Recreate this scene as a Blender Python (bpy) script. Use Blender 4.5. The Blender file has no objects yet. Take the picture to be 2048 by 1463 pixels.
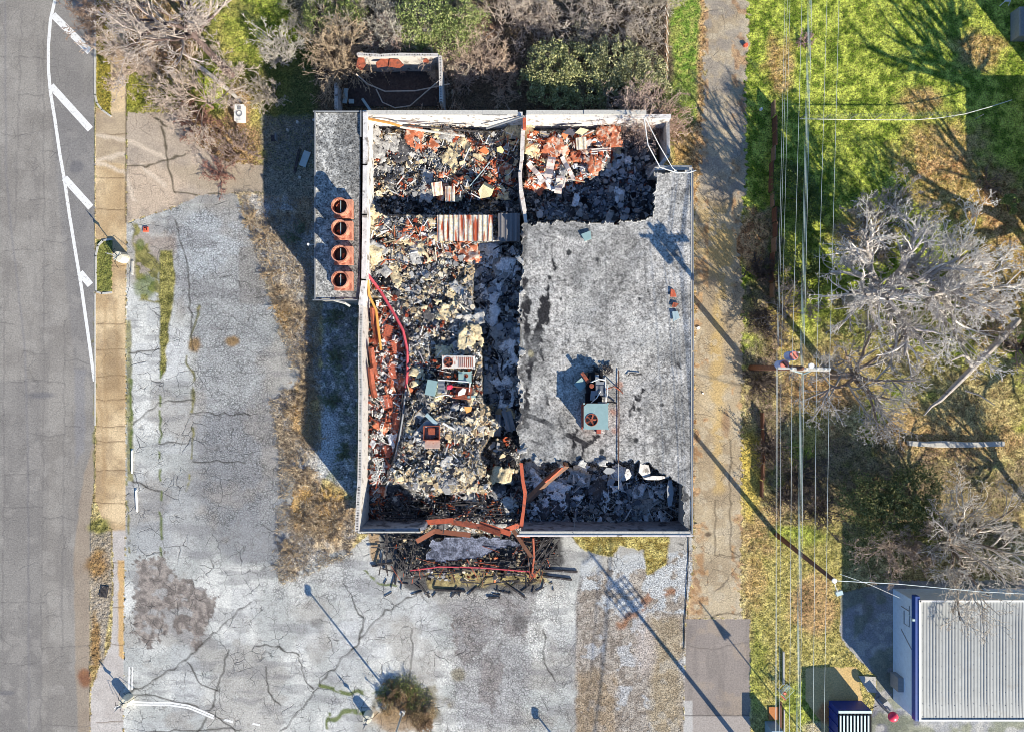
import bpy, math, random
import numpy as np
# ------------------------------------------------------------------ camera, sky, sun, exposure
scene = bpy.context.scene
H = 55.0; PPM = 25.0; CX = 1024.0; CY = 731.5
SUN_EL = math.radians(27.0); SX, SY = 0.62, -0.785
cam_d = bpy.data.cameras.new("camera"); cam = bpy.data.objects.new("camera", cam_d)
scene.collection.objects.link(cam); scene.camera = cam
cam.location = (0, 0, H); cam.rotation_euler = (0, 0, 0)
cam_d.sensor_width = 36.0; cam_d.lens = 36.0 * H / (2048 / PPM)
scene.cycles.pixel_filter_type = 'BLACKMAN_HARRIS'; scene.cycles.filter_width = 0.85
cam_d.clip_start = 0.5; cam_d.clip_end = 1000
world = bpy.data.worlds.new("World"); scene.world = world; world.use_nodes = True
wn = world.node_tree; bg = wn.nodes["Background"]
sky = wn.nodes.new("ShaderNodeTexSky"); sky.sky_type = 'NISHITA'; sky.sun_disc = False
sky.sun_elevation = SUN_EL; sky.ozone_density = 6.0; sky.dust_density = 0.0; sky.air_density = 1.0; sky.sun_rotation = math.atan2(SX, SY)
wn.links.new(sky.outputs[0], bg.inputs[0]); bg.inputs[1].default_value = 0.108
sun_d = bpy.data.lights.new("sun", 'SUN'); sun_d.energy = 4.8; sun_d.angle = math.radians(0.5)
sun_d.color = (1.0, 0.93, 0.785)
sun = bpy.data.objects.new("sun", sun_d); scene.collection.objects.link(sun)
sun.rotation_euler = (math.radians(90) - SUN_EL, 0, math.atan2(SX, -SY))
scene.view_settings.view_transform = 'Standard'; scene.view_settings.look = 'None'
scene.view_settings.exposure = 0.78; scene.view_settings.gamma = 1.0

# ------------------------------------------------------------------ helpers
rng = np.random.default_rng(7); random.seed(7)
COL = scene.collection
KALB = 1.12
def P(px, py, z=0.0):
    k = (1 - z / H) / PPM
    return ((px - CX) * k, -(py - CY) * k, z)
def lin(c):
    c = np.asarray(c, float) / 255.0
    return np.where(c <= 0.04045, c / 12.92, ((c + 0.055) / 1.055) ** 2.4)
def C(r, g, b): return np.minimum(lin((r, g, b)) / KALB, 0.85)
_lat = {}
def vn(X, Y, s, seed=0):
    if seed not in _lat: _lat[seed] = np.random.default_rng(1000 + seed).random((256, 256))
    L = _lat[seed]; x = X / s; y = Y / s
    xi = np.floor(x).astype(int); yi = np.floor(y).astype(int); fx = x - xi; fy = y - yi
    fx = fx * fx * (3 - 2 * fx); fy = fy * fy * (3 - 2 * fy)
    a = L[yi & 255, xi & 255]; b = L[yi & 255, (xi + 1) & 255]
    c = L[(yi + 1) & 255, xi & 255]; d = L[(yi + 1) & 255, (xi + 1) & 255]
    return (a * (1 - fx) + b * fx) * (1 - fy) + (c * (1 - fx) + d * fx) * fy
def fbm(X, Y, s, o=4, seed=0):
    t = 0; a = 1; n = 0
    for i in range(o):
        t = t + a * vn(X, Y, s, seed + i * 7); n += a; a *= 0.55; s *= 0.5
    return t / n
def ss(x, a, b):
    t = np.clip((x - a) / (b - a), 0, 1); return t * t * (3 - 2 * t)
def sdf(X, Y, poly):           # negative inside
    d = np.full(X.shape, 1e18); ins = np.zeros(X.shape, bool); n = len(poly)
    for i in range(n):
        x0, y0 = poly[i]; x1, y1 = poly[(i + 1) % n]
        ex, ey = x1 - x0, y1 - y0; L = ex * ex + ey * ey + 1e-9
        t = np.clip(((X - x0) * ex + (Y - y0) * ey) / L, 0, 1)
        d = np.minimum(d, (X - x0 - t * ex) ** 2 + (Y - y0 - t * ey) ** 2)
        if y0 != y1: ins ^= ((y0 > Y) != (y1 > Y)) & (X < ex * (Y - y0) / (y1 - y0) + x0)
    return np.where(ins, -1, 1) * np.sqrt(d)
def sline(X, Y, pts):
    d = np.full(X.shape, 1e18)
    for (x0, y0), (x1, y1) in zip(pts[:-1], pts[1:]):
        ex, ey = x1 - x0, y1 - y0; L = ex * ex + ey * ey + 1e-9
        t = np.clip(((X - x0) * ex + (Y - y0) * ey) / L, 0, 1)
        d = np.minimum(d, (X - x0 - t * ex) ** 2 + (Y - y0 - t * ey) ** 2)
    return np.sqrt(d)

def link(name, me, parent=None):
    o = bpy.data.objects.new(name, me); COL.objects.link(o)
    if parent is not None: o.parent = parent
    return o
def tag(o, label=None, cat=None, group=None, kind=None):
    if label: o["label"] = label
    if cat: o["category"] = cat
    if group: o["group"] = group
    if kind: o["kind"] = kind
    return o
def empty(name, loc, label, cat, group=None, rz=0.0):
    o = bpy.data.objects.new(name, None); COL.objects.link(o); o.location = loc
    o.rotation_euler = (0, 0, rz); o.empty_display_size = 0.3
    return tag(o, label, cat, group)
def raw_mesh(name, V, F, cols=None, mats=None, smooth=False, extra=None):
    """V (n,3); F (m,k) array of equal faces ; cols per vertex or None"""
    me = bpy.data.meshes.new(name); V = np.asarray(V, np.float32); F = np.asarray(F, np.int32)
    me.vertices.add(len(V)); me.vertices.foreach_set("co", V.ravel())
    k = F.shape[1]; me.loops.add(F.size); me.loops.foreach_set("vertex_index", F.ravel())
    me.polygons.add(len(F)); me.polygons.foreach_set("loop_start", np.arange(0, F.size, k, dtype=np.int32))
    try: me.polygons.foreach_set("loop_total", np.full(len(F), k, np.int32))
    except Exception: pass
    if smooth: me.polygons.foreach_set("use_smooth", np.ones(len(F), bool))
    me.update(calc_edges=True)
    for nm, c in (("Col", cols), ("Msk", extra)):
        if c is not None:
            a = me.attributes.new(nm, 'FLOAT_COLOR', 'POINT')
            c4 = np.ones((len(V), 4), np.float32); c4[:, :3] = c; a.data.foreach_set("color", c4.ravel())
    if mats: me.materials.append(mats)
    return me
class MB:
    """collects shapes, links them as one mesh object"""
    def __init__(s): s.v = []; s.f = []; s.c = []; s.col = (.5, .5, .5)
    def add(s, vs, fs, col=None):
        b = len(s.v); s.v += [tuple(v) for v in vs]; s.f += [tuple(b + i for i in f) for f in fs]
        s.c += [tuple(col if col is not None else s.col)] * len(vs)
    def box(s, c, size, rz=0, rx=0, ry=0, col=None, taper=1.0):
        x, y, z = [q / 2 for q in size]; vs = []
        for (i, j, k) in ((-1,-1,-1),(1,-1,-1),(1,1,-1),(-1,1,-1),(-1,-1,1),(1,-1,1),(1,1,1),(-1,1,1)):
            t = taper if k > 0 else 1
            vs.append(rot((i * x * t, j * y * t, k * z), rx, ry, rz, c))
        s.add(vs, [(0,3,2,1),(4,5,6,7),(0,1,5,4),(1,2,6,5),(2,3,7,6),(3,0,4,7)], col)
    def prism(s, poly, z0, z1, col=None):
        n = len(poly); a = sum(poly[i][0]*poly[(i+1)%n][1]-poly[(i+1)%n][0]*poly[i][1] for i in range(n))
        if a < 0: poly = poly[::-1]
        s.add([(p[0], p[1], z0) for p in poly] + [(p[0], p[1], z1) for p in poly],
              [tuple(range(n - 1, -1, -1)), tuple(range(n, 2 * n))] + [(i, (i+1) % n, n + (i+1) % n, n + i) for i in range(n)], col)
    def tube(s, pts, r, n=6, col=None, cap=True):
        pts = [np.array(p, float) for p in pts]; m = len(pts)
        rr = r if hasattr(r, '__len__') else [r] * m; vs = []; fs = []
        for i, p in enumerate(pts):
            t = pts[min(i+1, m-1)] - pts[max(i-1, 0)]; t = t / (np.linalg.norm(t) + 1e-9)
            u = np.cross(t, (0, 0, 1) if abs(t[2]) < .9 else (1, 0, 0)); u /= np.linalg.norm(u); w = np.cross(t, u)
            for k in range(n):
                a = 2 * math.pi * k / n; vs.append(p + rr[i] * (math.cos(a) * u + math.sin(a) * w))
        for i in range(m - 1):
            for k in range(n): fs.append((i*n+k, i*n+(k+1) % n, (i+1)*n+(k+1) % n, (i+1)*n+k))
        if cap: fs += [tuple(range(n - 1, -1, -1)), tuple((m-1)*n + k for k in range(n))]
        s.add(vs, fs, col)
    def cyl(s, c, r, h, n=20, col=None, r2=None):
        s.tube([c, (c[0], c[1], c[2] + h)], [r, r if r2 is None else r2], n, col)
    def ring(s, c, ro, ri, h, n=24, col=None):
        vs = []; fs = []
        for k in range(n):
            a = 2 * math.pi * k / n
            for (r, z) in ((ro, 0), (ro, h), (ri, h), (ri, 0)): vs.append((c[0] + r*math.cos(a), c[1] + r*math.sin(a), c[2] + z))
        for k in range(n):
            j = (k + 1) % n
            for q in range(4): fs.append((4*k+q, 4*j+q, 4*j+(q+1) % 4, 4*k+(q+1) % 4))
        s.add(vs, fs, col)
    def chunk(s, c, sx, sy, th, rz, rx, ry, col, n=6):
        pl = []
        for k in range(n):
            a = 2 * math.pi * (k + random.uniform(-.3, .3)) / n; q = random.uniform(.7, 1.1)
            pl.append((sx / 2 * q * math.cos(a), sy / 2 * q * math.sin(a)))
        vs = [rot((x, y, -th / 2), rx, ry, rz, c) for x, y in pl] + [rot((x * .93, y * .93, th / 2 * random.uniform(.7, 1.2)), rx, ry, rz, c) for x, y in pl]
        s.add(vs, [tuple(range(n-1, -1, -1)), tuple(range(n, 2*n))] + [(i, (i+1) % n, n+(i+1) % n, n+i) for i in range(n)], col)
    def build(s, name, mat, parent=None, smooth=False, bevel=0):
        me = bpy.data.meshes.new(name); me.from_pydata(s.v, [], s.f); me.update()
        a = me.attributes.new("Col", 'FLOAT_COLOR', 'POINT')
        c4 = np.ones((len(s.v), 4), np.float32); c4[:, :3] = np.array(s.c); a.data.foreach_set("color", c4.ravel())
        me.materials.append(mat)
        if smooth: me.polygons.foreach_set("use_smooth", np.ones(len(me.polygons), bool))
        o = link(name, me, parent)
        if bevel: m = o.modifiers.new("bevel", 'BEVEL'); m.width = bevel; m.segments = 2; m.limit_method = 'ANGLE'
        return o
def rot(p, rx, ry, rz, c):
    x, y, z = p
    y, z = y * math.cos(rx) - z * math.sin(rx), y * math.sin(rx) + z * math.cos(rx)
    x, z = x * math.cos(ry) + z * math.sin(ry), -x * math.sin(ry) + z * math.cos(ry)
    x, y = x * math.cos(rz) - y * math.sin(rz), x * math.sin(rz) + y * math.cos(rz)
    return (x + c[0], y + c[1], z + c[2])
def U(a, b): return random.uniform(a, b)

# ------------------------------------------------------------------ materials
def newmat(name, rough=.9, metal=0.0):
    m = bpy.data.materials.new(name); m.use_nodes = True; nt = m.node_tree
    b = nt.nodes["Principled BSDF"]; b.inputs["Roughness"].default_value = rough; b.inputs["Metallic"].default_value = metal
    if rough > .8: b.inputs["Specular IOR Level"].default_value = 0.2
    return m, nt, b
def tex(nt, kind, scale, **kw):
    n = nt.nodes.new("ShaderNodeTex" + kind); n.inputs["Scale"].default_value = scale
    tc = nt.nodes.get("tc") or nt.nodes.new("ShaderNodeTexCoord"); tc.name = "tc"
    nt.links.new(tc.outputs["Object"], n.inputs["Vector"])
    for k, v in kw.items():
        if k in n.inputs: n.inputs[k].default_value = v
        else: setattr(n, k, v)
    return n
def ramp(nt, src, p0, p1, c0, c1):
    r = nt.nodes.new("ShaderNodeMapRange"); nt.links.new(src, r.inputs[0])
    r.inputs[1].default_value = p0; r.inputs[2].default_value = p1; r.inputs[3].default_value = c0; r.inputs[4].default_value = c1
    r.clamp = True
    return r.outputs[0]
def mathn(nt, op, a, b):
    n = nt.nodes.new("ShaderNodeMath"); n.operation = op
    for i, q in enumerate((a, b)):
        if hasattr(q, 'links') or hasattr(q, 'is_output'): nt.links.new(q, n.inputs[i])
        else: n.inputs[i].default_value = q
    return n.outputs[0]
def scalec(nt, col, fac):
    n = nt.nodes.new("ShaderNodeVectorMath"); n.operation = 'SCALE'; nt.links.new(col, n.inputs[0])
    if hasattr(fac, 'is_output'): nt.links.new(fac, n.inputs["Scale"])
    else: n.inputs["Scale"].default_value = fac
    return n.outputs[0]
def mixc(nt, fac, a, b):
    n = nt.nodes.new("ShaderNodeMix"); n.data_type = 'RGBA'
    nt.links.new(fac, n.inputs[0])
    for i, q in ((6, a), (7, b)):
        if hasattr(q, 'is_output'): nt.links.new(q, n.inputs[i])
        else: n.inputs[i].default_value = (*q, 1)
    return n.outputs[2]
def bump(nt, b, h, strength, dist):
    n = nt.nodes.new("ShaderNodeBump"); n.inputs["Strength"].default_value = strength; n.inputs["Distance"].default_value = dist
    nt.links.new(h, n.inputs["Height"]); nt.links.new(n.outputs[0], b.inputs["Normal"])
def attr(nt, name):
    a = nt.nodes.new("ShaderNodeAttribute"); a.attribute_name = name; return a

def m_painted(name, rough=.9, metal=0, grain=(.7, 1.3), gs=14, bs=.4, bd=.02, spots=None):
    """albedo comes from each piece's own colour, broken up by fine noise"""
    m, nt, b = newmat(name, rough, metal); a = attr(nt, "Col")
    n = tex(nt, "Noise", gs, Detail=6.0, Roughness=.7)
    f = ramp(nt, n.outputs[0], .3, .7, *grain); c = scalec(nt, a.outputs["Color"], f)
    if spots:
        s = tex(nt, "Noise", spots[0], Detail=4.0); sf = ramp(nt, s.outputs[0], spots[1], spots[1] + .08, 0, spots[3] if len(spots) > 3 else .8)
        c = mixc(nt, sf, c, spots[2])
    nt.links.new(c, b.inputs["Base Color"]); bump(nt, b, n.outputs[0], bs, bd)
    return m
def m_plain(name, col, rough=.6, metal=0, grain=(.85, 1.15), gs=6, bs=.1, bd=.01, spots=None):
    m, nt, b = newmat(name, rough, metal)
    rgb = nt.nodes.new("ShaderNodeRGB"); rgb.outputs[0].default_value = (*[float(q) for q in col], 1)
    n = tex(nt, "Noise", gs, Detail=6.0, Roughness=.7)
    f = ramp(nt, n.outputs[0], .3, .7, *grain); c = scalec(nt, rgb.outputs[0], f)
    if spots:
        s = tex(nt, "Noise", spots[0], Detail=5.0, Roughness=.65); sf = ramp(nt, s.outputs[0], spots[1], spots[1] + .08, 0, .9)
        c = mixc(nt, sf, c, [float(q) for q in spots[2]])
    nt.links.new(c, b.inputs["Base Color"]); bump(nt, b, n.outputs[0], bs, bd)
    return m
def m_ground():
    m, nt, b = newmat("ground_surface", .95); a = attr(nt, "Col"); k = attr(nt, "Msk")
    sep = nt.nodes.new("ShaderNodeSeparateColor"); nt.links.new(k.outputs["Color"], sep.inputs[0])
    tc = nt.nodes.new("ShaderNodeTexCoord"); tc.name = "tc"
    # distorted coordinates for the cracks
    wn_ = tex(nt, "Noise", 1.3, Detail=4.0); vm = nt.nodes.new("ShaderNodeVectorMath"); vm.operation = 'MULTIPLY_ADD'
    nt.links.new(wn_.outputs["Color"], vm.inputs[0]); vm.inputs[1].default_value = (.55, .55, 0); nt.links.new(tc.outputs["Object"], vm.inputs[2])
    def crack(scale, w, wsoft):
        v = nt.nodes.new("ShaderNodeTexVoronoi"); v.feature = 'DISTANCE_TO_EDGE'; v.inputs["Scale"].default_value = scale
        nt.links.new(vm.outputs[0], v.inputs["Vector"]); return ramp(nt, v.outputs["Distance"], w, wsoft, 1, 0)
    c1 = crack(4.4, .01, .11); c2 = crack(.62, .002, .016); c3 = crack(1.7, .004, .04); brk = tex(nt, "Noise", .45, Detail=3.0); brk2 = tex(nt, "Noise", .8, Detail=3.0)
    c2 = mathn(nt, 'MULTIPLY', c2, ramp(nt, brk.outputs[0], .44, .56, .05, 1)); c3 = mathn(nt, 'MULTIPLY', c3, ramp(nt, brk2.outputs[0], .5, .62, 0, .9)); c2 = mathn(nt, 'MAXIMUM', c2, c3); c1 = mathn(nt, 'MULTIPLY', c1, ramp(nt, brk2.outputs[0], .34, .58, .3, 1))
    f1 = mathn(nt, 'MULTIPLY', c1, mathn(nt, 'MULTIPLY', sep.outputs[0], .6))
    f2 = mathn(nt, 'MULTIPLY', c2, mathn(nt, 'MULTIPLY', sep.outputs[1], .75))
    f = mathn(nt, 'MAXIMUM', f1, f2)
    n1 = tex(nt, "Noise", 4, Detail=4.0, Roughness=.8); n2 = tex(nt, "Noise", 8.5, Detail=1.5, Roughness=.6)
    g = mathn(nt, 'ADD', mathn(nt, 'MULTIPLY', n1.outputs[0], .35), mathn(nt, 'MULTIPLY', n2.outputs[0], .65))
    amp = mathn(nt, 'MULTIPLY', sep.outputs[2], 6.0)
    gr = mathn(nt, 'ADD', 1.0, mathn(nt, 'MULTIPLY', mathn(nt, 'SUBTRACT', g, .5), amp))
    c = scalec(nt, a.outputs["Color"], mathn(nt, 'MAXIMUM', gr, .15)); c = mixc(nt, f, c, (.035, .032, .03))
    nt.links.new(c, b.inputs["Base Color"])
    hgt = mathn(nt, 'SUBTRACT', mathn(nt, 'MULTIPLY', g, sep.outputs[2]), mathn(nt, 'MULTIPLY', f, .6))
    bump(nt, b, hgt, .7, .08)
    return m
MG = m_ground()
def m_bed():
    m, nt, b = newmat("crushed_rubble", .95); a = attr(nt, "Col"); tc = nt.nodes.new("ShaderNodeTexCoord"); tc.name = "tc"
    wn_ = tex(nt, "Noise", 3.0, Detail=3.0); vm = nt.nodes.new("ShaderNodeVectorMath"); vm.operation = 'MULTIPLY_ADD'
    nt.links.new(wn_.outputs["Color"], vm.inputs[0]); vm.inputs[1].default_value = (.35, .35, 0); nt.links.new(tc.outputs["Object"], vm.inputs[2])
    out = None
    for sc_, in ((4.0,), (9.5,)):
        v = nt.nodes.new("ShaderNodeTexVoronoi"); v.inputs["Scale"].default_value = sc_; nt.links.new(vm.outputs[0], v.inputs["Vector"])
        w = nt.nodes.new("ShaderNodeTexVoronoi"); w.feature = 'DISTANCE_TO_EDGE'; w.inputs["Scale"].default_value = sc_; nt.links.new(vm.outputs[0], w.inputs["Vector"])
        s_ = nt.nodes.new("ShaderNodeSeparateColor"); nt.links.new(v.outputs["Color"], s_.inputs[0])
        br = ramp(nt, s_.outputs[0], 0, 1, .25, 2.6); ed = ramp(nt, w.outputs["Distance"], .02, .12, .12, 1)
        r = mathn(nt, 'MULTIPLY', br, ed); pick = s_.outputs[1]; hh = mathn(nt, 'MULTIPLY', ed, s_.outputs[2])
        if out is None: out = (r, pick, hh)
        else:
            sw = tex(nt, "Noise", 1.6, Detail=3.0); f = ramp(nt, sw.outputs[0], .46, .54, 0, 1)
            mm = nt.nodes.new("ShaderNodeMix"); nt.links.new(f, mm.inputs[0]); nt.links.new(out[0], mm.inputs[2]); nt.links.new(r, mm.inputs[3]); r = mm.outputs[0]; pick = out[1]; hh = mathn(nt, 'ADD', out[2], hh)
    c = scalec(nt, a.outputs["Color"], r)
    tanf = ramp(nt, pick, .58, .60, 0, .8); cm = scalec(nt, nt.nodes.new("ShaderNodeRGB").outputs[0], 1.0)
    rgb = nt.nodes.new("ShaderNodeRGB"); rgb.outputs[0].default_value = (.40, .29, .17, 1); tanc = scalec(nt, rgb.outputs[0], r)
    rgb2 = nt.nodes.new("ShaderNodeRGB"); rgb2.outputs[0].default_value = (.22, .06, .03, 1); rustc = scalec(nt, rgb2.outputs[0], r)
    k = attr(nt, "Msk"); sp = nt.nodes.new("ShaderNodeSeparateColor"); nt.links.new(k.outputs["Color"], sp.inputs[0])
    c = mixc(nt, mathn(nt, 'MULTIPLY', tanf, sp.outputs[0]), c, tanc); c = mixc(nt, mathn(nt, 'MULTIPLY', ramp(nt, pick, .12, .1, 0, .8), sp.outputs[1]), c, rustc)
    g = tex(nt, "Noise", 22, Detail=2.0, Roughness=1.0); c = scalec(nt, c, ramp(nt, g.outputs[0], .3, .7, .55, 1.4))
    nt.links.new(c, b.inputs["Base Color"]); bump(nt, b, hh, 1.0, .12); return m
MBED = m_bed()
MR = m_painted("rubble", .92, gs=18, grain=(.6, 1.25))
MT = m_painted("bark", .9, gs=8, grain=(.6, 1.3), bs=.3)
ML = m_painted("leaf", .8, gs=20, grain=(.75, 1.2), bs=.1)
M_rust = m_plain("rusted_steel", C(160, 82, 56), .8, .0, (.5, 1.4), 5, .3, .01, (3, .54, C(104, 66, 56)))
M_fan = m_plain("sun_faded_rust", C(214, 150, 122), .75, .0, (.6, 1.25), 7, .3, .01, (3, .50, C(160, 88, 64)))
M_beam = m_plain("red_primer_steel", C(200, 96, 62), .7, .0, (.7, 1.25), 3, .1, .01, (4, .56, C(130, 78, 62)))
M_red = m_plain("red_painted_pipe", C(205, 80, 90), .5, .0, (.8, 1.15), 3)
M_black = m_plain("soot_black", (.012, .012, .014), .9)
M_char = m_plain("charred_wood", C(70, 66, 66), .9, .0, (.4, 1.7), 9, .6, .02, (6, .6, C(150, 145, 142)))
M_white = m_plain("white_paint", C(240, 238, 232), .6, .0, (.92, 1.05), 4)
M_wall = m_plain("burned_white_wall", C(236, 230, 224), .85, .0, (.7, 1.1), 3, .3, .02, (1.3, .54, C(128, 120, 112)))
M_block = m_plain("concrete_block", C(215, 208, 200), .9, .0, (.7, 1.1), 8, .3, .02, (1.8, .57, C(128, 118, 110)))
M_galv = m_plain("galvanised_metal", C(185, 205, 205), .45, .3, (.85, 1.1), 3, .05, .01, (4, .68, C(150, 130, 110)))
M_teal = m_plain("weathered_pale_panel", C(150, 178, 176), .5, .1, (.9, 1.08), 2.5, .05, .01, (3, .66, C(215, 225, 215)))
M_grey = m_plain("grey_metal", C(150, 152, 155), .5, .2)
M_wood = m_plain("weathered_wood", C(150, 122, 100), .9, .0, (.6, 1.3), 6, .4, .02)
M_pole = m_plain("dark_pole_wood", C(120, 85, 68), .9, .0, (.6, 1.3), 5, .4, .02)
M_wire = m_plain("wire_aluminium", C(205, 210, 205), .5, .2)
M_wired = m_plain("cable_grey_green", C(150, 170, 160), .6, .1)
M_blue = m_plain("blue_paint", C(24, 72, 150), .45, .0, (.85, 1.1), 3)
M_bin = m_plain("dark_blue_steel", C(26, 54, 140), .5, .0, (.75, 1.15), 3)
M_conc = m_plain("old_concrete", C(205, 200, 190), .9, .0, (.75, 1.15), 9, .4, .02, (3, .62, C(140, 132, 120)))
M_orange = m_plain("orange_paint", C(225, 100, 70), .6, .0)
M_tank = m_plain("rusty_transformer_lid", C(235, 140, 120), .6)
M_hot = m_plain("bright_red_plastic", C(245, 60, 90), .35)
M_glass = m_plain("dark_opening", (.01, .01, .012), .4)
M_roofmetal = m_plain("white_sheet_roofing", C(174, 175, 171), .5, .1, (.85, 1.08), 1.2, .05, .01, (.9, .6, C(158, 154, 146)))
# ------------------------------------------------------------------ ground surfaces, one painted grid cut into its sheets
ST = 2.0
gx = np.arange(-80, 2130, ST); gy = np.arange(-80, 1546, ST)
X, Y = np.meshgrid(gx, gy); NX = len(gx); NY = len(gy)
n8 = fbm(X, Y, 8, 3, 1); n20 = fbm(X, Y, 22, 4, 2); n60 = fbm(X, Y, 60, 4, 3); n150 = fbm(X, Y, 150, 4, 4); n4 = vn(X, Y, 3.3, 5)
def M(poly, soft=6, amp=14, noise=None):
    n = n20 if noise is None else noise
    xs = [p[0] for p in poly]; ys = [p[1] for p in poly]; pad = soft + amp + 4
    i0 = max(0, int((min(ys) - pad + 80) / ST)); i1 = int((max(ys) + pad + 80) / ST) + 2
    j0 = max(0, int((min(xs) - pad + 80) / ST)); j1 = int((max(xs) + pad + 80) / ST) + 2
    out = np.zeros(X.shape)
    d = sdf(X[i0:i1, j0:j1], Y[i0:i1, j0:j1], poly) + (n[i0:i1, j0:j1] - .5) * 2 * amp
    out[i0:i1, j0:j1] = 1 - ss(d, -soft / 2, soft / 2); return out
def blob(cx, cy, rx, ry=None, soft=.4, amp=.5):
    ry = ry or rx; d = np.sqrt(((X - cx) / rx) ** 2 + ((Y - cy) / ry) ** 2) + (n20 - .5) * 2 * amp
    return 1 - ss(d, 1 - soft, 1 + soft)
def stroke(pts, w, amp=3, soft=1.5):
    xs = [p[0] for p in pts]; ys = [p[1] for p in pts]; pad = w + amp + 8
    i0 = max(0, int((min(ys) - pad + 80) / ST)); i1 = int((max(ys) + pad + 80) / ST) + 2
    j0 = max(0, int((min(xs) - pad + 80) / ST)); j1 = int((max(xs) + pad + 80) / ST) + 2
    out = np.zeros(X.shape); s = np.s_[i0:i1, j0:j1]
    wx = X[s] + (vn(X[s], Y[s], 14, 31) - .5) * 2 * amp; wy = Y[s] + (vn(X[s], Y[s], 14, 32) - .5) * 2 * amp
    out[s] = 1 - ss(sline(wx, wy, pts), w - soft, w + soft); return out
def put(mask, col, a=1.0):
    global G
    G = G * (1 - (mask * a)[..., None]) + np.asarray(col)[None, None] * (mask * a)[..., None] if np.ndim(col) == 1 else G * (1 - (mask * a)[..., None]) + col * (mask * a)[..., None]
def mix2(c0, c1, t): return np.asarray(c0) * (1 - t[..., None]) + np.asarray(c1) * t[..., None]

road = [(-90, -90), (189, -90), (190, 600), (189, 960), (181, 1040), (178, 1330), (181, 1560), (-90, 1560)]
walk = [(222, -90), (251, -90), (253, 225), (252, 440), (251, 1058), (248, 1150), (246, 1560), (180, 1560), (182, 1380), (200, 1330), (222, 1290), (226, 1200), (226, 1058), (208, 1046), (191, 1000), (191, 584), (224, 584), (225, 478), (191, 478), (191, 214), (222, 232)]
drive = [(253, 225), (345, 225), (375, 235), (395, 290), (445, 322), (525, 332), (526, 385), (400, 390), (345, 415), (300, 430), (253, 446)]
lot = [(252, 446), (300, 430), (345, 415), (400, 388), (470, 385), (500, 460), (522, 520), (540, 600), (565, 660), (592, 700), (600, 760), (560, 790), (545, 830), (565, 900), (590, 960), (575, 1050), (556, 1130), (590, 1150), (640, 1110), (700, 1100), (740, 1062), (1386, 1062), (1386, 1140), (1372, 1236), (1366, 1560), (246, 1560), (248, 1150), (251, 1058)]
alley = [(1412, -90), (1492, -90), (1497, 60), (1490, 200), (1493, 330), (1486, 420), (1472, 480), (1484, 560), (1482, 1236), (1372, 1236), (1386, 1140), (1386, 1050), (1390, 560), (1392, 400), (1402, 330), (1408, 180)]
patch = [(1372, 1237), (1500, 1237), (1500, 1560), (1366, 1560)]
pad = [(1611, 1334), (1714, 1334), (1722, 1380), (1736, 1463), (1736, 1560), (1655, 1560), (1640, 1440), (1611, 1400)]
yard = [(1682, 1185), (1790, 1160), (1860, 1160), (2130, 1160), (2130, 1560), (1722, 1560), (1745, 1420), (1752, 1380), (1752, 1352), (1700, 1300), (1680, 1270)]
def inside(poly, amp, sc=6): return sdf(X, Y, poly) + (fbm(X, Y, sc, 2, 9) - .5) * 2 * amp < 0
LBL = np.zeros(X.shape, np.uint8)            # 0 ground
for k, (p, amp) in enumerate([(lot, 5), (alley, 9), (yard, 2), (pad, 1), (patch, .5), (drive, 4), (walk, 1.5), (road, 1)], 1):
    LBL[inside(p, amp)] = k
isG = LBL == 0
# ---- base of the ground: lawn, dry grass, leaf litter, soil
green = mix2(C(100, 120, 36), C(186, 194, 84), ss(fbm(X, Y, 12, 3, 21), .3, .7))
dry = mix2(C(140, 122, 82), C(200, 182, 126), ss(fbm(X, Y, 9, 3, 22), .3, .7))
leafc = mix2(C(150, 108, 72), C(208, 166, 118), ss(fbm(X, Y, 7, 3, 23), .35, .65))
soil = mix2(C(78, 66, 60), C(140, 122, 110), ss(fbm(X, Y, 9, 3, 24), .3, .7))
olive = mix2(C(98, 108, 58), C(160, 150, 88), ss(fbm(X, Y, 8, 3, 25), .3, .7))
G = dry.copy()
gm = ss(n60 + (700 - Y) / 900, .35, .6)
put((X > 1480) * 1.0, mix2(dry[0, 0], green[0, 0], gm * 0) * 0 + dry * (1 - gm[..., None]) + green * gm[..., None])
lawn = M([(1500, -90), (2140, -90), (2140, 240), (1960, 260), (1880, 320), (1780, 420), (1700, 520), (1600, 400), (1510, 300)], 60, 40, n60); put(lawn, green)
for b in [(1880, 300, 90, 60), (1930, 380, 120, 60), (2040, 420, 90, 60), (1960, 100, 50, 40), (1840, 200, 40, 25), (2000, 560, 90, 120), (1560, 130, 30, 60), (1730, 470, 60, 50)]: put(blob(*b), leafc, .75)
for b in [(1630, 800, 60, 110), (1680, 760, 90, 60), (1900, 860, 160, 60), (1560, 640, 40, 90), (1560, 1080, 70, 60)]: put(blob(*b), leafc, .6)
for b in [(1960, 800, 120, 70), (1700, 700, 120, 60), (1850, 740, 90, 40)]: put(blob(*b), dry, .7)
put(blob(1420 + 380, 650, 140, 50), olive, .7)
put(M([(1500, 420), (1560, 420), (1570, 900), (1500, 980), (1480, 620)], 30, 50), soil, .75)
put(M([(1505, 860), (1545, 900), (1560, 1050), (2048, 1100), (2048, 930), (1700, 880), (1560, 950)], 40, 70), soil, .55)
put(blob(1640, 1090, 110, 60), olive, .7); put(blob(1600, 1072, 45, 22), green, .8)
put(M([(1495, 1100), (1690, 1090), (1690, 1290), (1760, 1340), (1740, 1560), (1500, 1560)], 40, 30), mix2(C(150, 140, 72), C(196, 182, 110), ss(n8, .3, .7)), .85)
put(blob(1630, 1210, 45, 60), C(192, 150, 110), .7); put(blob(1612, 1200, 18, 30), C(130, 100, 70), .6)
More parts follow.
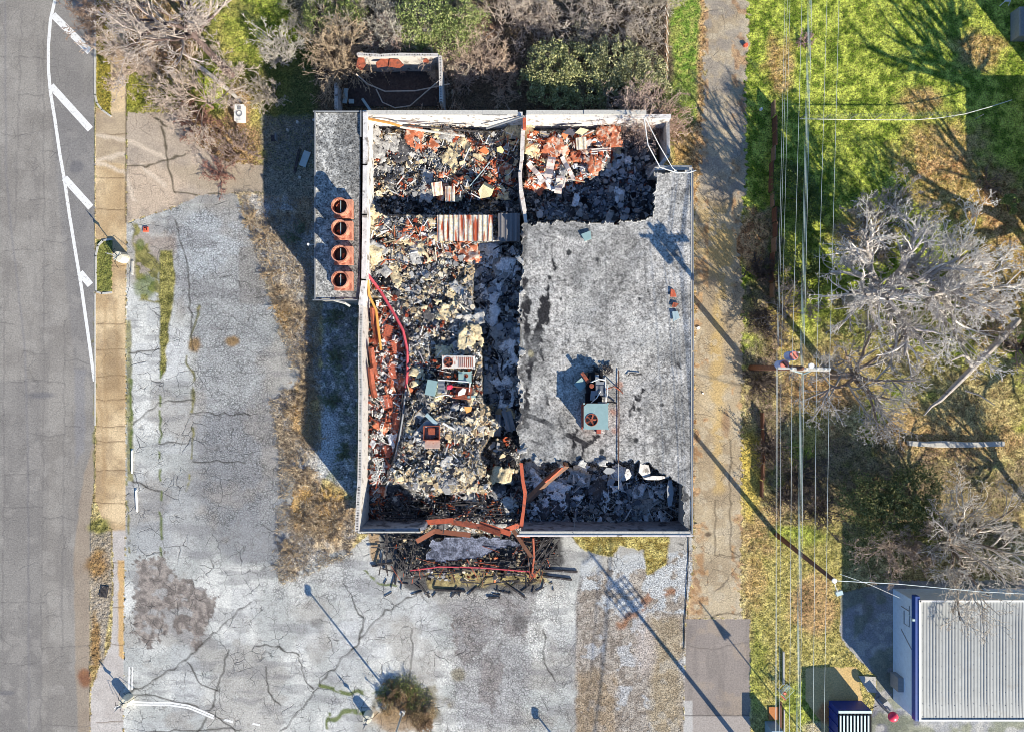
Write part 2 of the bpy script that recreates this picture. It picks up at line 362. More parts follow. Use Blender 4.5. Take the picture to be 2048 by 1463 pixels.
put(blob(1615, 1410, 60, 45), green, .8); put(blob(1510, 1340, 26, 80), green, .5); put(blob(1640, 1455, 30, 14), C(205, 190, 165), .8)
put(blob(1510, 1160, 22, 50), leafc, .5); put(blob(1500, 940, 24, 90), C(196, 172, 80), .8)
put(blob(1500, 480, 34, 60), leafc, 1); put(stroke([(1400, 400), (1396, 700), (1392, 1000)], 7, 5, 4), leafc, .85); put(stroke([(1404, -60), (1400, 330)], 9, 5, 5), leafc, .6)
# between the fence and the alley
put(M([(1335, -90), (1400, -90), (1395, 240), (1380, 330), (1345, 330), (1335, 200)], 10, 8), mix2(C(104, 132, 50), C(156, 160, 84), ss(n8, .3, .7)), 1)
put(M([(1345, 240), (1412, 240), (1412, 420), (1390, 420), (1385, 330), (1345, 330)], 14, 10), leafc, .8)
# top left lot
tl = M([(190, -90), (640, -90), (640, 340), (190, 340)], 10, 6); put(tl, mix2(C(112, 116, 56), C(172, 160, 92), ss(n20, .35, .65)))
put(blob(570, 40, 50, 70) + blob(430, 180, 34, 60) * (1 - blob(570, 40, 50, 70)), green, .9); put(blob(500, 60, 70, 60), green, .5); put(blob(240, 180, 70, 40), mix2(C(110, 122, 40), C(160, 150, 60), n8), .8)
put(M([(222, -90), (254, -90), (254, 140), (222, 150)], 4, 3), C(165, 140, 128), .7)
for b in [(300, 60, 90, 70), (390, 270, 70, 50), (470, 290, 60, 60), (230, 20, 60, 30), (480, 210, 30, 40), (330, 110, 50, 40)]: put(blob(*b), mix2(C(128, 92, 74), C(190, 150, 118), n8), .75)
put(blob(170, 20, 40, 40), C(196, 120, 70), .7)
put(M([(191, -90), (222, -90), (222, 230), (205, 220), (191, 195)], 3, 2), mix2(C(112, 108, 40), C(170, 150, 70), n8), 1)
put(M([(193, 480), (225, 480), (225, 583), (193, 583)], 2, 1), mix2(C(92, 98, 46), C(140, 138, 74), n8), 1)
# wooded strip behind the building
put(M([(520, -90), (1335, -90), (1350, 240), (640, 260), (600, 330), (530, 340), (610, 60)], 20, 14), mix2(C(66, 56, 50), C(122, 104, 88), n8), .9)
put(M([(530, 85), (630, 90), (630, 240), (530, 240)], 20, 20), mix2(C(64, 84, 40), C(104, 116, 62), n8), .8)
put(M([(525, 235), (640, 235), (640, 560), (560, 480), (525, 420)], 16, 14), mix2(C(92, 92, 84), C(150, 148, 138), n8), .85)
put(blob(600, 560, 26, 40), green, .3)
put(blob(955, 62, 50, 14), C(190, 150, 120), .8)
# scrub border
sc = M([(470, 385), (640, 400), (640, 1000), (712, 1000), (712, 1070), (700, 1110), (560, 1170), (545, 1130), (560, 960), (540, 800), (590, 760), (540, 600), (500, 460)], 14, 12)
put(sc, mix2(C(134, 118, 100), C(204, 186, 158), ss(n8, .3, .7)))
put(sc * ss(fbm(X, Y, 34, 4, 45), .41, .52), mix2(C(150, 148, 144), C(196, 193, 188), n8), .85)
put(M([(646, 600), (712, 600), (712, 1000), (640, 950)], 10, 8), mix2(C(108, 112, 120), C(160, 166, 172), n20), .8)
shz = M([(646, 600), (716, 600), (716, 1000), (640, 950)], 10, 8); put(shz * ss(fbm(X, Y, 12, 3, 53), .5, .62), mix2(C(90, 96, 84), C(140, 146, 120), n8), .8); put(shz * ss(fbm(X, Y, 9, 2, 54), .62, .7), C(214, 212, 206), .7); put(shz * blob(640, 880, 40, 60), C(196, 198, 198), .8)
for b in [(655, 1020, 40, 50), (600, 1010, 26, 50), (560, 640, 30, 60), (610, 830, 30, 60)]: put(blob(*b), mix2(C(150, 112, 66), C(206, 168, 100), n8), .8)
put(blob(1368, 205, 24, 50) * isG, mix2(C(96, 118, 44), C(160, 168, 84), n8), .9)
# ---- sealed surfaces
K = LBL
def surf(k, col, a=1.0): put((K == k).astype(float), col, a)
rc = mix2(C(140, 134, 127), C(156, 150, 142), ss(n60, .3, .7)); surf(8, rc)
onr = (K == 8)
put(onr * M([(-90, 760), (82, 760), (84, 1560), (-90, 1560)], 8, 1), C(124, 121, 119), .35)
put(onr * M([(100, 200), (190, 200), (190, 760), (150, 740), (125, 500)], 10, 3), C(128, 125, 124), .5)
put(onr * ss(fbm(X * 3, Y * .35, 46, 4, 55), .52, .66), C(126, 121, 117), .35); put(onr * ss(fbm(X, Y, 30, 4, 56), .58, .7), C(166, 160, 152), .4); put(onr * M([(108, -90), (190, -90), (190, 760), (120, 400), (100, 150)], 8, 2), C(132, 129, 127), .4)
put(onr * stroke([(10, -60), (12, 350), (25, 480), (50, 700), (56, 900), (58, 1560)], 2.2, 1), C(128, 125, 126), .5)
put(onr * M([(150, 740), (170, 740), (170, 900), (150, 930)], 8, 4), C(138, 136, 138), .6)
put(onr * M([(147, 1100), (165, 960), (192, 860), (192, 1560), (160, 1560), (150, 1320)], 5, 3), mix2(C(150, 132, 114), C(170, 154, 134), n20), .8)
for pts in [[(88, 40), (88, 560), (86, 1000), (80, 1560)], [(129, 640), (128, 900), (124, 1300)], [(45, 20), (40, 120), (34, 330), (30, 460)], [(8, 560), (8, 1000), (4, 1300)], [(56, 900), (58, 1200)]]: put(onr * stroke(pts, .9, 2.5, 1.2), C(104, 100, 98), .55)
for y, x0, x1 in [(117, 0, 88), (190, 30, 90), (273, 0, 60), (505, 0, 90), (480, 88, 150), (705, 45, 92), (762, 20, 128), (870, 60, 128), (855, 128, 160), (950, 0, 60), (1015, 8, 86), (1040, 86, 150), (1205, 0, 90), (1295, 82, 180), (1325, 8, 80), (1450, 82, 200), (722, 128, 182), (650, 0, 30), (400, 40, 88), (300, 88, 130), (1230, 90, 125)]:
    put(onr * stroke([(x0, y + U(-4, 4)), ((x0 + x1) / 2, y + U(-7, 7)), (x1, y + U(-4, 4))], .8, 3.5, 1.1), C(98, 94, 92), .6)
for b in [(152, 335, 12, 12), (15, 1385, 14, 5), (85, 790, 30, 8)]: put(onr * blob(*b), C(112, 110, 112), .7)
# sidewalk
wc = mix2(C(186, 158, 120), C(222, 196, 156), ss(n60, .3, .7)); surf(7, wc); onw = (K == 7)
put(onw * ss(n20, .5, .75), C(160, 136, 108), .5)
put(onw * M([(180, 1060), (252, 1060), (252, 1560), (170, 1560)], 8, 4), mix2(C(178, 168, 160), C(206, 198, 190), n20), 1)
put(onw * M([(236, 1120), (250, 1120), (248, 1320), (238, 1310)], 4, 3), C(208, 168, 110), .9)
put(onw * M([(191, 225), (252, 225), (252, 330), (191, 320)], 8, 4), C(160, 146, 130), .6)
for y in [168, 268, 356, 418, 530, 648, 698, 753, 799, 852, 882, 940, 1006, 1125, 1213, 1290, 1443]:
    put(onw * stroke([(192, y), (222, y + U(-3, 3)), (252, y)], .9, 2, 1.2), C(104, 84, 62), .8)
for pts in [[(212, 600), (208, 700), (214, 850), (206, 960)], [(195, 720), (205, 880), (210, 1000)], [(230, 600), (238, 780)]]: put(onw * stroke(pts, 3, 3, 3), C(176, 146, 108), .5)
put(onw * M([(210, 660), (240, 660), (240, 780), (205, 780)], 14, 8), C(148, 124, 94), .55)
# driveway
surf(6, mix2(C(150, 138, 126), C(186, 170, 152), ss(n60, .35, .65))); ond = (K == 6)
put(ond * M([(255, 330), (400, 330), (350, 420), (255, 440)], 24, 20), C(206, 184, 160), .8); put(ond * M([(330, 330), (470, 330), (525, 340), (525, 384), (400, 385)], 20, 12), C(176, 160, 138), .8)
for pts in [[(192, 270), (250, 278), (300, 300), (330, 318)], [(192, 320), (250, 308)], [(195, 325), (250, 345), (270, 400)], [(280, 330), (330, 370)]]: put((ond | onw) * stroke(pts, 4, 3, 3), C(222, 204, 182), .7)
for pts in [[(325, 252), (328, 290), (334, 325), (345, 360), (352, 385)], [(256, 334), (290, 332), (330, 320), (380, 305)], [(350, 383), (400, 392), (450, 388)], [(300, 228), (330, 250)]]: put(ond * stroke(pts, 1.8, 4, 1.5), C(80, 72, 56), .9)
put((ond | onw) * stroke([(252, -60), (252, 445)], 1.6, .8, 1.2), C(96, 86, 70), .9)
# parking lot
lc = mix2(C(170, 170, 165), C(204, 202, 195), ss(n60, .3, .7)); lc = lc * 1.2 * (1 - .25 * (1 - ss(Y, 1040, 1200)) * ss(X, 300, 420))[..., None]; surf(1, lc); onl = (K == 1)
bl = np.random.default_rng(5)
for i in range(60):
    x0 = bl.uniform(252, 1300); y0 = bl.uniform(440, 1440); w = bl.uniform(30, 110); h = bl.uniform(40, 160); t = bl.uniform(-14, 14)
    put(onl * M([(x0, y0), (x0 + w, y0), (x0 + w, y0 + h), (x0, y0 + h)], 5, 3), np.clip(C(194 + t, 194 + t, 192 + t), 0, 1), .45)
put(onl * M([(330, 415), (480, 415), (520, 520), (540, 640), (520, 1050), (440, 1050), (400, 760), (385, 640), (345, 600)], 16, 12), mix2(C(150, 152, 152), C(180, 180, 178), n20), .8)
put(onl * M([(380, 830), (560, 800), (570, 1120), (470, 1130), (400, 1000)], 30, 24, n60), C(136, 136, 138), .65)
put(onl * M([(250, 940), (430, 960), (420, 1120), (250, 1100)], 24, 14), C(152, 152, 152), .5)
put(onl * M([(380, 420), (480, 420), (490, 500), (400, 560), (345, 500)], 16, 14), C(186, 190, 192), .7)
put(onl * M([(478, 495), (540, 495), (545, 610), (480, 608)], 5, 4), C(150, 146, 140), .8)
put(onl * ss(n8, .55, .8), C(138, 134, 130), .4); put(onl * ss(fbm(X, Y, 90, 4, 43), .5, .62), C(158, 150, 140), .5); put(onl * ss(fbm(X * .5, Y * 2.2, 40, 4, 44), .56, .66), C(134, 132, 132), .45)
brown = mix2(C(112, 102, 96), C(164, 152, 142), ss(n8, .3, .7))
for p in [[(268, 1120), (330, 1110), (350, 1150), (385, 1165), (435, 1195), (415, 1245), (390, 1300), (372, 1290), (365, 1265), (330, 1268), (300, 1290), (268, 1270)],
          [(905, 1225), (960, 1215), (1000, 1240), (960, 1310), (925, 1330), (905, 1280)], [(960, 1310), (1000, 1290), (1010, 1340), (985, 1420), (955, 1400)], [(1000, 1190), (1060, 1220), (1050, 1280), (1010, 1260)]]:
    put(onl * M(p, 4, 16, n8), brown, .9); put(onl * M(p, 4, 16, n8) * ss(fbm(X, Y, 18, 3, 59), .56, .62), mix2(C(150, 146, 142), C(184, 182, 178), n8), .85)
put(onl * M([(265, 470), (345, 470), (350, 520), (270, 560)], 16, 14), mix2(C(140, 122, 110), C(182, 168, 154), n8), .8)
put(onl * M([(900, 1200), (1060, 1180), (1050, 1463), (930, 1463)], 20, 20), C(156, 152, 150), .55)
put(onl * blob(1040, 1245, 16, 18), C(96, 92, 90), .7); put(onl * blob(915, 1348, 14, 12), C(140, 130, 105), .8); put(onl * blob(634, 1245, 12, 9), C(130, 128, 124), .7)
# gravel and leaves between the lot and the alley
gv = M([(1152, 1200), (1160, 1150), (1386, 1100), (1372, 1236), (1366, 1560), (1150, 1560)], 8, 6) * onl
put(gv, mix2(C(136, 124, 112), C(176, 166, 154), ss(n8, .3, .7)), .95)
put(gv * ss(fbm(X, Y, 26, 3, 41), .55, .62), C(186, 186, 186), .8)
put(gv * M([(1150, 1340), (1230, 1340), (1240, 1560), (1150, 1560)], 20, 16), mix2(C(122, 102, 78), C(182, 156, 120), n8) , .65)
put(gv * M([(1300, 1230), (1365, 1230), (1360, 1560), (1300, 1560)], 20, 12), mix2(C(140, 122, 94), C(188, 168, 130), n8), .6)
put(gv * stroke([(1240, 1250), (1300, 1190), (1370, 1180)], 8, 6, 5), C(150, 104, 74), .8); put(gv * blob(1290, 1300, 22, 50), C(196, 184, 176), .6)
put(onl * M([(1160, 1110), (1386, 1100), (1380, 1230), (1300, 1220), (1220, 1230), (1160, 1180)], 8, 8) * ss(n20, .42, .5), C(192, 194, 194), .9)
sg = M([(1140, 1070), (1340, 1070), (1338, 1105), (1330, 1130), (1295, 1150), (1285, 1100), (1240, 1090), (1225, 1110), (1190, 1108), (1150, 1085)], 5, 6)
put(sg, mix2(C(136, 118, 62), C(196, 180, 112), ss(n8, .3, .7)), 1)
# grass in the joints
gj = mix2(C(98, 96, 50), C(152, 144, 84), ss(n8, .3, .7)); gjg = mix2(C(80, 100, 42), C(130, 138, 74), n8)
put(M([(320, 500), (345, 500), (352, 560), (345, 600), (330, 740), (320, 760), (318, 600)], 5, 5), gj, 1)
put(M([(262, 446), (290, 446), (300, 500), (330, 540), (325, 610), (275, 600), (268, 520)], 8, 8) * ss(n20, .4, .5), gj, .95)
put(blob(292, 572, 20, 22) + blob(280, 492, 8, 12), gjg, .8); put(M([(252, 640), (262, 640), (266, 960), (254, 960)], 5, 4), gj, .8)
for pts, w, c in [([(322, 740), (320, 900), (322, 1050), (320, 1110)], 2.4, gjg), ([(378, 690), (372, 720), (386, 750), (384, 900), (372, 980)], 2.2, gj), ([(255, 960), (258, 1100)], 2, gj), ([(262, 760), (262, 900)], 3, gjg), ([(400, 610), (378, 690)], 2, gj),
                  ([(700, 1150), (730, 1140), (760, 1165), (795, 1175)], 2.4, gjg), ([(640, 1370), (700, 1385), (760, 1380)], 4, gjg), ([(660, 1440), (700, 1420), (735, 1425)], 5, gjg), ([(657, 1425), (655, 1455)], 3, gjg), ([(186, 620), (190, 780), (188, 960)], 1.5, gj)]:
    put(stroke(pts, w, 4, 2) * ss(fbm(X, Y, 16, 3, 46), .36, .5), c * .9, .9)
put(blob(388, 692, 14, 14) + blob(465, 682, 13, 10), mix2(C(126, 98, 60), C(176, 140, 90), n8), .9)
put(blob(170, 1355, 13, 18), mix2(C(110, 70, 56), C(166, 120, 84), n8), .95)
put(M([(178, 1060), (222, 1060), (222, 1200), (205, 1330), (180, 1330)], 5, 4), mix2(C(134, 122, 104), C(172, 160, 146), n20), .95)
put(blob(200, 1050, 22, 16), gj, 1); put(blob(195, 1130, 22, 26) + blob(190, 1290, 10, 60), mix2(C(118, 84, 46), C(164, 130, 76), n8), .85)
# bush bed, soot at the burned canopy, weeds on the far lot
put(blob(820, 1405, 60, 48, .3, .7), mix2(C(84, 78, 58), C(150, 138, 108), n8), .85); put(blob(800, 1440, 50, 26, .3, .7) + blob(770, 1400, 26, 30, .3, .6) * 0, mix2(C(124, 96, 66), C(186, 156, 118), n8), .8)
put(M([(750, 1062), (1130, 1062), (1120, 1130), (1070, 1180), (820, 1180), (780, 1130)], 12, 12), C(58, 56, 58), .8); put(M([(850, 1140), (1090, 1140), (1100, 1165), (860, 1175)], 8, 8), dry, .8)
put(M([(735, 1062), (760, 1062), (758, 1130), (742, 1120)], 4, 4), C(176, 146, 110), .9)
for pts in [[(560, 1463), (600, 1420), (640, 1370), (700, 1300), (760, 1230), (840, 1180)], [(600, 1310), (600, 1340), (625, 1380)], [(690, 1165), (725, 1240), (718, 1280), (700, 1300)], [(250, 1384), (330, 1395), (380, 1408), (430, 1430), (470, 1463)], [(255, 1385), (310, 1360), (372, 1320), (400, 1290), (500, 1200)], [(376, 1322), (402, 1370), (440, 1382)], [(512, 1290), (550, 1290), (600, 1310)],
            [(530, 1330), (538, 1380), (560, 1410)], [(258, 705), (318, 700)], [(265, 850), (318, 802)], [(320, 805), (385, 800)], [(384, 825), (500, 830)], [(384, 922), (490, 925)], [(320, 886), (384, 886)], [(265, 960), (318, 985)], [(384, 700), (380, 560), (350, 440)], [(1088, 1260), (1090, 1330), (1110, 1360)], [(824, 1260), (820, 1360)], [(460, 1300), (440, 1350), (430, 1400), (395, 1463)], [(252, 1463), (480, 1458)]]:
    put(onl * stroke(pts, 1.2, 4, 1.5), C(60, 56, 50), .95)
# alley
surf(2, mix2(C(168, 150, 124), C(198, 180, 150), ss(n60, .3, .7))); ona = (K == 2)
put(ona * M([(1425, 410), (1460, 430), (1470, 560), (1445, 620), (1450, 800), (1445, 980), (1430, 980), (1420, 700), (1440, 560), (1410, 500)], 20, 14), mix2(C(190, 160, 104), C(214, 186, 132), n20), .8)
put(ona * M([(1390, 400), (1480, 400), (1470, 560), (1395, 560)], 30, 20), C(196, 168, 112), .5)
put(ona * M([(1400, -90), (1500, -90), (1500, 400), (1395, 400)], 20, 10) * ss(n20, .4, .6), C(150, 144, 138), .6); put(ona * ss(fbm(X, Y, 18, 4, 47), .54, .64), C(196, 182, 158), .6); put(ona * ss(fbm(X, Y, 24, 4, 48), .56, .66) * (np.abs(X - 1440) > 22), leafc, .7)
put(ona * blob(1452, 845, 9, 26), C(146, 112, 84), .7); put(ona * blob(1416, 1068, 7, 5), C(96, 80, 66), .9)
put(ona * M([(1386, 1060), (1410, 1060), (1408, 1240), (1370, 1240)], 8, 8) * ss(n20, .45, .6), C(172, 132, 92), .8)
for pts in [[(1384, 560), (1388, 1040)], [(1416, 1240), (1440, 1225), (1482, 1228)], [(1460, 880), (1462, 1100), (1480, 1110)], [(1430, 1000), (1430, 1110), (1480, 1112)]]: put(ona * stroke(pts, 1.2, 3, 1.4), C(80, 70, 56), .8)
surf(5, mix2(C(138, 128, 122), C(160, 149, 140), n60)); put((K == 5) * ss(fbm(X, Y, 36, 4, 49), .5, .65), C(172, 154, 134), .5); put((K == 5) * stroke([(1372, 1290), (1420, 1300), (1500, 1284)], 1, 4, 1), C(100, 92, 86), .6); put((K == 5) * ss(fbm(X * 2.5, Y * .5, 30, 3, 50), .55, .7), C(126, 118, 112), .4); put((K == 5) * M([(1366, 1430), (1505, 1430), (1505, 1560), (1366, 1560)], 2, 1), C(170, 160, 152), 1); put((K == 5) * M([(1366, 1400), (1385, 1400), (1385, 1560), (1366, 1560)], 3, 2), C(196, 192, 186), .8)
put((K == 5) * stroke([(1366, 1430), (1500, 1430)], 1, 1, 1), C(90, 84, 80), .9)
surf(4, mix2(C(206, 172, 112), C(226, 196, 140), n20)); put((K == 4) * blob(1650, 1425, 16, 22), C(200, 130, 80), .8)
surf(3, mix2(C(142, 140, 142), C(172, 170, 168), n20)); put((K == 3) * M([(1740, 1420), (1840, 1420), (1840, 1560), (1735, 1560)], 3, 2), C(110, 110, 118), .8)
put((K == 3) * ss(fbm(X, Y, 14, 3, 57), .52, .64), C(196, 190, 180), .6); put((K == 3) * ss(fbm(X, Y, 40, 3, 58), .5, .62), mix2(C(96, 104, 70), C(140, 140, 96), n8), .55)
put((K == 3) * blob(1722, 1215, 36, 50) * ss(n20, .4, .6), C(116, 110, 104), .6)
# ---- masks : r fine alligator cracks, g wide cracks, b grain
E = np.zeros(X.shape + (3,))
E[..., 2] = np.where(isG, .8, .26)
allig0 = np.clip(M([(335, 412), (545, 430), (545, 1060), (350, 700)], 60, 40) + M([(900, 1190), (1080, 1180), (1080, 1463), (900, 1463)], 50, 30), 0, 1)
allig = M([(335, 412), (500, 412), (545, 600), (545, 1060), (420, 1060), (400, 800), (385, 600), (350, 560)], 40, 30) + .8 * M([(480, 1100), (700, 1060), (720, 1200), (560, 1210)], 40, 30) + .8 * M([(900, 1190), (1080, 1180), (1080, 1463), (900, 1463)], 50, 30) + .7 * M([(1000, 1160), (1150, 1160), (1140, 1463), (1040, 1463)], 40, 30) + .9 * gv + .3
E[..., 0] = np.clip(allig, 0, 1) * onl * (1 - .55 * gv) + .3 * ona + .35 * (K == 3) + .12 * ond
E[..., 1] = (1.0 - .6 * gv) * onl + .6 * ona + .5 * ond + .25 * onw + .25 * onr + .3 * (K == 3)
E[onw, 2] = .22; E[onr, 2] = .22; E[K == 5, 2] = .2; E[..., 2] += gv * .45 + .25 * allig0 * onl
grassy = sg + M([(320, 500), (345, 500), (352, 560), (345, 600), (330, 740), (320, 760), (318, 600)], 5, 5)
E[..., 2] = np.maximum(E[..., 2], .8 * np.clip(grassy, 0, 1)); E[..., :2] *= (1 - np.clip(grassy, 0, 1))[..., None]
Z = (fbm(X, Y, 9, 2, 51) - .5) * .07 * isG + (vn(X, Y, 3, 52) - .5) * .09 * isG + (n150 - .5) * .1 * isG
Z += (n8 - .5) * .05 * gv + (n8 - .5) * .10 * np.clip(grassy, 0, 1)
Z = np.where(isG, Z - .01, Z)
wx = (X - CX) / PPM; wy = -(Y - CY) / PPM
Lc = K[:-1, :-1]; ii, jj = np.meshgrid(np.arange(NY - 1), np.arange(NX - 1), indexing='ij'); base = ii * NX + jj
quads = np.stack([base, base + NX, base + NX + 1, base + 1], -1)
names = ["ground", "parking_lot", "alley", "pavement", "concrete_pad", "driveway", "concrete_driveway", "sidewalk", "road"]
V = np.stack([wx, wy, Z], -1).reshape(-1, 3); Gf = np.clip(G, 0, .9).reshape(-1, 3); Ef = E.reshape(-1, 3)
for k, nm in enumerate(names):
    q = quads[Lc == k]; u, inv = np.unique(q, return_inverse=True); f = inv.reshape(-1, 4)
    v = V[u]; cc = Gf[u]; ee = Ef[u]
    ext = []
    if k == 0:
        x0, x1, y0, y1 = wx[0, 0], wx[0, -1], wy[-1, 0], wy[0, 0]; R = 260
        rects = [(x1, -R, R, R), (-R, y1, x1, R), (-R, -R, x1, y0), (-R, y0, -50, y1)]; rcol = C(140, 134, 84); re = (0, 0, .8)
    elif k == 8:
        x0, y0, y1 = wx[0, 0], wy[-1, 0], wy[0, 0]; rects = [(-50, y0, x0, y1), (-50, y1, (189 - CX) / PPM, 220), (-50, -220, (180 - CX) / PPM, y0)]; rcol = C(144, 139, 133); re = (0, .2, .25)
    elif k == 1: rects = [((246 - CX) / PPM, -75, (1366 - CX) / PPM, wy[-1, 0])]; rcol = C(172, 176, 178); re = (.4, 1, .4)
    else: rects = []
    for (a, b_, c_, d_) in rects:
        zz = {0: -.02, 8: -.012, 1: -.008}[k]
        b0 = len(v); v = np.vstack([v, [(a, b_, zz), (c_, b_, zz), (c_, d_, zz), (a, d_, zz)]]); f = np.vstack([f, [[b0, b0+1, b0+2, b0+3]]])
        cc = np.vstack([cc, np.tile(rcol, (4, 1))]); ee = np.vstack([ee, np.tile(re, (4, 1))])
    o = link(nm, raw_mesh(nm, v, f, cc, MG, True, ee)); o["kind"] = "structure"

# painted lines
mb = MB(); Zp = .006
def ribbon(mb, pts, w, z=Zp, col=None):
    pts = [np.array(P(*p)[:2]) for p in pts]; L = []; R_ = []
    for i, p in enumerate(pts):
        t = pts[min(i+1, len(pts)-1)] - pts[max(i-1, 0)]; t = t / np.linalg.norm(t); n = np.array((-t[1], t[0]))
        L.append((*(p + n * w / 2), z)); R_.append((*(p - n * w / 2), z))
    n = len(pts); mb.add(L + R_, [(i, n + i, n + i + 1, i + 1) for i in range(n - 1)], col)
wl = [(116, -80), (110, 0), (101, 40), (97, 90), (97, 140), (101, 185), (110, 240), (120, 310), (129, 360), (139, 430), (152, 510), (163, 575), (175, 660), (189, 762)]
ribbon(mb, wl, .26)
for a, b_ in [((106, 30), (180, 104)), ((102, 172), (181, 259)), ((129, 356), (182, 415)), ((160, 545), (181, 570))]:
    ribbon(mb, [a, b_], .56, Zp + .004)
m, nt, b = newmat("road_paint", .7); n = tex(nt, "Noise", 5, Detail=6.0, Roughness=.7)
nt.links.new(mixc(nt, ramp(nt, n.outputs[0], .56, .66, 0, 1), C(236, 233, 228), C(180, 175, 170)), b.inputs["Base Color"]); M_paint = m
o = mb.build("road_marking", m); o["kind"] = "structure"
mb = MB()
for off in (-4, 4): ribbon(mb, [(262 + off * .8, 1332), (261 + off * .8, 1378)], .13)
for off in (0, 5): ribbon(mb, [(258, 1402 + off), (300, 1404 + off), (340, 1404 + off), (378, 1410 + off), (405, 1421 + off), (428, 1431 + off)], .15)
ribbon(mb, [(449, 1438), (466, 1443)], .18); ribbon(mb, [(505, 1446), (520, 1449)], .16); ribbon(mb, [(228, 1416), (248, 1404)], .08)
o = mb.build("parking_marking", M_paint); o["kind"] = "structure"
mb = MB()
def kerb(pts, w=.15, h=.05):
    for a, b_ in zip(pts[:-1], pts[1:]):
        A = np.array(P(*a)[:2]); B = np.array(P(*b_)[:2]); d = B - A; L = np.linalg.norm(d)
        mb.box((*((A + B) / 2), h / 2 - .01), (L + w * .5, w, h + .02), rz=math.atan2(d[1], d[0]))
kerb([(190.5, -80), (190.5, 190), (194, 206), (204, 220), (222, 233)]); kerb([(224, 478), (206, 481), (196, 492), (192, 512), (192, 583), (204, 587), (224, 585)])
kerb([(190.5, 588), (190.5, 850)], .1, .04)
o = mb.build("kerb", M_conc); o["kind"] = "structure"
# grass blades over lawn and weeds
def tufts(name, mask, count, hmin, hmax, wid, cols, seed, lean=.5):
    r = np.random.default_rng(seed); mm = np.maximum(mask, 0); idx = np.where((mm > .4).ravel())[0]
    idx = r.choice(idx, count); px = X.ravel()[idx] + r.uniform(-1, 1, count); py = Y.ravel()[idx] + r.uniform(-1, 1, count)
    x = (px - CX) / PPM; y = -(py - CY) / PPM; z = Z.ravel()[idx] - .01; hh = r.uniform(hmin, hmax, count); a = r.uniform(0, 2*math.pi, count)
    dx = np.cos(a) * hh * lean * r.uniform(.3, 1.6, count); dy = np.sin(a) * hh * lean * r.uniform(.3, 1.6, count); w = wid / 2
    b_ = r.uniform(0, 2*math.pi, count); ox = np.cos(b_) * w; oy = np.sin(b_) * w
    Vv = np.stack([np.stack([x - ox, y - oy, z], -1), np.stack([x + ox, y + oy, z], -1), np.stack([x + dx, y + dy, z + hh], -1)], 1).reshape(-1, 3)
    F = np.arange(count * 3).reshape(-1, 3); t = r.random(count)[:, None]; k = r.integers(0, len(cols) - 1, count); cols = np.array(cols)
    cc = cols[k] * (1 - t) + cols[k + 1] * t
    o = link(name, raw_mesh(name, Vv, F, np.repeat(cc, 3, 0), ML)); return tag(o, kind="stuff")
scm = sc * (n20 > .38)
tag(tufts("dry_scrub", scm, 20000, .08, .4, .05, [C(130, 110, 88), C(190, 170, 140), C(230, 214, 186), C(160, 136, 108)], 61, .8), "tangled dry brown scrub and weeds along the edge of the cracked lot", "scrub")
tag(tufts("grass", np.clip(lawn + tl * .9 + (X > 1500) * isG * .6 + sg, 0, 1) * (isG | (sg > .5)), 150000, .04, .13, .04, [C(96, 122, 44), C(150, 160, 70), C(190, 172, 104), C(120, 128, 60)], 62, .8), "short green and dry grass on the lawns", "grass")
# ------------------------------------------------------------------ the burned building
ZT = 4.4
bld = empty("burned_building", P(1050, 640, 0), "large burned-out commercial building with grey membrane roof and collapsed roofless rooms", "building")
def W(px, py, z=ZT): return np.array(P(px, py, z)[:2])
def sub(o): return o
BL = np.array(bld.location)
def place(o, par):   # keep world coordinates under a parent that sits at its own base
    o.parent = par; o.location = tuple(np.array(o.location) - np.array(par.location)); return o
def wall(mb, pts, z0, z1, t):
    for a, b_ in zip(pts[:-1], pts[1:]):
        d = b_ - a; L = np.linalg.norm(d); mb.box((*((a + b_) / 2), (z0 + z1) / 2), (L + t * .3, t, z1 - z0), rz=math.atan2(d[1], d[0]))
def cmu_top(mb, pts, z, t=.26, step=.2, h=.2):   # top course of hollow blocks: two faces and cross webs
    for a, b_ in zip(pts[:-1], pts[1:]):
        d = b_ - a; L = np.linalg.norm(d); u = d / L; n = np.array((-u[1], u[0])); r = math.atan2(d[1], d[0])
        for s in (-1, 1): mb.box((*((a + b_) / 2 + n * s * (t / 2 - .035)), z + h / 2), (L, .07, h), rz=r)
        k = 0; q = 0.0
        while q < L:
            wl_ = .09 if k % 2 else .13
            if random.random() < .12: wl_ = .22
            mb.box((*(a + u * q), z + h / 2 - .004), (wl_, t - .13, h), rz=r); q += step; k += 1
# north wall (stepped char line), east, south, west
def wobble(pts, amp, n):
    out = []
    for a, b_ in zip(pts[:-1], pts[1:]):
        for k in range(n): out.append(a + (b_ - a) * k / n + np.array((U(-amp, amp), U(-amp, amp))))
    out.append(pts[-1]); return out
mb = MB(); wall(mb, [W(722, 226), W(1044, 227)], 0, ZT - .1, .3); o = place(mb.build("wall", M_wall), bld); o["label"] = "white painted wall scorched along its top"
mb = MB(); wall(mb, [W(1053, 228), W(1199, 229)], 0, ZT - .1, .3); place(mb.build("wall", M_wall), bld)
mb = MB(); wall(mb, [W(1202, 229), W(1343, 229)], 0, ZT - .35, .3); place(mb.build("wall", M_wall), bld)
for (cx0, cz_, cw_) in ((870, -.06, 10.6), (1000, -.05, 2.6), (1110, -.05, 4.2), (1230, .0, 4.6)): mb = MB(); mb.box((*W(cx0, 225), ZT + cz_), (cw_, .33, .1)); place(mb.build("coping", M_conc), bld)
mb = MB(); wall(mb, [W(1383, 333), W(1386, 620), W(1383, 1066)], 0, ZT - .25, .22); place(mb.build("wall", m_plain("stained_east_wall", C(190, 186, 180), .9)), bld)
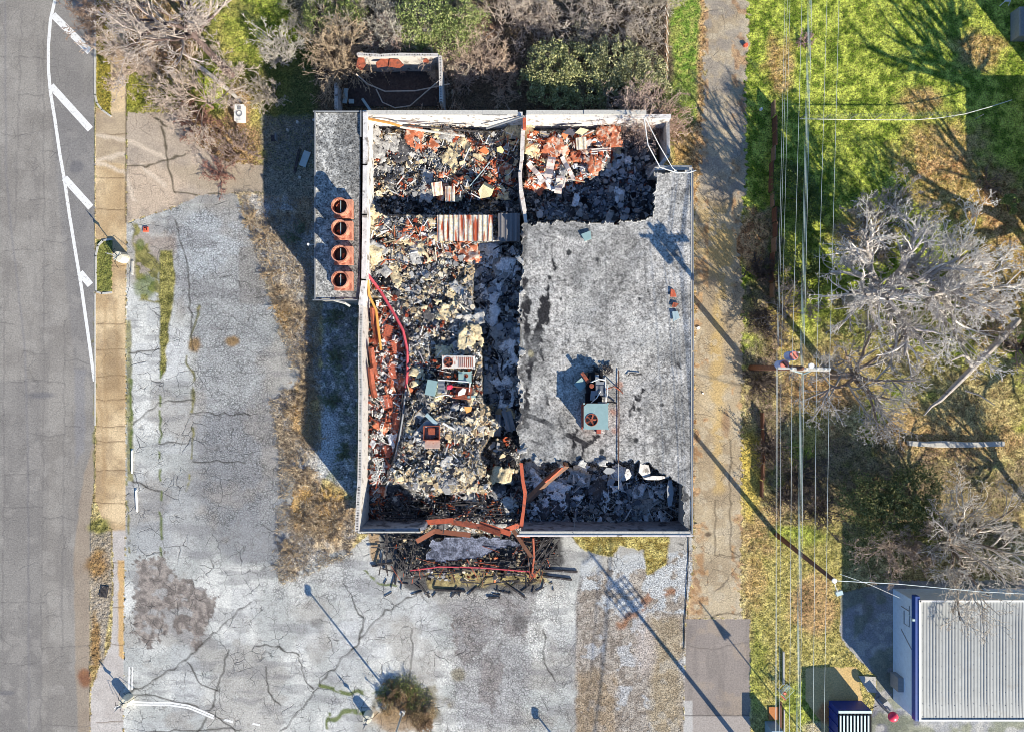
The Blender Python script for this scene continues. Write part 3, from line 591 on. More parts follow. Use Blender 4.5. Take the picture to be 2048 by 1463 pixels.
mb = MB(); wall(mb, [W(1343, 229), W(1345, 300), W(1318, 332)], 0, ZT - 1.2, .25); place(mb.build("wall", M_block), bld)
mb = MB(); wall(mb, [W(1312, 335), W(1386, 335)], 0, ZT - .3, .25); place(mb.build("wall", M_block), bld)
M_shade_toned = m_plain("shade_toned_wall", C(150, 150, 156), .9, 0, (.6, 1.2), 2, .2, .02, (.9, .52, C(70, 70, 76)))  # south wall grey darkened to carry its shade in the colour, blotches over it
mb = MB(); wall(mb, [W(1045, 1066), W(1380, 1066)], 0, ZT - .12, .26); place(mb.build("wall", M_shade_toned), bld)
mb = MB(); wall(mb, [W(713, 1062), W(838, 1060), W(848, 1056)], 0, ZT - .2, .26); place(mb.build("wall", M_shade_toned), bld)
for (x_, y_, z_, a_, b_) in ((778, 1064, -.12, 4.6, .1), (1210, 1066, -.1, 12.6, .3)): mb = MB(); mb.box((*W(x_, y_), ZT + z_), (a_, b_, .12)); place(mb.build("coping", M_conc), bld)
mb = MB(); mb.box((*W(1210, 1070.5), ZT - .03), (13.0, .1, .12)); place(mb.build("coping", m_plain("white_coping", C(235, 225, 220), .6, 0, (.8, 1.1), 3, .1, .01, (1.5, .6, C(120, 112, 108)))), bld)
wpts = [W(731, 226), W(731, 330), W(730, 430), W(728, 560), W(722, 610), W(720, 700), W(721, 780), W(720, 880), W(719, 960), W(716, 1000), W(714, 1062)]
mb = MB(); wall(mb, wpts[:5], 0, ZT + .12, .34); place(mb.build("wall", M_wall), bld)
mb = MB(); wall(mb, wpts[4:], 0, ZT - .2, .3); cmu_top(mb, wpts[4:], ZT - .2, .3); o = place(mb.build("wall", M_block), bld); o["label"] = "bowed white block wall with its hollow block cores open at the top"
# ground under the wrecked rooms
def bedz(px, py):
    n = fbm(px, py, 26, 4, 71); n9 = fbm(px, py, 9, 3, 72); z = np.full(px.shape, 1.0)
    def S(m, v):
        nonlocal z
        z = z * (1 - m) + v * m
    def md(poly, soft=8, amp=5): return 1 - ss(sdf(px, py, poly) + (n - .5) * 2 * amp, -soft / 2, soft / 2)
    S(md([(735, 258), (1040, 258), (1040, 400), (735, 400)], 14, 8), 2.1)
    S(md([(1052, 258), (1230, 258), (1215, 330), (1150, 375), (1052, 385)], 14, 8), 2.4)
    S(md([(1052, 385), (1310, 330), (1310, 442), (1052, 445)], 20, 6), 1.3)
    S(md([(733, 394), (1044, 394), (1044, 432), (733, 432)], 5, 4), 1.7)
    S(md([(733, 432), (1042, 430), (1042, 482), (960, 486), (942, 500), (733, 600)], 4, 3), 3.1)
    S(md([(733, 480), (944, 480), (948, 600), (966, 700), (968, 800), (995, 850), (962, 905), (975, 960), (990, 990), (733, 1000)], 6, 6), 2.9)
    S(md([(733, 590), (790, 600), (815, 680), (815, 760), (800, 880), (770, 960), (745, 1000), (733, 1000)], 10, 3), 2.1)
    S(md([(733, 960), (850, 990), (1000, 980), (1040, 950), (1042, 1062), (733, 1062)], 14, 8), 1.3)
    S(md([(733, 985), (800, 970), (850, 1000), (850, 1062), (720, 1062)], 14, 6), .8)
    S(md([(1052, 925), (1362, 925), (1362, 1062), (1052, 1062)], 8, 4), .9)
    S(md([(945, 490), (1046, 486), (1046, 950), (985, 950), (965, 900), (1000, 850), (972, 790), (968, 700), (950, 600)], 6, 5), 1.1)
    S(md([(978, 880), (1040, 870), (1040, 960), (1000, 970)], 10, 6), 1.9)
    return z + (n - .5) * .7 + (n9 - .5) * .35
CH_ASH = [C(196, 194, 190), C(160, 158, 156), C(122, 120, 120), C(176, 172, 168)]; CH_TAN = [C(226, 206, 170), C(206, 186, 152), C(238, 224, 196), C(188, 164, 130)]
CH_CHAR = [C(44, 42, 44), C(70, 68, 70), C(88, 86, 88), C(30, 29, 32)]; CH_RUST = [C(186, 92, 60), C(158, 72, 50), C(212, 124, 84), C(120, 62, 48)]; CH_WH = [C(240, 236, 230), C(226, 214, 206), C(250, 248, 244)]
CH_BRICK = [C(186, 96, 72), C(206, 122, 98), C(164, 78, 58)]; CH_SLATE = [C(176, 180, 186), C(140, 146, 154), C(210, 212, 212), C(112, 116, 124)]
def pal(wts):
    r = random.random() * sum(w for w, _ in wts)
    for w, c in wts:
        r -= w
        if r <= 0: return random.choice(c)
    return wts[-1][1][0]
ZN = [  # polygon, count, (min,max) size, palette, tilt
 ("north-west room", [(738, 262), (1038, 262), (1038, 398), (738, 398)], 1150, (.12, .5), [(.34, CH_ASH), (.3, CH_TAN), (.24, CH_CHAR), (.14, CH_RUST)], .35),
 ("north-west room", [(930, 290), (1038, 275), (1038, 390), (880, 400), (870, 350)], 380, (.15, .75), [(.1, CH_ASH), (.3, CH_TAN), (.35, CH_CHAR), (.35, CH_RUST)], .6),
 ("north-west room", [(738, 392), (1040, 396), (1040, 430), (738, 430)], 420, (.12, .4), [(.25, CH_ASH), (.8, CH_CHAR), (.4, CH_SLATE)], .3),
 ("north-east room", [(1056, 265), (1235, 262), (1225, 330), (1150, 372), (1056, 382)], 700, (.12, .6), [(.2, CH_ASH), (.2, CH_TAN), (.3, CH_CHAR), (.45, CH_RUST), (.25, CH_WH)], .55),
 ("north-east room", [(1056, 380), (1310, 290), (1308, 440), (1056, 442)], 640, (.12, .6), [(.3, CH_ASH), (.4, CH_CHAR), (.6, CH_SLATE)], .35),
 ("middle strip", [(736, 434), (880, 432), (880, 482), (940, 486), (940, 500), (736, 540)], 560, (.14, .6), [(.2, CH_ASH), (.5, CH_TAN), (.25, CH_CHAR), (.15, CH_RUST), (.2, CH_WH)], .35),
 ("long middle room", [(740, 500), (944, 490), (948, 600), (962, 700), (900, 700), (870, 620), (820, 640), (790, 600), (745, 580)], 900, (.12, .5), [(.3, CH_ASH), (.42, CH_TAN), (.4, CH_CHAR), (.05, CH_RUST)], .3),
 ("long middle room", [(820, 640), (960, 680), (966, 800), (985, 850), (965, 905), (975, 960), (800, 965), (815, 800)], 1250, (.12, .45), [(.35, CH_ASH), (.25, CH_TAN), (.45, CH_CHAR), (.03, CH_RUST)], .4),
 ("long middle room", [(870, 835), (985, 800), (1000, 850), (965, 885), (900, 880)], 300, (.2, .7), [(.1, CH_ASH), (.8, CH_TAN), (.12, CH_CHAR)], .6),
 ("long middle room", [(800, 940), (985, 930), (995, 985), (820, 975)], 320, (.2, .8), [(.25, CH_ASH), (.6, CH_TAN), (.3, CH_CHAR), (.06, CH_RUST)], .3),
 ("western strip", [(738, 600), (785, 610), (812, 680), (812, 760), (798, 880), (768, 960), (740, 1000)], 900, (.1, .35), [(.55, CH_WH), (.38, CH_BRICK), (.22, CH_CHAR), (.22, CH_RUST)], .5),
 ("dark valley beside the roof", [(948, 492), (1040, 488), (1038, 640), (1034, 860), (985, 870), (972, 790), (968, 700), (950, 600)], 800, (.14, .6), [(.3, CH_ASH), (.15, CH_CHAR), (.8, CH_SLATE)], .35),
 ("dark valley beside the roof", [(1000, 800), (1036, 800), (1036, 1040), (990, 1040), (965, 960)], 300, (.14, .6), [(.3, CH_ASH), (.3, CH_TAN), (.8, CH_CHAR), (.1, CH_RUST)], .5),
 ("south-west corner", [(735, 975), (860, 985), (1038, 985), (1040, 1048), (735, 1045)], 800, (.1, .4), [(.25, CH_ASH), (.9, CH_CHAR), (.12, CH_RUST), (.1, CH_TAN), (.1, CH_WH)], .6),
 ("southern room", [(1056, 935), (1240, 935), (1300, 960), (1350, 965), (1352, 1045), (1056, 1045)], 800, (.1, .6), [(.4, CH_ASH), (.25, CH_CHAR), (.8, CH_SLATE)], .35),
 ("front canopy", [(790, 1070), (1110, 1070), (1120, 1110), (1070, 1165), (830, 1160), (790, 1110)], 800, (.08, .4), [(.35, CH_ASH), (.9, CH_CHAR), (.12, CH_RUST), (.2, CH_TAN)], .6)]
bx = np.arange(716, 1384, 2.0); by = np.arange(232, 1068, 2.0); BX, BY = np.meshgrid(bx, by)
BZ = bedz(BX, BY); G = mix2(C(112, 110, 108), C(186, 183, 178), ss(fbm(BX, BY, 16, 3, 73), .35, .65))
t_ = ss(fbm(BX, BY, 34, 3, 74), .52, .6); t2 = ss(fbm(BX, BY, 7, 3, 75), .3, .6)
ashm = mix2(C(120, 118, 116), C(178, 176, 172), t2)
def bput(m, c): 
    global G
    G = G * (1 - m[..., None]) + c * m[..., None]
def bm(poly, soft=6, amp=8): return 1 - ss(sdf(BX, BY, poly) + (fbm(BX, BY, 22, 3, 76) - .5) * 2 * amp, -soft / 2, soft / 2)
bput(bm([(735, 255), (1310, 255), (1310, 400), (735, 400)]) * t_, ashm)
bput(bm([(735, 480), (960, 480), (970, 1000), (735, 1000)]) * t_, ashm)
membranes = [[(885, 620), (940, 625), (962, 680), (966, 770), (950, 790), (940, 720), (880, 700), (830, 745), (820, 680), (880, 660)], [(870, 585), (945, 585), (948, 625), (900, 620)], [(800, 255), (930, 270), (910, 330), (850, 380), (790, 360), (760, 320), (790, 290)]]
for p in membranes: bput(bm(p, 4, 5), mix2(C(150, 148, 144), C(206, 204, 198), t2))
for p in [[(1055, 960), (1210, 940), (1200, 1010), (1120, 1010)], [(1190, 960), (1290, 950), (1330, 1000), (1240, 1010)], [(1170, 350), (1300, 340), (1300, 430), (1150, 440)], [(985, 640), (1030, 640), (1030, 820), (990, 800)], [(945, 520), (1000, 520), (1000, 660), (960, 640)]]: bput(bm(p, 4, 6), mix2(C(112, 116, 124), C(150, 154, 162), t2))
k_ = (1 - BZ / H) / PPM; BV = np.stack([(BX - CX) * k_, -(BY - CY) * k_, BZ], -1).reshape(-1, 3)
ny, nx = BX.shape; i_, j_ = np.meshgrid(np.arange(ny - 1), np.arange(nx - 1), indexing='ij'); b0 = i_ * nx + j_
F = np.stack([b0, b0 + nx, b0 + nx + 1, b0 + 1], -1)
okc = (~((BX > 1386) | ((BX > 1312) & (BY < 338)) & (BY > 0) | ((BX > 1050) & (BY > 450) & (BY < 905)))[:-1, :-1])
Fk = F[okc]; E2 = np.zeros((len(BV), 3)); tn_ = ss(fbm(BX, BY, 40, 3, 78), .38, .55) * (BX < 1000); rs_ = ss(fbm(BX, BY, 30, 3, 79), .45, .6) * (1 - (BX > 940) * (BY > 480)); E2[:, 0] = (tn_ * (1 - .9 * (BX < 812) * (BY > 600))).ravel(); E2[:, 1] = rs_.ravel()
u, inv = np.unique(Fk, return_inverse=True)
o = link("rubble_bed", raw_mesh("rubble_bed", BV[u], inv.reshape(-1, 4), np.clip(G, 0, .8).reshape(-1, 3)[u], MBED, False, E2[u]))
tag(o, "fine ash, char and crushed roofing covering the floors of the burned rooms", "rubble", kind="stuff")
def bz1(px, py): return float(bedz(np.array([[px]]), np.array([[py]]))[0, 0])
def sample(poly, n):
    xs = [p[0] for p in poly]; ys = [p[1] for p in poly]; out = []
    while len(out) < n:
        x = rng.uniform(min(xs), max(xs), n * 3); y = rng.uniform(min(ys), max(ys), n * 3); ok = sdf(x, y, poly) < 0
        out += list(zip(x[ok], y[ok]))
    return out[:n]
small = MB(); big = []
def colname(c):
    r, g, b_ = c
    if max(c) < .12: return "charred black"
    if r > g * 1.9: return "rust coloured"
    if r > b_ * 1.35: return "tan"
    if min(c) > .55: return "white"
    return "grey"
for zi, (zn, poly, n, (s0, s1), pl, tilt) in enumerate(ZN):
    pts = sample(poly, n); zz = bedz(np.array([[p[0] for p in pts]]), np.array([[p[1] for p in pts]]))[0] if zn != "front canopy" else np.full(n, .25) + rng.uniform(0, .5, n)
    for (px, py), z in zip(pts, zz):
        s = 1.3 * (s0 + (s1 - s0) * random.random() ** 2.2); c = pal(pl)
        # colours cluster so that the debris reads in drifts
        q = float(vn(np.array([[px]]), np.array([[py]]), 26, 77 + zi)[0, 0])
        if zn != 'western strip':
            cum = 0; tot = sum(w for w, _ in pl); qq = min(.999, max(0, (q - .5) * 1.5 + .5 + U(-.22, .22))); 
            for w_, cs_ in pl:
                cum += w_ / tot
                if qq <= cum: c = random.choice(cs_); break
        el = U(.55, 1.0) if random.random() < .75 else U(.2, .4)
        loc = P(px, py, z + s * .12 + U(0, .12)); arg = (s, s * el, U(.03, .09) + s * .06, U(0, 6.28), U(-tilt, tilt), U(-tilt, tilt), np.array(c) * U(.85, 1.1), random.choice((4, 5, 5, 6)))
        if s > .56: big.append((s, zn, loc, arg))
        else: small.chunk(loc, *arg)
big.sort(key=lambda t: -t[0])
for k, (s, zn, loc, a) in enumerate(big):
    if k < 270:
        mb = MB(); mb.chunk((0, 0, 0), *a); o = mb.build("rubble_slab", MR); o.location = loc
        cn = colname(a[6]); where = {"front canopy": "beside the fallen front canopy"}.get(zn, "lying in the " + zn if zn != "southern room" else "on the floor of the southern room")
        tag(o, "broken %s slab %s" % (cn, where), "debris slab", "%s slabs %s" % (cn, where))
    else: small.chunk(loc, *a)
for (n_, poly, cs) in [(110, ZN[0][1], (CH_ASH, CH_CHAR, CH_WH)), (170, ZN[3][1], (CH_RUST, CH_WH, CH_RUST, CH_TAN)), (120, ZN[1][1], (CH_RUST, CH_CHAR, CH_WH)), (120, ZN[5][1], (CH_TAN, CH_RUST, CH_WH)), (130, ZN[7][1], (CH_ASH, CH_CHAR, CH_TAN, CH_WH)), (60, ZN[6][1], (CH_ASH, CH_CHAR, CH_TAN)), (150, ZN[10][1], (CH_RUST, CH_WH, CH_BRICK)), (300, ZN[13][1], (CH_CHAR, CH_RUST, CH_ASH, CH_CHAR)), (80, ZN[14][1], (CH_WH, CH_SLATE)), (90, ZN[11][1], (CH_SLATE, CH_CHAR))]:
    for (px, py) in sample(poly, n_):
        L_ = U(.25, 1.1); small.box(P(px, py, bz1(px, py) + U(.15, .4)), (L_, U(.03, .09), U(.02, .05)), rz=U(0, 3.1), ry=U(-.3, .3), col=random.choice(random.choice(cs)))
for (zi_, n_) in ((0, 900), (1, 300), (3, 450), (5, 450), (6, 500), (7, 900), (9, 300), (10, 500), (13, 500), (14, 500), (11, 400), (4, 300)):
    zn, poly, _, _, pl, _ = ZN[zi_]; pts = sample(poly, n_); zz = bedz(np.array([[p[0] for p in pts]]), np.array([[p[1] for p in pts]]))[0]
    for (px, py), z in zip(pts, zz):
        s = U(.07, .17); c = random.choice((CH_WH, CH_ASH, CH_TAN, CH_CHAR, CH_ASH, CH_WH)[random.randrange(6)]); small.chunk(P(px, py, z + U(.1, .38)), s, s * U(.5, 1), U(.03, .07), U(0, 6.28), U(-.6, .6), U(-.6, .6), np.array(c) * U(.8, 1.05), 4)
tag(small.build("rubble", MR), "countless small broken pieces of roofing, block, ash and rusted metal in the burned rooms", "rubble", kind="stuff")

# crumpled sheets of roofing and tin draped over the debris
def m_sheet(name, c1, spots):
    return m_plain(name, c1, .8, 0, (.45, 1.45), 7, .6, .04, spots)
MS = dict(grey=m_sheet("granulated_roofing", C(182, 179, 174), (2.0, .58, C(96, 94, 94))), black=m_sheet("charred_roofing", C(84, 82, 84), (3, .55, C(150, 148, 146))), pale=m_sheet("pale_membrane", C(250, 251, 252), (2.0, .6, C(170, 174, 180))),
          rust=m_plain("crumpled_rusty_tin", C(196, 112, 76), .75, 0, (.5, 1.4), 4, .4, .03, (2.0, .52, C(228, 208, 186))), tan=m_sheet("tan_insulation", C(226, 206, 164), (3, .56, C(150, 130, 104))))
def crumple(px, py, w, h, a, kind, dz=.25, seed=0, label="", grp=None, zz=None):
    r = np.random.default_rng(seed + 500); n = max(9, int(w / .11)); m_ = max(7, int(h / .11)); u = np.linspace(-1, 1, n); v = np.linspace(-1, 1, m_); Ux, Vy = np.meshgrid(u, v)
    edge = .78 + .5 * (fbm(Ux * 40 + seed * 90 + 300, Vy * 40 + 300, 26, 3, 201) - .5) * 2; th = np.arctan2(Vy, Ux); sq = (np.abs(np.cos(th)) ** 6 + np.abs(np.sin(th)) ** 6) ** (-1 / 6)
    ok = (np.hypot(Ux, Vy) / sq) < edge + .12; x = Ux * w / 2; y = Vy * h / 2; z = (fbm(x * 20 + seed * 70 + 200, y * 20 + 200, 16, 3, 202) - .5) * .55 + (vn(x * 20 + seed * 31, y * 20, 5, 203) - .5) * .09 + U(-.12, .12) * x + U(-.12, .12) * y
    okf = ok[:-1, :-1] & ok[1:, :-1] & ok[:-1, 1:] & ok[1:, 1:]; I, J = np.where(okf); b0 = I * n + J; F = np.stack([b0, b0 + 1, b0 + n + 1, b0 + n], -1)
    if len(F) < 4: return
    c, s = math.cos(a), math.sin(a); V = np.stack([x * c - y * s, x * s + y * c, z], -1).reshape(-1, 3); u_, inv = np.unique(F, return_inverse=True)
    me = raw_mesh("roofing_sheet", V[u_], inv.reshape(-1, 4), None, MS[kind], False); o = link("roofing_sheet", me); o.location = P(px, py, (bz1(px, py) if zz is None else zz) + dz)
    md = o.modifiers.new("thickness", 'SOLIDIFY'); md.thickness = .035; tag(o, label, "roofing sheet", grp)
KN = dict(grey="crumpled grey granulated roofing sheet", black="charred black roofing sheet", pale="pale membrane sheet", rust="crumpled rusty tin sheet", tan="buckled tan insulation sheet")
sd = 0
for (zn, poly, items) in [("north-west room", ZN[0][1], dict(grey=12, black=6, tan=7, rust=5)), ("north-west room", ZN[1][1], dict(rust=13, tan=6, black=3)), ("north-east room", ZN[3][1], dict(rust=16, grey=3, pale=3, tan=6)), ("north-east room", ZN[4][1], dict(pale=6, grey=6, black=3)),
    ("middle strip", ZN[5][1], dict(grey=3, tan=9, rust=5)), ("long middle room", ZN[6][1], dict(grey=7, tan=10, black=4)), ("long middle room", ZN[7][1], dict(grey=13, black=7, tan=9)), ("dark valley beside the roof", ZN[11][1], dict(pale=15, grey=8)), ("dark valley beside the roof", ZN[12][1], dict(grey=4, tan=2)),
    ("southern room", ZN[14][1], dict(pale=12, grey=7, black=3)), ("south-west corner", ZN[13][1], dict(black=8, grey=5, rust=4)), ("southern room", ZN[14][1], dict(pale=8)), ("dark valley beside the roof", ZN[11][1], dict(pale=9)), ("western strip", ZN[10][1], dict(rust=12, pale=3))]:
    for kind, n_ in items.items():
        for (px, py) in sample(poly, n_):
            sd += 1; w_ = U(.7, 2.3); lab = KN[kind] + (" on the floor of the southern room" if zn == "southern room" else " lying in the " + zn)
            crumple(px, py, w_, w_ * U(.45, .9), U(0, 3.1), kind, U(.12, .3), sd, lab, lab.replace("sheet", "sheets", 1))
# roofs as thick slabs with ragged burned edges; the surface is one gridded sheet
MRF = MG
def roof_sheet(name, poly, z, colfn, par, thick=.28, amp=2.5, label=None, drop=None):
    xs = [p[0] for p in poly]; ys = [p[1] for p in poly]
    xx, yy = np.meshgrid(np.arange(min(xs) - 6, max(xs) + 7, 2.0), np.arange(min(ys) - 6, max(ys) + 7, 2.0))
    d = sdf(xx, yy, poly) + (fbm(xx, yy, 9, 3, 81) - .5) * 2 * amp * np.where((xx < 1062) | (yy > 900) | (yy < 460), 2.6, 1) * (xx < 1370) ; ok = (d < 0)
    zz = z + (fbm(xx, yy, 60, 3, 82) - .5) * .12 + (fbm(xx, yy, 5, 2, 83) - .5) * .02
    if drop is not None: zz = zz - drop(xx, yy)
    kk = (1 - zz / H) / PPM; VV = np.stack([(xx - CX) * kk, -(yy - CY) * kk, zz], -1); ny, nx = xx.shape
    cc, ee = colfn(xx, yy); okf = ok[:-1, :-1] & ok[1:, :-1] & ok[:-1, 1:] & ok[1:, 1:]
    i_, j_ = np.meshgrid(np.arange(ny - 1), np.arange(nx - 1), indexing='ij'); b0 = i_ * nx + j_
    F = np.stack([b0, b0 + nx, b0 + nx + 1, b0 + 1], -1)
    top = F[okf]; N = ny * nx
    bot = top[:, ::-1] + N; pad_ = np.pad(okf, 1); sides = []
    for (di, dj, va, vb) in ((-1, 0, (0, 0), (0, 1)), (1, 0, (1, 1), (1, 0)), (0, -1, (1, 0), (0, 0)), (0, 1, (0, 1), (1, 1))):
        nb = pad_[1 + di: 1 + di + ny - 1, 1 + dj: 1 + dj + nx - 1]; e = okf & ~nb; I, J = np.where(e)
        A = (I + va[0]) * nx + J + va[1]; B = (I + vb[0]) * nx + J + vb[1]; sides.append(np.stack([B, A, A + N, B + N], -1))
    FF = np.vstack([top, bot] + sides); Vt = VV.reshape(-1, 3); Vb = Vt - np.array((0, 0, thick)); AV = np.vstack([Vt, Vb])
    ac = np.vstack([cc.reshape(-1, 3), np.tile(C(120, 105, 92), (N, 1))]); ae = np.vstack([ee.reshape(-1, 3)] * 2)
    u, inv = np.unique(FF, return_inverse=True)
    o = link(name, raw_mesh(name, AV[u], inv.reshape(-1, 4), ac[u], MRF, False, ae[u]))
    if label: o["label"] = label
    return place(o, par)
def roofcol(xx, yy):
    a = fbm(xx, yy, 40, 4, 84); b_ = fbm(xx, yy, 12, 3, 85); sp = fbm(xx, yy, 5, 2, 86)
    c = mix2(C(150, 147, 142), C(186, 182, 176), ss(a, .3, .7)); c = c * (1 - (.4 * ss(sp, .58, .7))[..., None]) * (1 + .25 * ss(vn(xx, yy, 2.6, 99), .55, .9) - .3 * ss(vn(xx, yy, 2.4, 98), .6, .9))[..., None]
    def dk(m, col, al=1):
        nonlocal c
        m = (m * al)[..., None]; c = c * (1 - m) + col * m
    tn = (fbm(xx, yy, 10, 3, 87) - .5) * 16
    def st(pts, w): return 1 - ss(sline(xx + tn, yy + tn * .7, pts), w - 1, w + 1)
    tear = C(48, 47, 49)
    for pts, w in [([(1096, 570), (1094, 650)], 2.5), ([(1092, 600), (1082, 645), (1074, 680), (1062, 725)], 9), ([(1052, 560), (1050, 620), (1056, 700)], 4), ([(1062, 725), (1052, 790), (1050, 850)], 5), ([(1075, 690), (1088, 720)], 3), ([(1060, 750), (1052, 800)], 3), ([(1085, 772), (1094, 806)], 2.5), ([(1054, 830), (1090, 842), (1120, 862), (1175, 888)], 4.5), ([(1152, 860), (1148, 900), (1140, 920)], 4.5), ([(1195, 872), (1172, 890), (1158, 920)], 4.5), ([(1100, 860), (1090, 920)], 3.2), ([(1120, 838), (1124, 860)], 2.5), ([(1283, 776), (1272, 805), (1258, 830)], 2.6), ([(1258, 745), (1285, 749)], 1), ([(1062, 880), (1082, 888)], 2.5), ([(1298, 575), (1296, 596)], 1.2), ([(1355, 725), (1360, 735)], 1.6), ([(1175, 545), (1178, 570)], 1.2), ([(1108, 520), (1110, 540)], 2.4), ([(1058, 600), (1050, 640)], 3)]: dk(st(pts, w), tear)
    for (x, y, r) in [(1194, 519, 4), (1137, 505, 5), (1099, 555, 4), (1060, 606, 4), (1122, 598, 3), (1278, 598, 3), (1101, 761, 3), (1326, 809, 3), (1278, 818, 4), (1203, 902, 5), (1273, 880, 4), (1084, 815, 3), (1137, 682, 2), (1282, 690, 3)]: dk(1 - ss(np.hypot(xx - x + tn * .3, (yy - y) * .8) , r - 1, r + 1), C(60, 60, 60))
    dk(1 - ss(np.hypot((xx - 1160) / 50, (yy - 466) / 14) + tn * .02, .5, 1.1), C(112, 112, 110), .8)
    dk(1 - ss(np.hypot((xx - 1062) / 7, (yy - 707) / 9), .6, 1.1), C(190, 176, 120), .7)
    for (x, y, r) in [(1238, 770, 9), (1228, 823, 8), (1232, 860, 8)]: dk((1 - ss(np.hypot(xx - x + tn * .5, yy - y), r - 5, r + 3)), C(176, 112, 82), .6)
    for x in (1130, 1212, 1290): dk(1 - ss(np.abs(xx - x - (fbm(xx, yy, 90, 2, 88) - .5) * 12), .5, 2), C(98, 97, 96), .5)
    dk(st([(1210, 500), (1208, 570), (1180, 650), (1150, 740), (1125, 810)], .8), C(206, 205, 202), .5)
    dk(ss(fbm(xx, yy, 70, 3, 89), .5, .66), C(122, 121, 119), .5); dk(ss(fbm(xx, yy, 46, 4, 93), .56, .66), C(206, 203, 196), .35); dk(1 - ss(np.abs(fbm(xx, yy, 60, 3, 94) - .5), .004, .012), C(84, 82, 82), .6 * (fbm(xx, yy, 30, 2, 95) > .52))
    dk(ss(fbm(xx, yy, 14, 3, 96), .5, .6) * (1 - ss(np.minimum(xx - 1036, 928 - yy + 60 * (xx > 1245)), 4, 26)), C(58, 56, 56), .8)
    e = np.zeros(xx.shape + (3,)); e[..., 2] = .62; return c, e
rf = [(1046, 445), (1060, 447), (1120, 441), (1200, 446), (1288, 441), (1308, 425), (1310, 345), (1384, 338), (1384, 1064), (1366, 1050), (1364, 968), (1348, 962), (1300, 930), (1262, 922), (1232, 926), (1160, 924), (1100, 926), (1042, 920), (1034, 860), (1040, 800), (1034, 740), (1040, 660), (1036, 600), (1044, 540), (1042, 480)]
roof_sheet("roof", rf, ZT, roofcol, bld, .3, 3, "intact flat grey granulated membrane roof with dark tears")
mb = MB(); mb.box((*((W(1042, 450) + W(1036, 915)) / 2 + np.array((.35, 0))), 2.0), (.2, 17.0, 4.0)); place(mb.build("partition_wall", M_block), bld)
mb = MB(); mb.box((*W(1178, 452), 1.9), (9.6, .2, 3.9)); place(mb.build("partition_wall", M_block), bld)
mb = MB(); mb.box((*W(1170, 905), 1.9), (9.6, .2, 3.9)); place(mb.build("partition_wall", m_plain("scorched_wall", C(140, 132, 126), .9)), bld)
mb = MB()
for a, b_ in (((1385, 338), (1386, 700)), ((1386, 704), (1384, 1066))):
    A, B = W(*a), W(*b_); d = B - A; mb.box((*((A + B) / 2), ZT + .03), (np.linalg.norm(d), .08, .14), rz=math.atan2(d[1], d[0]))
mb.box((*W(1349, 333), ZT + .02), (2.5, .1, .12)); place(mb.build("roof_edge", M_grey), bld)
for k, (px, py) in enumerate([(1046, 470), (1040, 520), (1046, 585), (1038, 640), (1044, 705), (1038, 770), (1042, 840), (1044, 900), (1075, 922), (1120, 926), (1165, 926), (1205, 926)]):
    crumple(px, py, U(.5, 1.1), U(.35, .7), U(0, 3.1), "grey" if k % 3 else "black", .12, 900 + k, "curled torn flap of roofing along the broken edge of the grey roof", "torn flaps along the broken roof edge", ZT)
# annex roof on the left
def annexcol(xx, yy):
    a = fbm(xx, yy, 30, 4, 90); b_ = fbm(xx, yy, 6, 3, 91)
    c = mix2(C(128, 127, 124), C(180, 178, 172), ss(b_, .3, .65)); dkm = ss(a - np.abs(xx - 690) / 260, .38, .55) * ss(b_, .35, .6) * (1 - ss(yy, 340, 380) * (xx < 700))
    c = c * (1 - dkm[..., None] * .75) + C(66, 66, 66) * dkm[..., None] * .75
    m = ((xx > 702) * .6 * ss(b_, .3, .6))[..., None]; c = c * (1 - m) + C(104, 102, 100) * m
    e = np.zeros(xx.shape + (3,)); e[..., 2] = .85; return c, e
roof_sheet("roof", [(630, 224), (721, 225), (721, 590), (716, 598), (630, 598)], ZT - .1, annexcol, bld, .25, .3, "flat grey roof of the side annex")
mb = MB(); A = W(631, 224); B = W(631, 598)
mb.box((A[0] + .16, (A[1] + B[1]) / 2, 2.05), (.24, A[1] - B[1] - .3, 4.1)); mb.box(((W(676, 224))[0], A[1] - .16, 2.05), (3.2, .24, 4.1)); mb.box(((W(676, 224))[0], B[1] + .16, 2.05), (3.2, .24, 4.1)); place(mb.build("wall", m_plain("annex_wall", C(150, 146, 140), .9)), bld)
mb = MB(); mb.box((A[0] - .04, (A[1] + B[1]) / 2, ZT - .07), (.07, A[1] - B[1] + .1, .16)); mb.box((W(676, 224)[0], A[1] + .05, ZT - .07), (3.7, .07, .16)); mb.box((W(670, 224)[0], B[1] - .06, ZT - .07), (3.3, .07, .16)); mb.box((W(722, 224)[0], W(722, 248)[1], ZT + .0), (.07, 1.9, .2)); place(mb.build("roof_edge", M_grey), bld)
# white capped partition between the north rooms
pp = [W(1048, 232, 3.9), W(1046, 262, 3.9), W(1044, 310, 3.9), (W(1040, 345, 3.9)), W(1042, 380, 3.9), W(1049, 420, 3.9), W(1052, 444, 3.9)]
mb = MB()
for i in range(len(pp) - 1):
    wall(mb, [pp[i], pp[i + 1]], .3, 3.9 - .05 * (i % 3), .26 + .05 * math.sin(i * 2))
o = place(mb.build("partition_wall", m_plain("peeling_white", C(232, 220, 208), .8, 0, (.7, 1.15), 4, .4, .02, (2.2, .6, C(150, 110, 92)))), bld); o["label"] = "crooked white partition wall between the two north rooms"
mb = MB(); mb.box((*W(1049, 246, 4.3), 4.1), (.24, .8, .3)); place(mb.build("beam_stub", M_beam), bld)

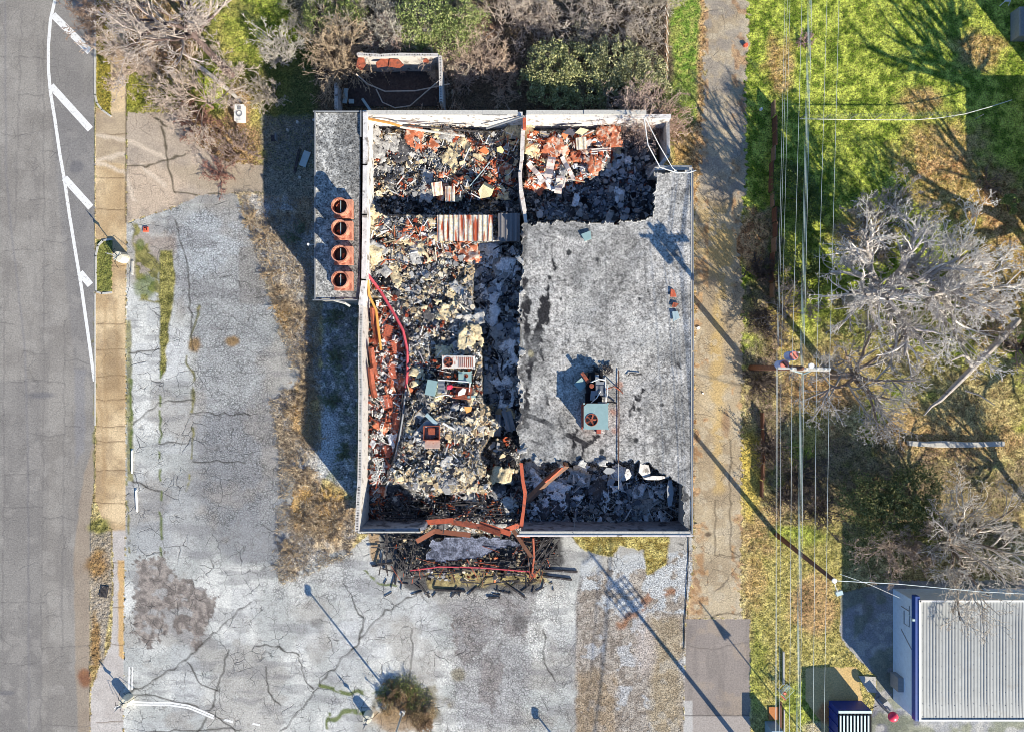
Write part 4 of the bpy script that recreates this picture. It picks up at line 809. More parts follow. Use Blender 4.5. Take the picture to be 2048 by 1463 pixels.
# ---------------- loose things in and on the ruin
def one(name, build, mat, label, cat, group=None, loc=None, bevel=0):
    mb = MB(); build(mb); o = mb.build(name, mat, bevel=bevel); tag(o, label, cat, group); return o
def sheet_corr(name, px, py, z, w, h, rz, mat, label, tilt=(0, 0), group=None):
    mb = MB(); n = max(4, int(w / .09)); vs = []; 
    for j in range(2):
        for i in range(n + 1):
            x = -w / 2 + w * i / n; zz = .035 * (1 if (i // 2) % 2 else -1); vs.append(rot((x, (-.5 + j) * h, zz), tilt[0], tilt[1], rz, P(px, py, z)))
    top = [(i, i + 1, n + 2 + i, n + 1 + i) for i in range(n)]; m = len(vs); vs += [(a, b_, c - .02) for a, b_, c in vs]
    f = top + [tuple(m + q for q in t[::-1]) for t in top] + [(i + 1, i, m + i, m + i + 1) for i in range(n)] + [(n + 1 + i, n + 2 + i, m + n + 2 + i, m + n + 1 + i) for i in range(n)]
    f += [(0, n + 1, m + n + 1, m), (2 * n + 1, n, m + n, m + 2 * n + 1)]
    mb.add(vs, f); return tag(mb.build(name, mat), label, "metal sheet", group)
# corrugated sheet: white with rust running along the ribs
m, nt, b = newmat("rust_streaked_sheet", .6, .0); nz = tex(nt, "Noise", 1.0, Detail=4.0); mp = nt.nodes.new("ShaderNodeMapping"); mp.inputs["Scale"].default_value = (5, .5, 1)
nt.links.new(nt.nodes["tc"].outputs["Object"], mp.inputs[0]); nt.links.new(mp.outputs[0], nz.inputs["Vector"]); n2_ = tex(nt, "Noise", 6, Detail=5.0)
c_ = mixc(nt, ramp(nt, n2_.outputs[0], .35, .65, 0, 1), C(232, 226, 214), C(206, 186, 150)); nt.links.new(mixc(nt, ramp(nt, nz.outputs[0], .50, .60, 0, 1), c_, C(172, 78, 44)), b.inputs["Base Color"]); M_streak = m
sheet_corr("corrugated_sheet", 930, 456, 3.55, 4.2, 1.95, 0, M_streak, "large rust streaked white corrugated sheet across the middle strip")
sheet_corr("corrugated_sheet", 1018, 454, 3.5, 1.6, 2.1, 0, m_plain("sooty_sheet", C(120, 116, 116), .7), "sooty corrugated sheet right of the rust streaked one")
sheet_corr("corrugated_sheet", 900, 388, 2.75, .75, 1.2, 0, M_streak, "narrow rust edged sheet panel in the north-west room")
sheet_corr("corrugated_sheet", 875, 378, 2.8, .8, 1.0, .2, M_streak, "short crumpled sheet beside the rust edged panel", (.3, .2))
sheet_corr("corrugated_sheet", 1163, 287, 3.1, .8, .9, .1, M_streak, "small half red half white sheet in the north-east room", (.1, 0))
sheet_corr("corrugated_sheet", 992, 850, 1.6, .8, 1.7, .0, M_grey, "grey ribbed sheet in the shaded valley by the roof", (.1, .1))
sheet_corr("corrugated_sheet", 1018, 842, 1.7, .7, 1.6, .25, M_grey, "tilted grey ribbed sheet beside the roof edge", (.2, .1))
for (px, py, w, h, rz, r1, lab) in [(1072, 345, .35, 1.9, .7, .2, "curled white metal strip below the partition wall"), (1100, 335, .6, 1.6, -.2, .3, "pale bent metal panel in the north-east room"), (1118, 370, .55, 1.3, -.15, .25, "white torn metal flap near the shaded rubble"), (1135, 335, .3, 1.8, .5, .2, "long pinkish metal strip lying diagonally"), (1200, 300, 1.6, .25, .05, .1, "long white trim piece in the north-east room")]:
    mb = MB(); n = 7
    pts = [rot(((i / n - .5) * 0, (i / n - .5) * h, .25 * math.sin(i * 1.3 + px) * r1 * 2), 0, 0, rz, (0, 0, 0)) for i in range(n + 1)]; c, s = math.cos(rz), math.sin(rz); L = P(px, py, 2.9)
    vs = []; 
    for (x, y, z) in pts: vs += [(x - c * w / 2, y - s * w / 2, z), (x + c * w / 2, y + s * w / 2, z + .08)]
    mm = len(vs); vs += [(x, y, z - .02) for x, y, z in vs]; f = []
    for i in range(n): f += [(2*i, 2*i+1, 2*i+3, 2*i+2), (mm+2*i+2, mm+2*i+3, mm+2*i+1, mm+2*i), (2*i, 2*i+2, mm+2*i+2, mm+2*i), (2*i+1, mm+2*i+1, mm+2*i+3, 2*i+3)]
    mb.add(vs, f); o = mb.build("metal_strip", m_plain("torn_white_metal%d" % px, C(226, 210, 200), .6, 0, (.7, 1.15), 4, .2, .01, (2.5, .58, C(178, 90, 60)))); o.location = L; tag(o, lab, "metal strip")
one("rubble_boulder", lambda mb: mb.chunk(P(972, 383, 3.0), 1.5, 1.2, .9, .4, .35, -.3, C(226, 212, 168), 5), MR, "very large pale yellow block leaning out of the rubble", "block")
one("debris_board", lambda mb: mb.chunk(P(968, 302, 3.1), 1.0, .8, .12, .3, .5, .4, C(196, 112, 70), 4), MR, "rust brown tilted panel in the north-west room", "panel")
one("debris_board", lambda mb: mb.chunk(P(1000, 300, 3.1), .7, .6, .1, .2, .3, .3, C(236, 214, 150), 5), MR, "bright yellow panel near the crooked partition wall", "panel")
one("debris_board", lambda mb: mb.chunk(P(1165, 262, 3.3), 1.3, .6, .1, .1, .1, .1, C(226, 216, 176), 4), MR, "pale cream board against the north wall", "panel")
one("debris_board", lambda mb: mb.chunk(P(1140, 264, 3.2), 1.2, .6, .1, .05, .1, .1, C(98, 96, 104), 4), MR, "dark grey board against the north wall", "panel")
def pole(pts, r, mat, name, label, cat, group=None, n=6):
    mb = MB(); mb.tube([P(*p) for p in pts], r, n); return tag(mb.build(name, mat), label, cat, group)
pole([(727, 236, 4.2), (780, 246, 4.0), (805, 254, 3.5)], .1, m_plain("ochre_timber", C(196, 140, 76), .9), "timber_beam", "ochre timber along the inside of the north wall", "timber")
pole([(800, 254, 3.6), (860, 263, 3.2), (930, 272, 2.9)], .09, M_conc, "timber_beam", "pale timber fallen along the foot of the north wall", "timber")
pole([(805, 250, 3.6), (870, 256, 3.3), (960, 264, 3.0)], .07, M_char, "timber_beam", "blackened timber beside the north wall", "timber")
pole([(973, 257, 3.0), (1046, 233, 4.5)], .09, M_grey, "timber_beam", "straight grey beam slanting up to the partition wall", "timber")
pole([(940, 372, 2.9), (980, 324, 3.8)], .04, M_galv, "conduit", "thin pale rod standing out of the rust coloured rubble", "pipe")
pole([(735, 548, 3.6), (760, 580, 3.2), (790, 630, 3.2), (806, 660, 3.2), (815, 700, 3.1), (815, 745, 3.0), (812, 775, 3.0)], .12, M_red, "bent_channel", "long bowed red steel channel beside the brick debris", "steel beam", n=5)
pole([(812, 778, 3.0), (806, 830, 2.9), (798, 880, 2.8), (785, 940, 2.6), (772, 975, 2.2)], .08, M_grey, "bent_channel", "grey steel channel continuing below the red one", "steel beam", n=5)
pole([(806, 780, 2.9), (800, 850, 2.8), (788, 905, 2.6), (768, 960, 2.2)], .06, M_char, "bent_channel", "black steel channel next to the grey channel", "steel beam", n=5)
mb = MB(); mb.prism([tuple(W(x, y, 4.2)) for x, y in [(1039, 925), (1046, 926), (1049, 960), (1054, 985), (1050, 1020), (1046, 1056), (1038, 1056), (1044, 1020), (1047, 988), (1042, 960)]], 3.9, 4.15); tag(mb.build("steel_beam", M_beam), "bent orange primer steel beam crossing the south edge of the roof", "steel beam")
pole([(1133, 928, 3.9), (1095, 960, 2.8), (1055, 1000, 1.6)], .28, m_plain("brown_laminated_beam", C(140, 108, 90), .9, 0, (.6, 1.2), 2), "steel_beam", "broad brown beam leaning down into the southern room", "beam", n=4)
pole([(1128, 930, 4.1), (1100, 955, 3.3), (1090, 962, 3.1)], .12, M_beam, "steel_beam", "short orange beam lying on the broad brown one", "beam", n=4)
for i, (pts, mat, lab) in enumerate([([(852, 1044), (905, 1040)], M_beam, "bright orange steel plate on the south wall line"), ([(905, 1043), (960, 1052), (1000, 1066)], M_rust, "rusty steel plate twisted over the south wall line"), ([(960, 1046), (1020, 1066)], M_beam, "orange plate with torn slots by the canopy"), ([(1005, 1060), (1045, 1046)], M_beam, "orange plate reaching the bent beam"), ([(835, 1080), (870, 1060), (940, 1068)], m_plain("brown_burnt_steel", C(140, 84, 60), .8), "curved brown steel sheet over the canopy hollow"), ([(1025, 1056), (1062, 1110)], M_pole, "dark brown beam angled down to the canopy frame")]):
    mb = MB(); q = [np.array(P(*p, 2.6 - .2 * i)[:2]) for p in pts]
    for a, b_ in zip(q[:-1], q[1:]):
        d = b_ - a; mb.box((*((a + b_) / 2), 2.6 - .15 * i + .02 * (i % 2)), (np.linalg.norm(d) + .1, .38 - .1 * (i == 5), .05), rz=math.atan2(d[1], d[0]), rx=U(-.5, .5))
    tag(mb.build("steel_plate", mat), lab, "steel plate")
pole([(820, 1140, .9), (880, 1132, 1.0), (960, 1134, 1.0), (1060, 1142, .8)], .06, M_red, "canopy_frame", "long red steel member along the front of the fallen canopy", "steel beam")
pole([(1066, 1075, 2.2), (1068, 1110, 1.4), (1064, 1146, .7)], .09, M_rust, "canopy_frame", "rust red post on the right side of the fallen canopy", "steel beam")
pole([(1060, 1072, 2.4), (1040, 1070, 2.3)], .1, M_beam, "canopy_frame", "short orange stub at the top of the canopy post", "steel beam")
one("canopy_foot", lambda mb: mb.box(P(1064, 1146, .3), (.55, .5, .5), rz=.1), M_beam, "orange steel foot at the right corner of the canopy", "steel base")
roof_c = lambda xx, yy: (mix2(C(86, 90, 104), C(136, 140, 156), ss(fbm(xx, yy, 9, 3, 92), .3, .6)), np.concatenate([np.full(xx.shape + (1,), .8), np.full(xx.shape + (1,), .8), np.full(xx.shape + (1,), .6)], -1))  # bluish slate tones put the canopy slab's shade into its colour
cn = bpy.data.objects.new("fallen_canopy", None); COL.objects.link(cn); cn.location = P(930, 1105, .8)
tag(cn, "collapsed front canopy with a cracked grey roof slab and rusted red frame", "canopy"); roof_sheet("membrane", [(850, 1112), (865, 1080), (905, 1072), (1000, 1075), (1040, 1088), (960, 1112), (900, 1122), (862, 1122)], 1.15, roof_c, cn, .2, 3)
# charred timbers of the canopy
for o in list(COL.objects):
    if o.name.startswith(('canopy_frame', 'canopy_foot')):
        place(o, cn); del o['category']
def plank(px, py, z, L, a, t=.07, w=.085, lab="", grp="", mat=None, tilt=0):
    mb = MB(); mb.box((0, 0, 0), (L, w, t)); o = mb.build("charred_plank", mat or M_char); o.location = P(px, py, z); o.rotation_euler = (U(-.3, .3), tilt, a); tag(o, lab, "charred timber", grp)
for i in range(34): plank(U(762, 830), U(1076, 1150), U(.3, 1.1), U(.8, 2.2), U(-1.9, -.9) if i % 3 else U(-.4, .5), lab="charred timber in the fan left of the canopy", grp="charred timbers left of the canopy", tilt=U(-.2, .2))
for i in range(34): plank(U(1066, 1112), U(1072, 1130), U(.3, 1.1), U(.8, 2.4), U(.7, 1.5) if i % 3 else U(-.3, .3), lab="charred timber in the fan right of the canopy", grp="charred timbers right of the canopy", tilt=U(-.2, .2))
for i in range(46): plank(U(825, 1065), U(1112, 1165), U(.2, .9), U(.7, 2.4), random.choice((U(-.15, .15), U(-.15, .15), U(.9, 2.1))), lab="charred timber along the front of the canopy", grp="charred timbers in front of the canopy", tilt=U(-.12, .12))
for i in range(44): plank(U(770, 1035), U(1000, 1046), U(1.6, 2.2), U(.7, 2.8), random.choice((U(-.15, .15), U(-.1, .1), U(.6, 2.4))), lab="charred rafter fallen in the south end of the long room", grp="charred rafters in the south end", t=.07, w=.08, tilt=U(-.15, .15))
for i in range(44): plank(U(790, 1100), U(1072, 1160), U(.5, 1.3), U(.6, 2.2), U(0, 3.1), lab="thin rusty metal member tangled in the fallen canopy", grp="rusty members in the canopy", mat=M_rust if i % 2 else M_beam if i % 5 == 0 else M_pole, t=.035, w=.04, tilt=U(-.3, .3))
for i in range(34): plank(U(770, 1110), U(1160, 1190), .06, U(.25, 1.1), U(0, 3.1), lab="small charred stick spilled on the pavement below the canopy", grp="charred sticks spilled below the canopy", t=.05, w=.06)
for (x, y, L, a, lab) in [(1120, 1141, 2.8, -.05, "long black timber reaching right onto the pavement"), (1115, 1155, 2.3, -.12, "lower black timber reaching right onto the pavement"), (900, 1180, 2.5, -.06, "black timber lying loose below the canopy"), (765, 1128, 1.7, .15, "black timber pointing left on the cracked slab"), (793, 1145, 1.8, 1.45, "black timber pointing down on the cracked slab"), (848, 1180, 1.4, -.9, "black timber angled down from the canopy"), (988, 1194, 1.0, 0, "short black timber lying furthest below the canopy"), (1030, 1180, 2.0, -.6, "black timber angled down to the right")]:
    plank(x, y, .1, L, a, lab=lab, grp=None, t=.1, w=.14)
for o in COL.objects:
    if o.name.startswith("charred_plank") and o.get("group") is None and "group" in o: del o["group"]
for (a, b_, c_) in [((1237, 925, 4.5), (1237, 1000, 1.6), "thin pale conduit hanging from the roof edge"), ((1152, 1022, 1.6), (1147, 1066, 4.4), "thin pale conduit leaning on the south wall")]: pole([a, b_], .035, M_grey, "conduit", c_, "pipe")
pole([(1237, 740, 4.52), (1238, 830, 4.52), (1237, 925, 4.52)], .035, M_pole, "conduit", "long thin conduit running down the grey roof", "pipe")
for (px, py, w, h, rz, mat, lab) in [(1172, 472, .85, .75, .4, M_teal, "pale teal panel lying near the top of the grey roof"), (1350, 633, .85, .85, .12, M_galv, "square white panel near the right roof edge"), (1345, 587, .6, .7, -.2, M_beam, "bright orange scrap above the square white panel"), (1350, 608, .5, .4, -.4, M_rust, "brown scrap between the orange scrap and the white panel")]:
    one("debris_sheet", lambda mb: mb.chunk(P(px, py, ZT + .14), w * 1.25, h * 1.25, .05, rz + .78, .05, .04, (.5, .5, .5), 4), mat, lab, "panel")
# pieces hanging at the ragged south edge of the roof
for (px, py, w, h, lab) in [(1218, 940, .9, .5, "grey ribbed flap under the southern roof edge"), (1290, 940, .85, 1.4, "white torn flashing hanging from the southern roof edge"), (1255, 948, .5, .9, "charred flap between the white flashings"), (1310, 955, 1.6, .35, "long white flashing at the southern roof edge"), (1340, 985, .5, 2.1, "grey sheet hanging down the east wall")]:
    one("flashing", lambda mb: mb.chunk(P(px, py, 3.6), w * 1.2, h * 1.2, .04, .78 if w == h else 0.02, .1, .1, (.5,.5,.5), 6), M_wall if "white" in lab else M_char if "char" in lab else M_grey, lab, "flashing")
# roof equipment -----------------------------------------------------------
fan0 = None; ypos = [(679, 412), (679, 456), (679, 507), (679, 559)]; nm_ = ["topmost", "second", "third", "lowest"]
def make_fan(px, py, label):
    zb = ZT + .02; c = P(px, py, zb + 1.35); e = empty("exhaust_fan", (c[0], c[1], zb), label, "exhaust fan", "round rusty exhaust fans on the annex roof")
    mb = MB(); mb.box((.08, 0, .2), (1.3, 1.32, .4)); mb.box((.08, 0, .46), (1.36, 1.38, .1)); mb.build("base", M_fan, e, bevel=.02)
    mb = MB(); mb.ring((0, 0, .51), .56, .53, .85, 32); mb.ring((0, 0, 1.3), .61, .53, .08, 32); mb.build("shroud", M_fan, e)
    mb = MB(); mb.cyl((0, 0, .53), .525, .03, 28); mb.build("throat", M_glass, e)
    mb = MB(); mb.box((.05, 0, 1.2), (.05, .8, .05)); mb.build("crossbar", M_galv, e)
    mb = MB(); mb.chunk((-.12, .12, .9), .6, .45, .03, .5, .5, .6, (.5, .5, .5), 5); mb.build("damper_flap", M_rust, e); return e
fan0 = make_fan(*ypos[0], "round rusty exhaust fan, topmost of the row on the annex roof")
for k in (1, 2, 3):
    e = fan0.copy(); COL.objects.link(e); c = P(*ypos[k], ZT + 1.37); e.location = (c[0], c[1], ZT + .02)
    e["label"] = ["", "round rusty exhaust fan just below the topmost one", "round rusty exhaust fan just above the lowest one", "round rusty exhaust fan, lowest of the row on the annex roof"][k]
    for ch in list(fan0.children):
        d = ch.copy(); COL.objects.link(d); d.parent = e
        if ch.name.startswith(('shroud', 'damper')): d.rotation_euler = (0, 0, k * 1.7)
c = P(617, 489, 4.0)
mb = MB(); mb.tube([(c[0], c[1], 4.0), (c[0] + .6, c[1], 4.1)], .025); mb.cyl((c[0], c[1], 3.95), .1, .14, 12); tag(mb.build("vent_pipe", M_white), "small white vent pipe sticking out left of the annex", "pipe")
pole([(668, 600, 4.2), (690, 606, 4.3), (700, 612, 4.1)], .09, M_conc, "gutter", "bent pale gutter piece hanging under the annex corner", "gutter")
def hvac(px, py, z0, w, d, h, fan, label, top, side, fr=.36, rz=0, zref=None):
    c = P(px, py, z0 + h); e = empty("air_conditioner", (c[0], c[1], z0), label, "air conditioner", rz=rz)
    mb = MB(); mb.box((0, 0, h / 2 - .02), (w - .05, d - .05, h - .04)); mb.build("cabinet", side, e, bevel=.015)
    mb = MB()
    # lid with a real fan opening: strips round it
    fx, fy = fan; x0, x1, y0, y1 = -w/2, w/2, -d/2, d/2; r = fr; n = 24; vs = []; fs = []
    per = []
    for k in range(n):
        a = 2 * math.pi * k / n; dx, dy = math.cos(a), math.sin(a)
        t = min(((x1 if dx > 0 else x0) - fx) / dx if abs(dx) > 1e-6 else 9, ((y1 if dy > 0 else y0) - fy) / dy if abs(dy) > 1e-6 else 9)
        vs += [(fx + r * dx, fy + r * dy, h + .02), (fx + t * dx, fy + t * dy, h + .02), (fx + r * dx, fy + r * dy, h - .0), (fx + t * dx, fy + t * dy, h - .03)]
    for k in range(n):
        j = (k + 1) % n; a, b_, c2, d2 = 4*k, 4*k+1, 4*k+2, 4*k+3; A, B, C2, D2 = 4*j, 4*j+1, 4*j+2, 4*j+3
        fs += [(a, b_, B, A), (c2, a, A, C2), (b_, d2, D2, B)]
    mb.add(vs, fs)
    for (qx, qy) in ((x0, y0), (x1, y0), (x1, y1), (x0, y1)): mb.box((qx * .97, qy * .97, h + .0), (.12, .12, .035))
    mb.build("top_panel", top, e)
    mb = MB(); mb.cyl((fx, fy, h - .018), r * .99, .012, 24); mb.build("fan_opening", M_glass, e)
    mb = MB(); mb.ring((fx, fy, h + .02), r + .03, r - .02, .04, 24); mb.cyl((fx, fy, h - .01), r * .25, .05, 10)
    for k in range(5): mb.box((fx + .5 * r * math.cos(k * 1.256), fy + .5 * r * math.sin(k * 1.256), h + .005), (r * .8, r * .28, .02), rz=k * 1.256, rx=.2)
    mb.build("fan", M_rust, e); return e
e = hvac(1192, 832, ZT + .35, 1.75, 1.85, 1.15, (-.32, -.25), "teal air conditioner with a round fan opening on the grey roof", M_teal, M_rust, .42)
mb = MB(); mb.box((-.05, -.75, -.18), (1.7, .55, .3)); mb.box((.35, -1.15, -.18), (.3, .4, .25)); mb.box((-.05, .1, -.18), (1.72, 1.3, .3)); mb.build("curb", m_plain("red_curb", C(170, 86, 70), .8), e)
def cluster(e, items):
    for (nm, mat, fn) in items: mb = MB(); fn(mb); mb.build(nm, mat, e)
c = P(1198, 778, ZT + .8); e = empty("air_conditioner", (c[0], c[1], ZT + .02), "wrecked open air conditioner with a ribbed coil above the teal one", "air conditioner")
cluster(e, [("frame", M_white, lambda mb: [mb.tube([(-.6, -1.0, .9), (-.2, -.6, 1.1), (.1, -.1, 1.0)], .035), mb.tube([(.5, -.9, .9), (.55, -.3, 1.1), (.6, .3, 1.0)], .035), mb.tube([(-.6, .5, .8), (-.1, .75, 1.1), (.4, .7, 1.0)], .045), mb.tube([(.45, .9, 1.0), (.42, -1.3, .9)], .03)]),
 ("coil", M_grey, lambda mb: [mb.box((.12, .45, .9), (.75, .2, .06)), mb.box((.12, -.05, .82), (.78, .75, .1))] + [mb.box((-.2 + .09 * k, -.02, .9), (.04, .6, .06)) for k in range(8)]),
 ("casing", M_black, lambda mb: [mb.box((-.3, .5, .35), (1.3, 1.5, .6), rz=.1), mb.box((-.35, -.7, .3), (1.2, .8, .5))]),
 ("duct", M_rust, lambda mb: [mb.cyl((-.55, .25, .8), .17, .22, 14), mb.box((-1.0, .85, .8), (.25, .9, .08), rz=.6)]),
 ("panel", M_grey, lambda mb: [mb.box((-.45, -.45, .85), (.35, .7, .05), rz=-.1), mb.box((-.15, .8, .9), (.3, .5, .05), rz=.1), mb.box((.15, -1.0, .9), (.5, .18, .06))]),
 ("hose", M_black, lambda mb: [mb.tube([(.6, -.95, .3), (1.1, -.95, .25), (1.35, -1.05, .1)], .07)])])
one("debris_sheet", lambda mb: mb.box(P(1162, 768, ZT + .5), (.75, .72, .04), rz=.72, rx=.15), M_teal, "square pale panel leaning left of the wrecked air conditioner", "panel")
one("scrap_heap", lambda mb: [mb.chunk(P(U(1185, 1225), U(730, 748), ZT + .12 + U(0, .15)), U(.1, .5), U(.06, .2), .05, U(0, 3), U(-.4, .4), U(-.4, .4), (.05, .05, .05), 5) for _ in range(46)], M_char, "heap of charred scraps above the wrecked air conditioner", "scraps")
pole([(1212, 778, ZT + .4), (1228, 772, ZT + .5), (1240, 780, ZT + .15), (1246, 786, ZT + .1)], .045, M_rust, "pipe", "short rusty pipe right of the wrecked air conditioner", "pipe")
pole([(1256, 752, ZT + .12), (1260, 745, ZT + .12), (1282, 748, ZT + .12)], .035, M_char, "pipe", "black hooked pipe lying on the grey roof", "pipe")
# units on the sunken roof of the long room
e = hvac(917, 724, 3.0, 2.45, .95, .8, (-.75, .0), "long white air conditioner with one round fan and rusted grille", m_plain("rust_stained_white", C(226, 218, 206), .6, 0, (.9, 1.05), 3, .1, .01, (5, .56, C(176, 84, 56))), M_white, .33)
mb = MB(); [mb.box((.05 + .14 * k, -.0, .83), (.06, .7, .03)) for k in range(8)]; mb.build("grille", M_rust, e)
e = hvac(930, 754, 2.9, .98, .85, .45, (.1, .1), "small pale teal condenser below the long white air conditioner", M_teal, M_grey, .12)
c = P(862, 775, 3.8); e = empty("air_conditioner", (c[0], c[1], 2.9), "tipped pale blue unit with a grey louvre beside the red channel", "air conditioner")
cluster(e, [("cabinet", M_teal, lambda mb: mb.box((0, 0, .45), (.75, 1.15, .9), rz=-.2)), ("louvre", M_grey, lambda mb: [mb.box((.75, .1, .7), (.5, .95, .1))] + [mb.box((.75, -.3 + .1 * k, .76), (.44, .03, .03)) for k in range(9)]), ("frame", M_white, lambda mb: [mb.tube([(.3, -.7, .7), (1.1, -.5, .9), (1.5, -.6, .8)], .04), mb.tube([(.5, .6, .8), (2.8, .45, .9)], .04), mb.tube([(2.9, .4, .8), (2.85, -.3, .8)], .05)]), ("motor", M_hot, lambda mb: mb.chunk((1.4, .05, .8), .6, .4, .25, .3, .2, .1, (.5, .1, .1), 7))])
one("machine_frame", lambda mb: [mb.box(P(927, 785, 3.3), (1.15, .95, .35), rz=-.06), mb.tube([P(906, 772, 3.7), P(944, 776, 3.7), P(940, 797, 3.7), P(904, 794, 3.7)], .05)], M_rust, "rusted open machine frame right of the tipped pale blue unit", "machine")
one("debris_sheet", lambda mb: mb.chunk(P(925, 783, 3.6), .9, .6, .06, .5, .2, .2, (.5, .5, .5), 5), M_white, "white torn panel lying in the rusted machine frame", "panel")
one("debris_sheet", lambda mb: mb.box(P(943, 793, 3.5), (.6, .18, .05)), M_teal, "small pale bar at the right of the machine frame", "panel")
c = P(863, 865, 3.6); e = empty("metal_box", (c[0], c[1], 2.9), "open rusted metal box standing in the rubble", "metal box")
cluster(e, [("casing", M_rust, lambda mb: [mb.box((0, .52, .4), (1.2, .05, .8)), mb.box((0, -.52, .4), (1.2, .05, .8)), mb.box((-.58, 0, .4), (.05, 1.0, .8)), mb.box((.58, 0, .4), (.05, 1.0, .8)), mb.box((0, 0, .05), (1.1, 1.0, .05)), mb.box((0, .1, .5), (.5, .5, .3))]), ("flap", m_plain("peach_panel", C(240, 205, 180), .7, 0, (.85, 1.1), 4, .1, .01, (3, .6, C(190, 110, 80))), lambda mb: mb.box((.05, -.88, .5), (1.15, .6, .05), rx=-.3))])
one("debris_sheet", lambda mb: mb.box(P(863, 838, 3.6), (1.1, .3, .05), rz=-.75, rx=.2), M_galv, "pale blue strip leaning over the rusted box", "panel")
one("debris_sheet", lambda mb: mb.chunk(P(861, 846, 3.4), 1.3, .9, .06, .1, .1, .2, (.4,.4,.4), 5), M_grey, "dark green grey panel behind the rusted box", "panel")
one("debris_sheet", lambda mb: mb.box(P(897, 852, 3.4), (1.0, .16, .05), rz=-.5), M_white, "white strip pointing away from the rusted box", "panel")
one("debris_sheet", lambda mb: mb.chunk(P(936, 818, 3.5), .8, .75, .08, .9, .3, .2, (.5,.5,.5), 4), m_plain("ochre_panel", C(226, 160, 90), .8), "ochre square panel at the top of the tan slab pile", "panel")
for (x0, x1, y, ang, lab) in [(745, 752, 640, 1.4, "upper"), (742, 750, 720, 1.5, "middle"), (741, 748, 760, 1.35, "lower")]:
    pole([(x0, y - 26, 3.3), (x1 - 4, y + 6, 2.6), (x1 + 2, y + 34, 2.4)], .22, M_rust, "steel_plate", "orange rusted sheet by the block wall, %s one" % lab, "steel plate", n=4)
pole([(736, 560, 3.9), (738, 590, 3.6), (752, 620, 3.2), (762, 700, 2.7)], .1, m_plain("ochre_timber2", C(206, 152, 80), .9), "timber_beam", "curved ochre timber by the junction of annex and block wall", "timber")
brick = MB()
for (x, y, w, h, a) in [(752, 675, .35, 1.0, .1), (775, 665, .5, 1.3, -.3), (790, 690, .45, 1.1, .3), (785, 740, .5, 1.2, .1), (803, 770, .4, 1.0, -.1), (775, 800, .4, 1.1, .2), (792, 840, .35, 1.3, .1), (775, 900, .35, 1.0, .2)]:
    mb = MB()
    for r in range(int(h / .08)):
        for q in range(int(w / .2) + 1): mb.box(rot((-w / 2 + q * .21 + (r % 2) * .1, -h / 2 + r * .08, U(0, .02)), 0, 0, a, (0, 0, 0)), (.19, .07, .06), rz=a)
    o = mb.build("brick_panel", m_plain("brick%d" % x, C(200, 112, 88), .9, 0, (.7, 1.2), 9)); o.location = P(x, y, bz1(x, y) + .25); o.rotation_euler = (U(-.2, .2), U(-.2, .2), 0); tag(o, "fallen panel of red brickwork in the western debris strip", "brickwork", "fallen brick panels in the western strip")
for i in range(46):
    x, y = random.choice([(U(750, 765), U(780, 940)), (U(745, 800), U(600, 960)), (U(745, 768), U(900, 1000))]); mb = MB(); a = U(0, 3)
    mb.add([rot((sx * .2, sy * .1, sz * .1), 0, 0, 0, (0, 0, 0)) for sx in (-1, 1) for sy in (-1, 1) for sz in (-1, 1)], [(0, 1, 3, 2), (4, 6, 7, 5), (0, 4, 5, 1), (2, 3, 7, 6), (0, 2, 6, 4)])
    mb = MB(); mb.box((0, .085, 0), (.4, .03, .19)); mb.box((0, -.085, 0), (.4, .03, .19)); [mb.box((q, 0, 0), (.03, .14, .188)) for q in (-.185, 0, .185)]
    o = mb.build("hollow_block", M_white); o.location = P(x, y, bz1(x, y) + .3); o.rotation_euler = (U(-.5, .5), U(-.5, .5), a); tag(o, "loose white hollow block among the brick debris", "concrete block", "loose hollow blocks in the western strip")
# ------------------------------------------------------------------ bare trees, brush and shrubs
def norm(v): return v / (np.linalg.norm(v, axis=-1, keepdims=True) + 1e-9)
def branch_lines(start, dirs, length, r0, r1, rg, wander=.25, up=.05, n=5):
    B = len(start); pts = np.zeros((B, n, 3)); pts[:, 0] = start; d = norm(dirs)
    for k in range(1, n):
        d = norm(d + rg.normal(0, wander, (B, 3)) + np.array((0, 0, up))); pts[:, k] = pts[:, k - 1] + d * (length / (n - 1))[:, None]
    t = np.linspace(0, 1, n); rad = r0[:, None] * (1 - t) + r1[:, None] * t; return pts, rad
def tubes(pts, rad, sides):
    B, n, _ = pts.shape; t = np.zeros_like(pts); t[:, 1:-1] = pts[:, 2:] - pts[:, :-2]; t[:, 0] = pts[:, 1] - pts[:, 0]; t[:, -1] = pts[:, -1] - pts[:, -2]; t = norm(t)
    ref = np.where(np.abs(t[..., 2:3]) < .9, np.array((0., 0, 1)), np.array((1., 0, 0))); u = norm(np.cross(t, ref)); w = np.cross(t, u)
    a = np.arange(sides) * 2 * math.pi / sides
    V = pts[:, :, None] + rad[:, :, None, None] * (np.cos(a)[None, None, :, None] * u[:, :, None] + np.sin(a)[None, None, :, None] * w[:, :, None])
    b0 = (np.arange(B) * n * sides)[:, None, None] + (np.arange(n - 1) * sides)[None, :, None] + np.arange(sides)[None, None]
    k1 = (np.arange(sides) + 1) % sides - np.arange(sides)
    F = np.stack([b0, b0 + k1, b0 + k1 + sides, b0 + sides], -1).reshape(-1, 4); return V.reshape(-1, 3), F
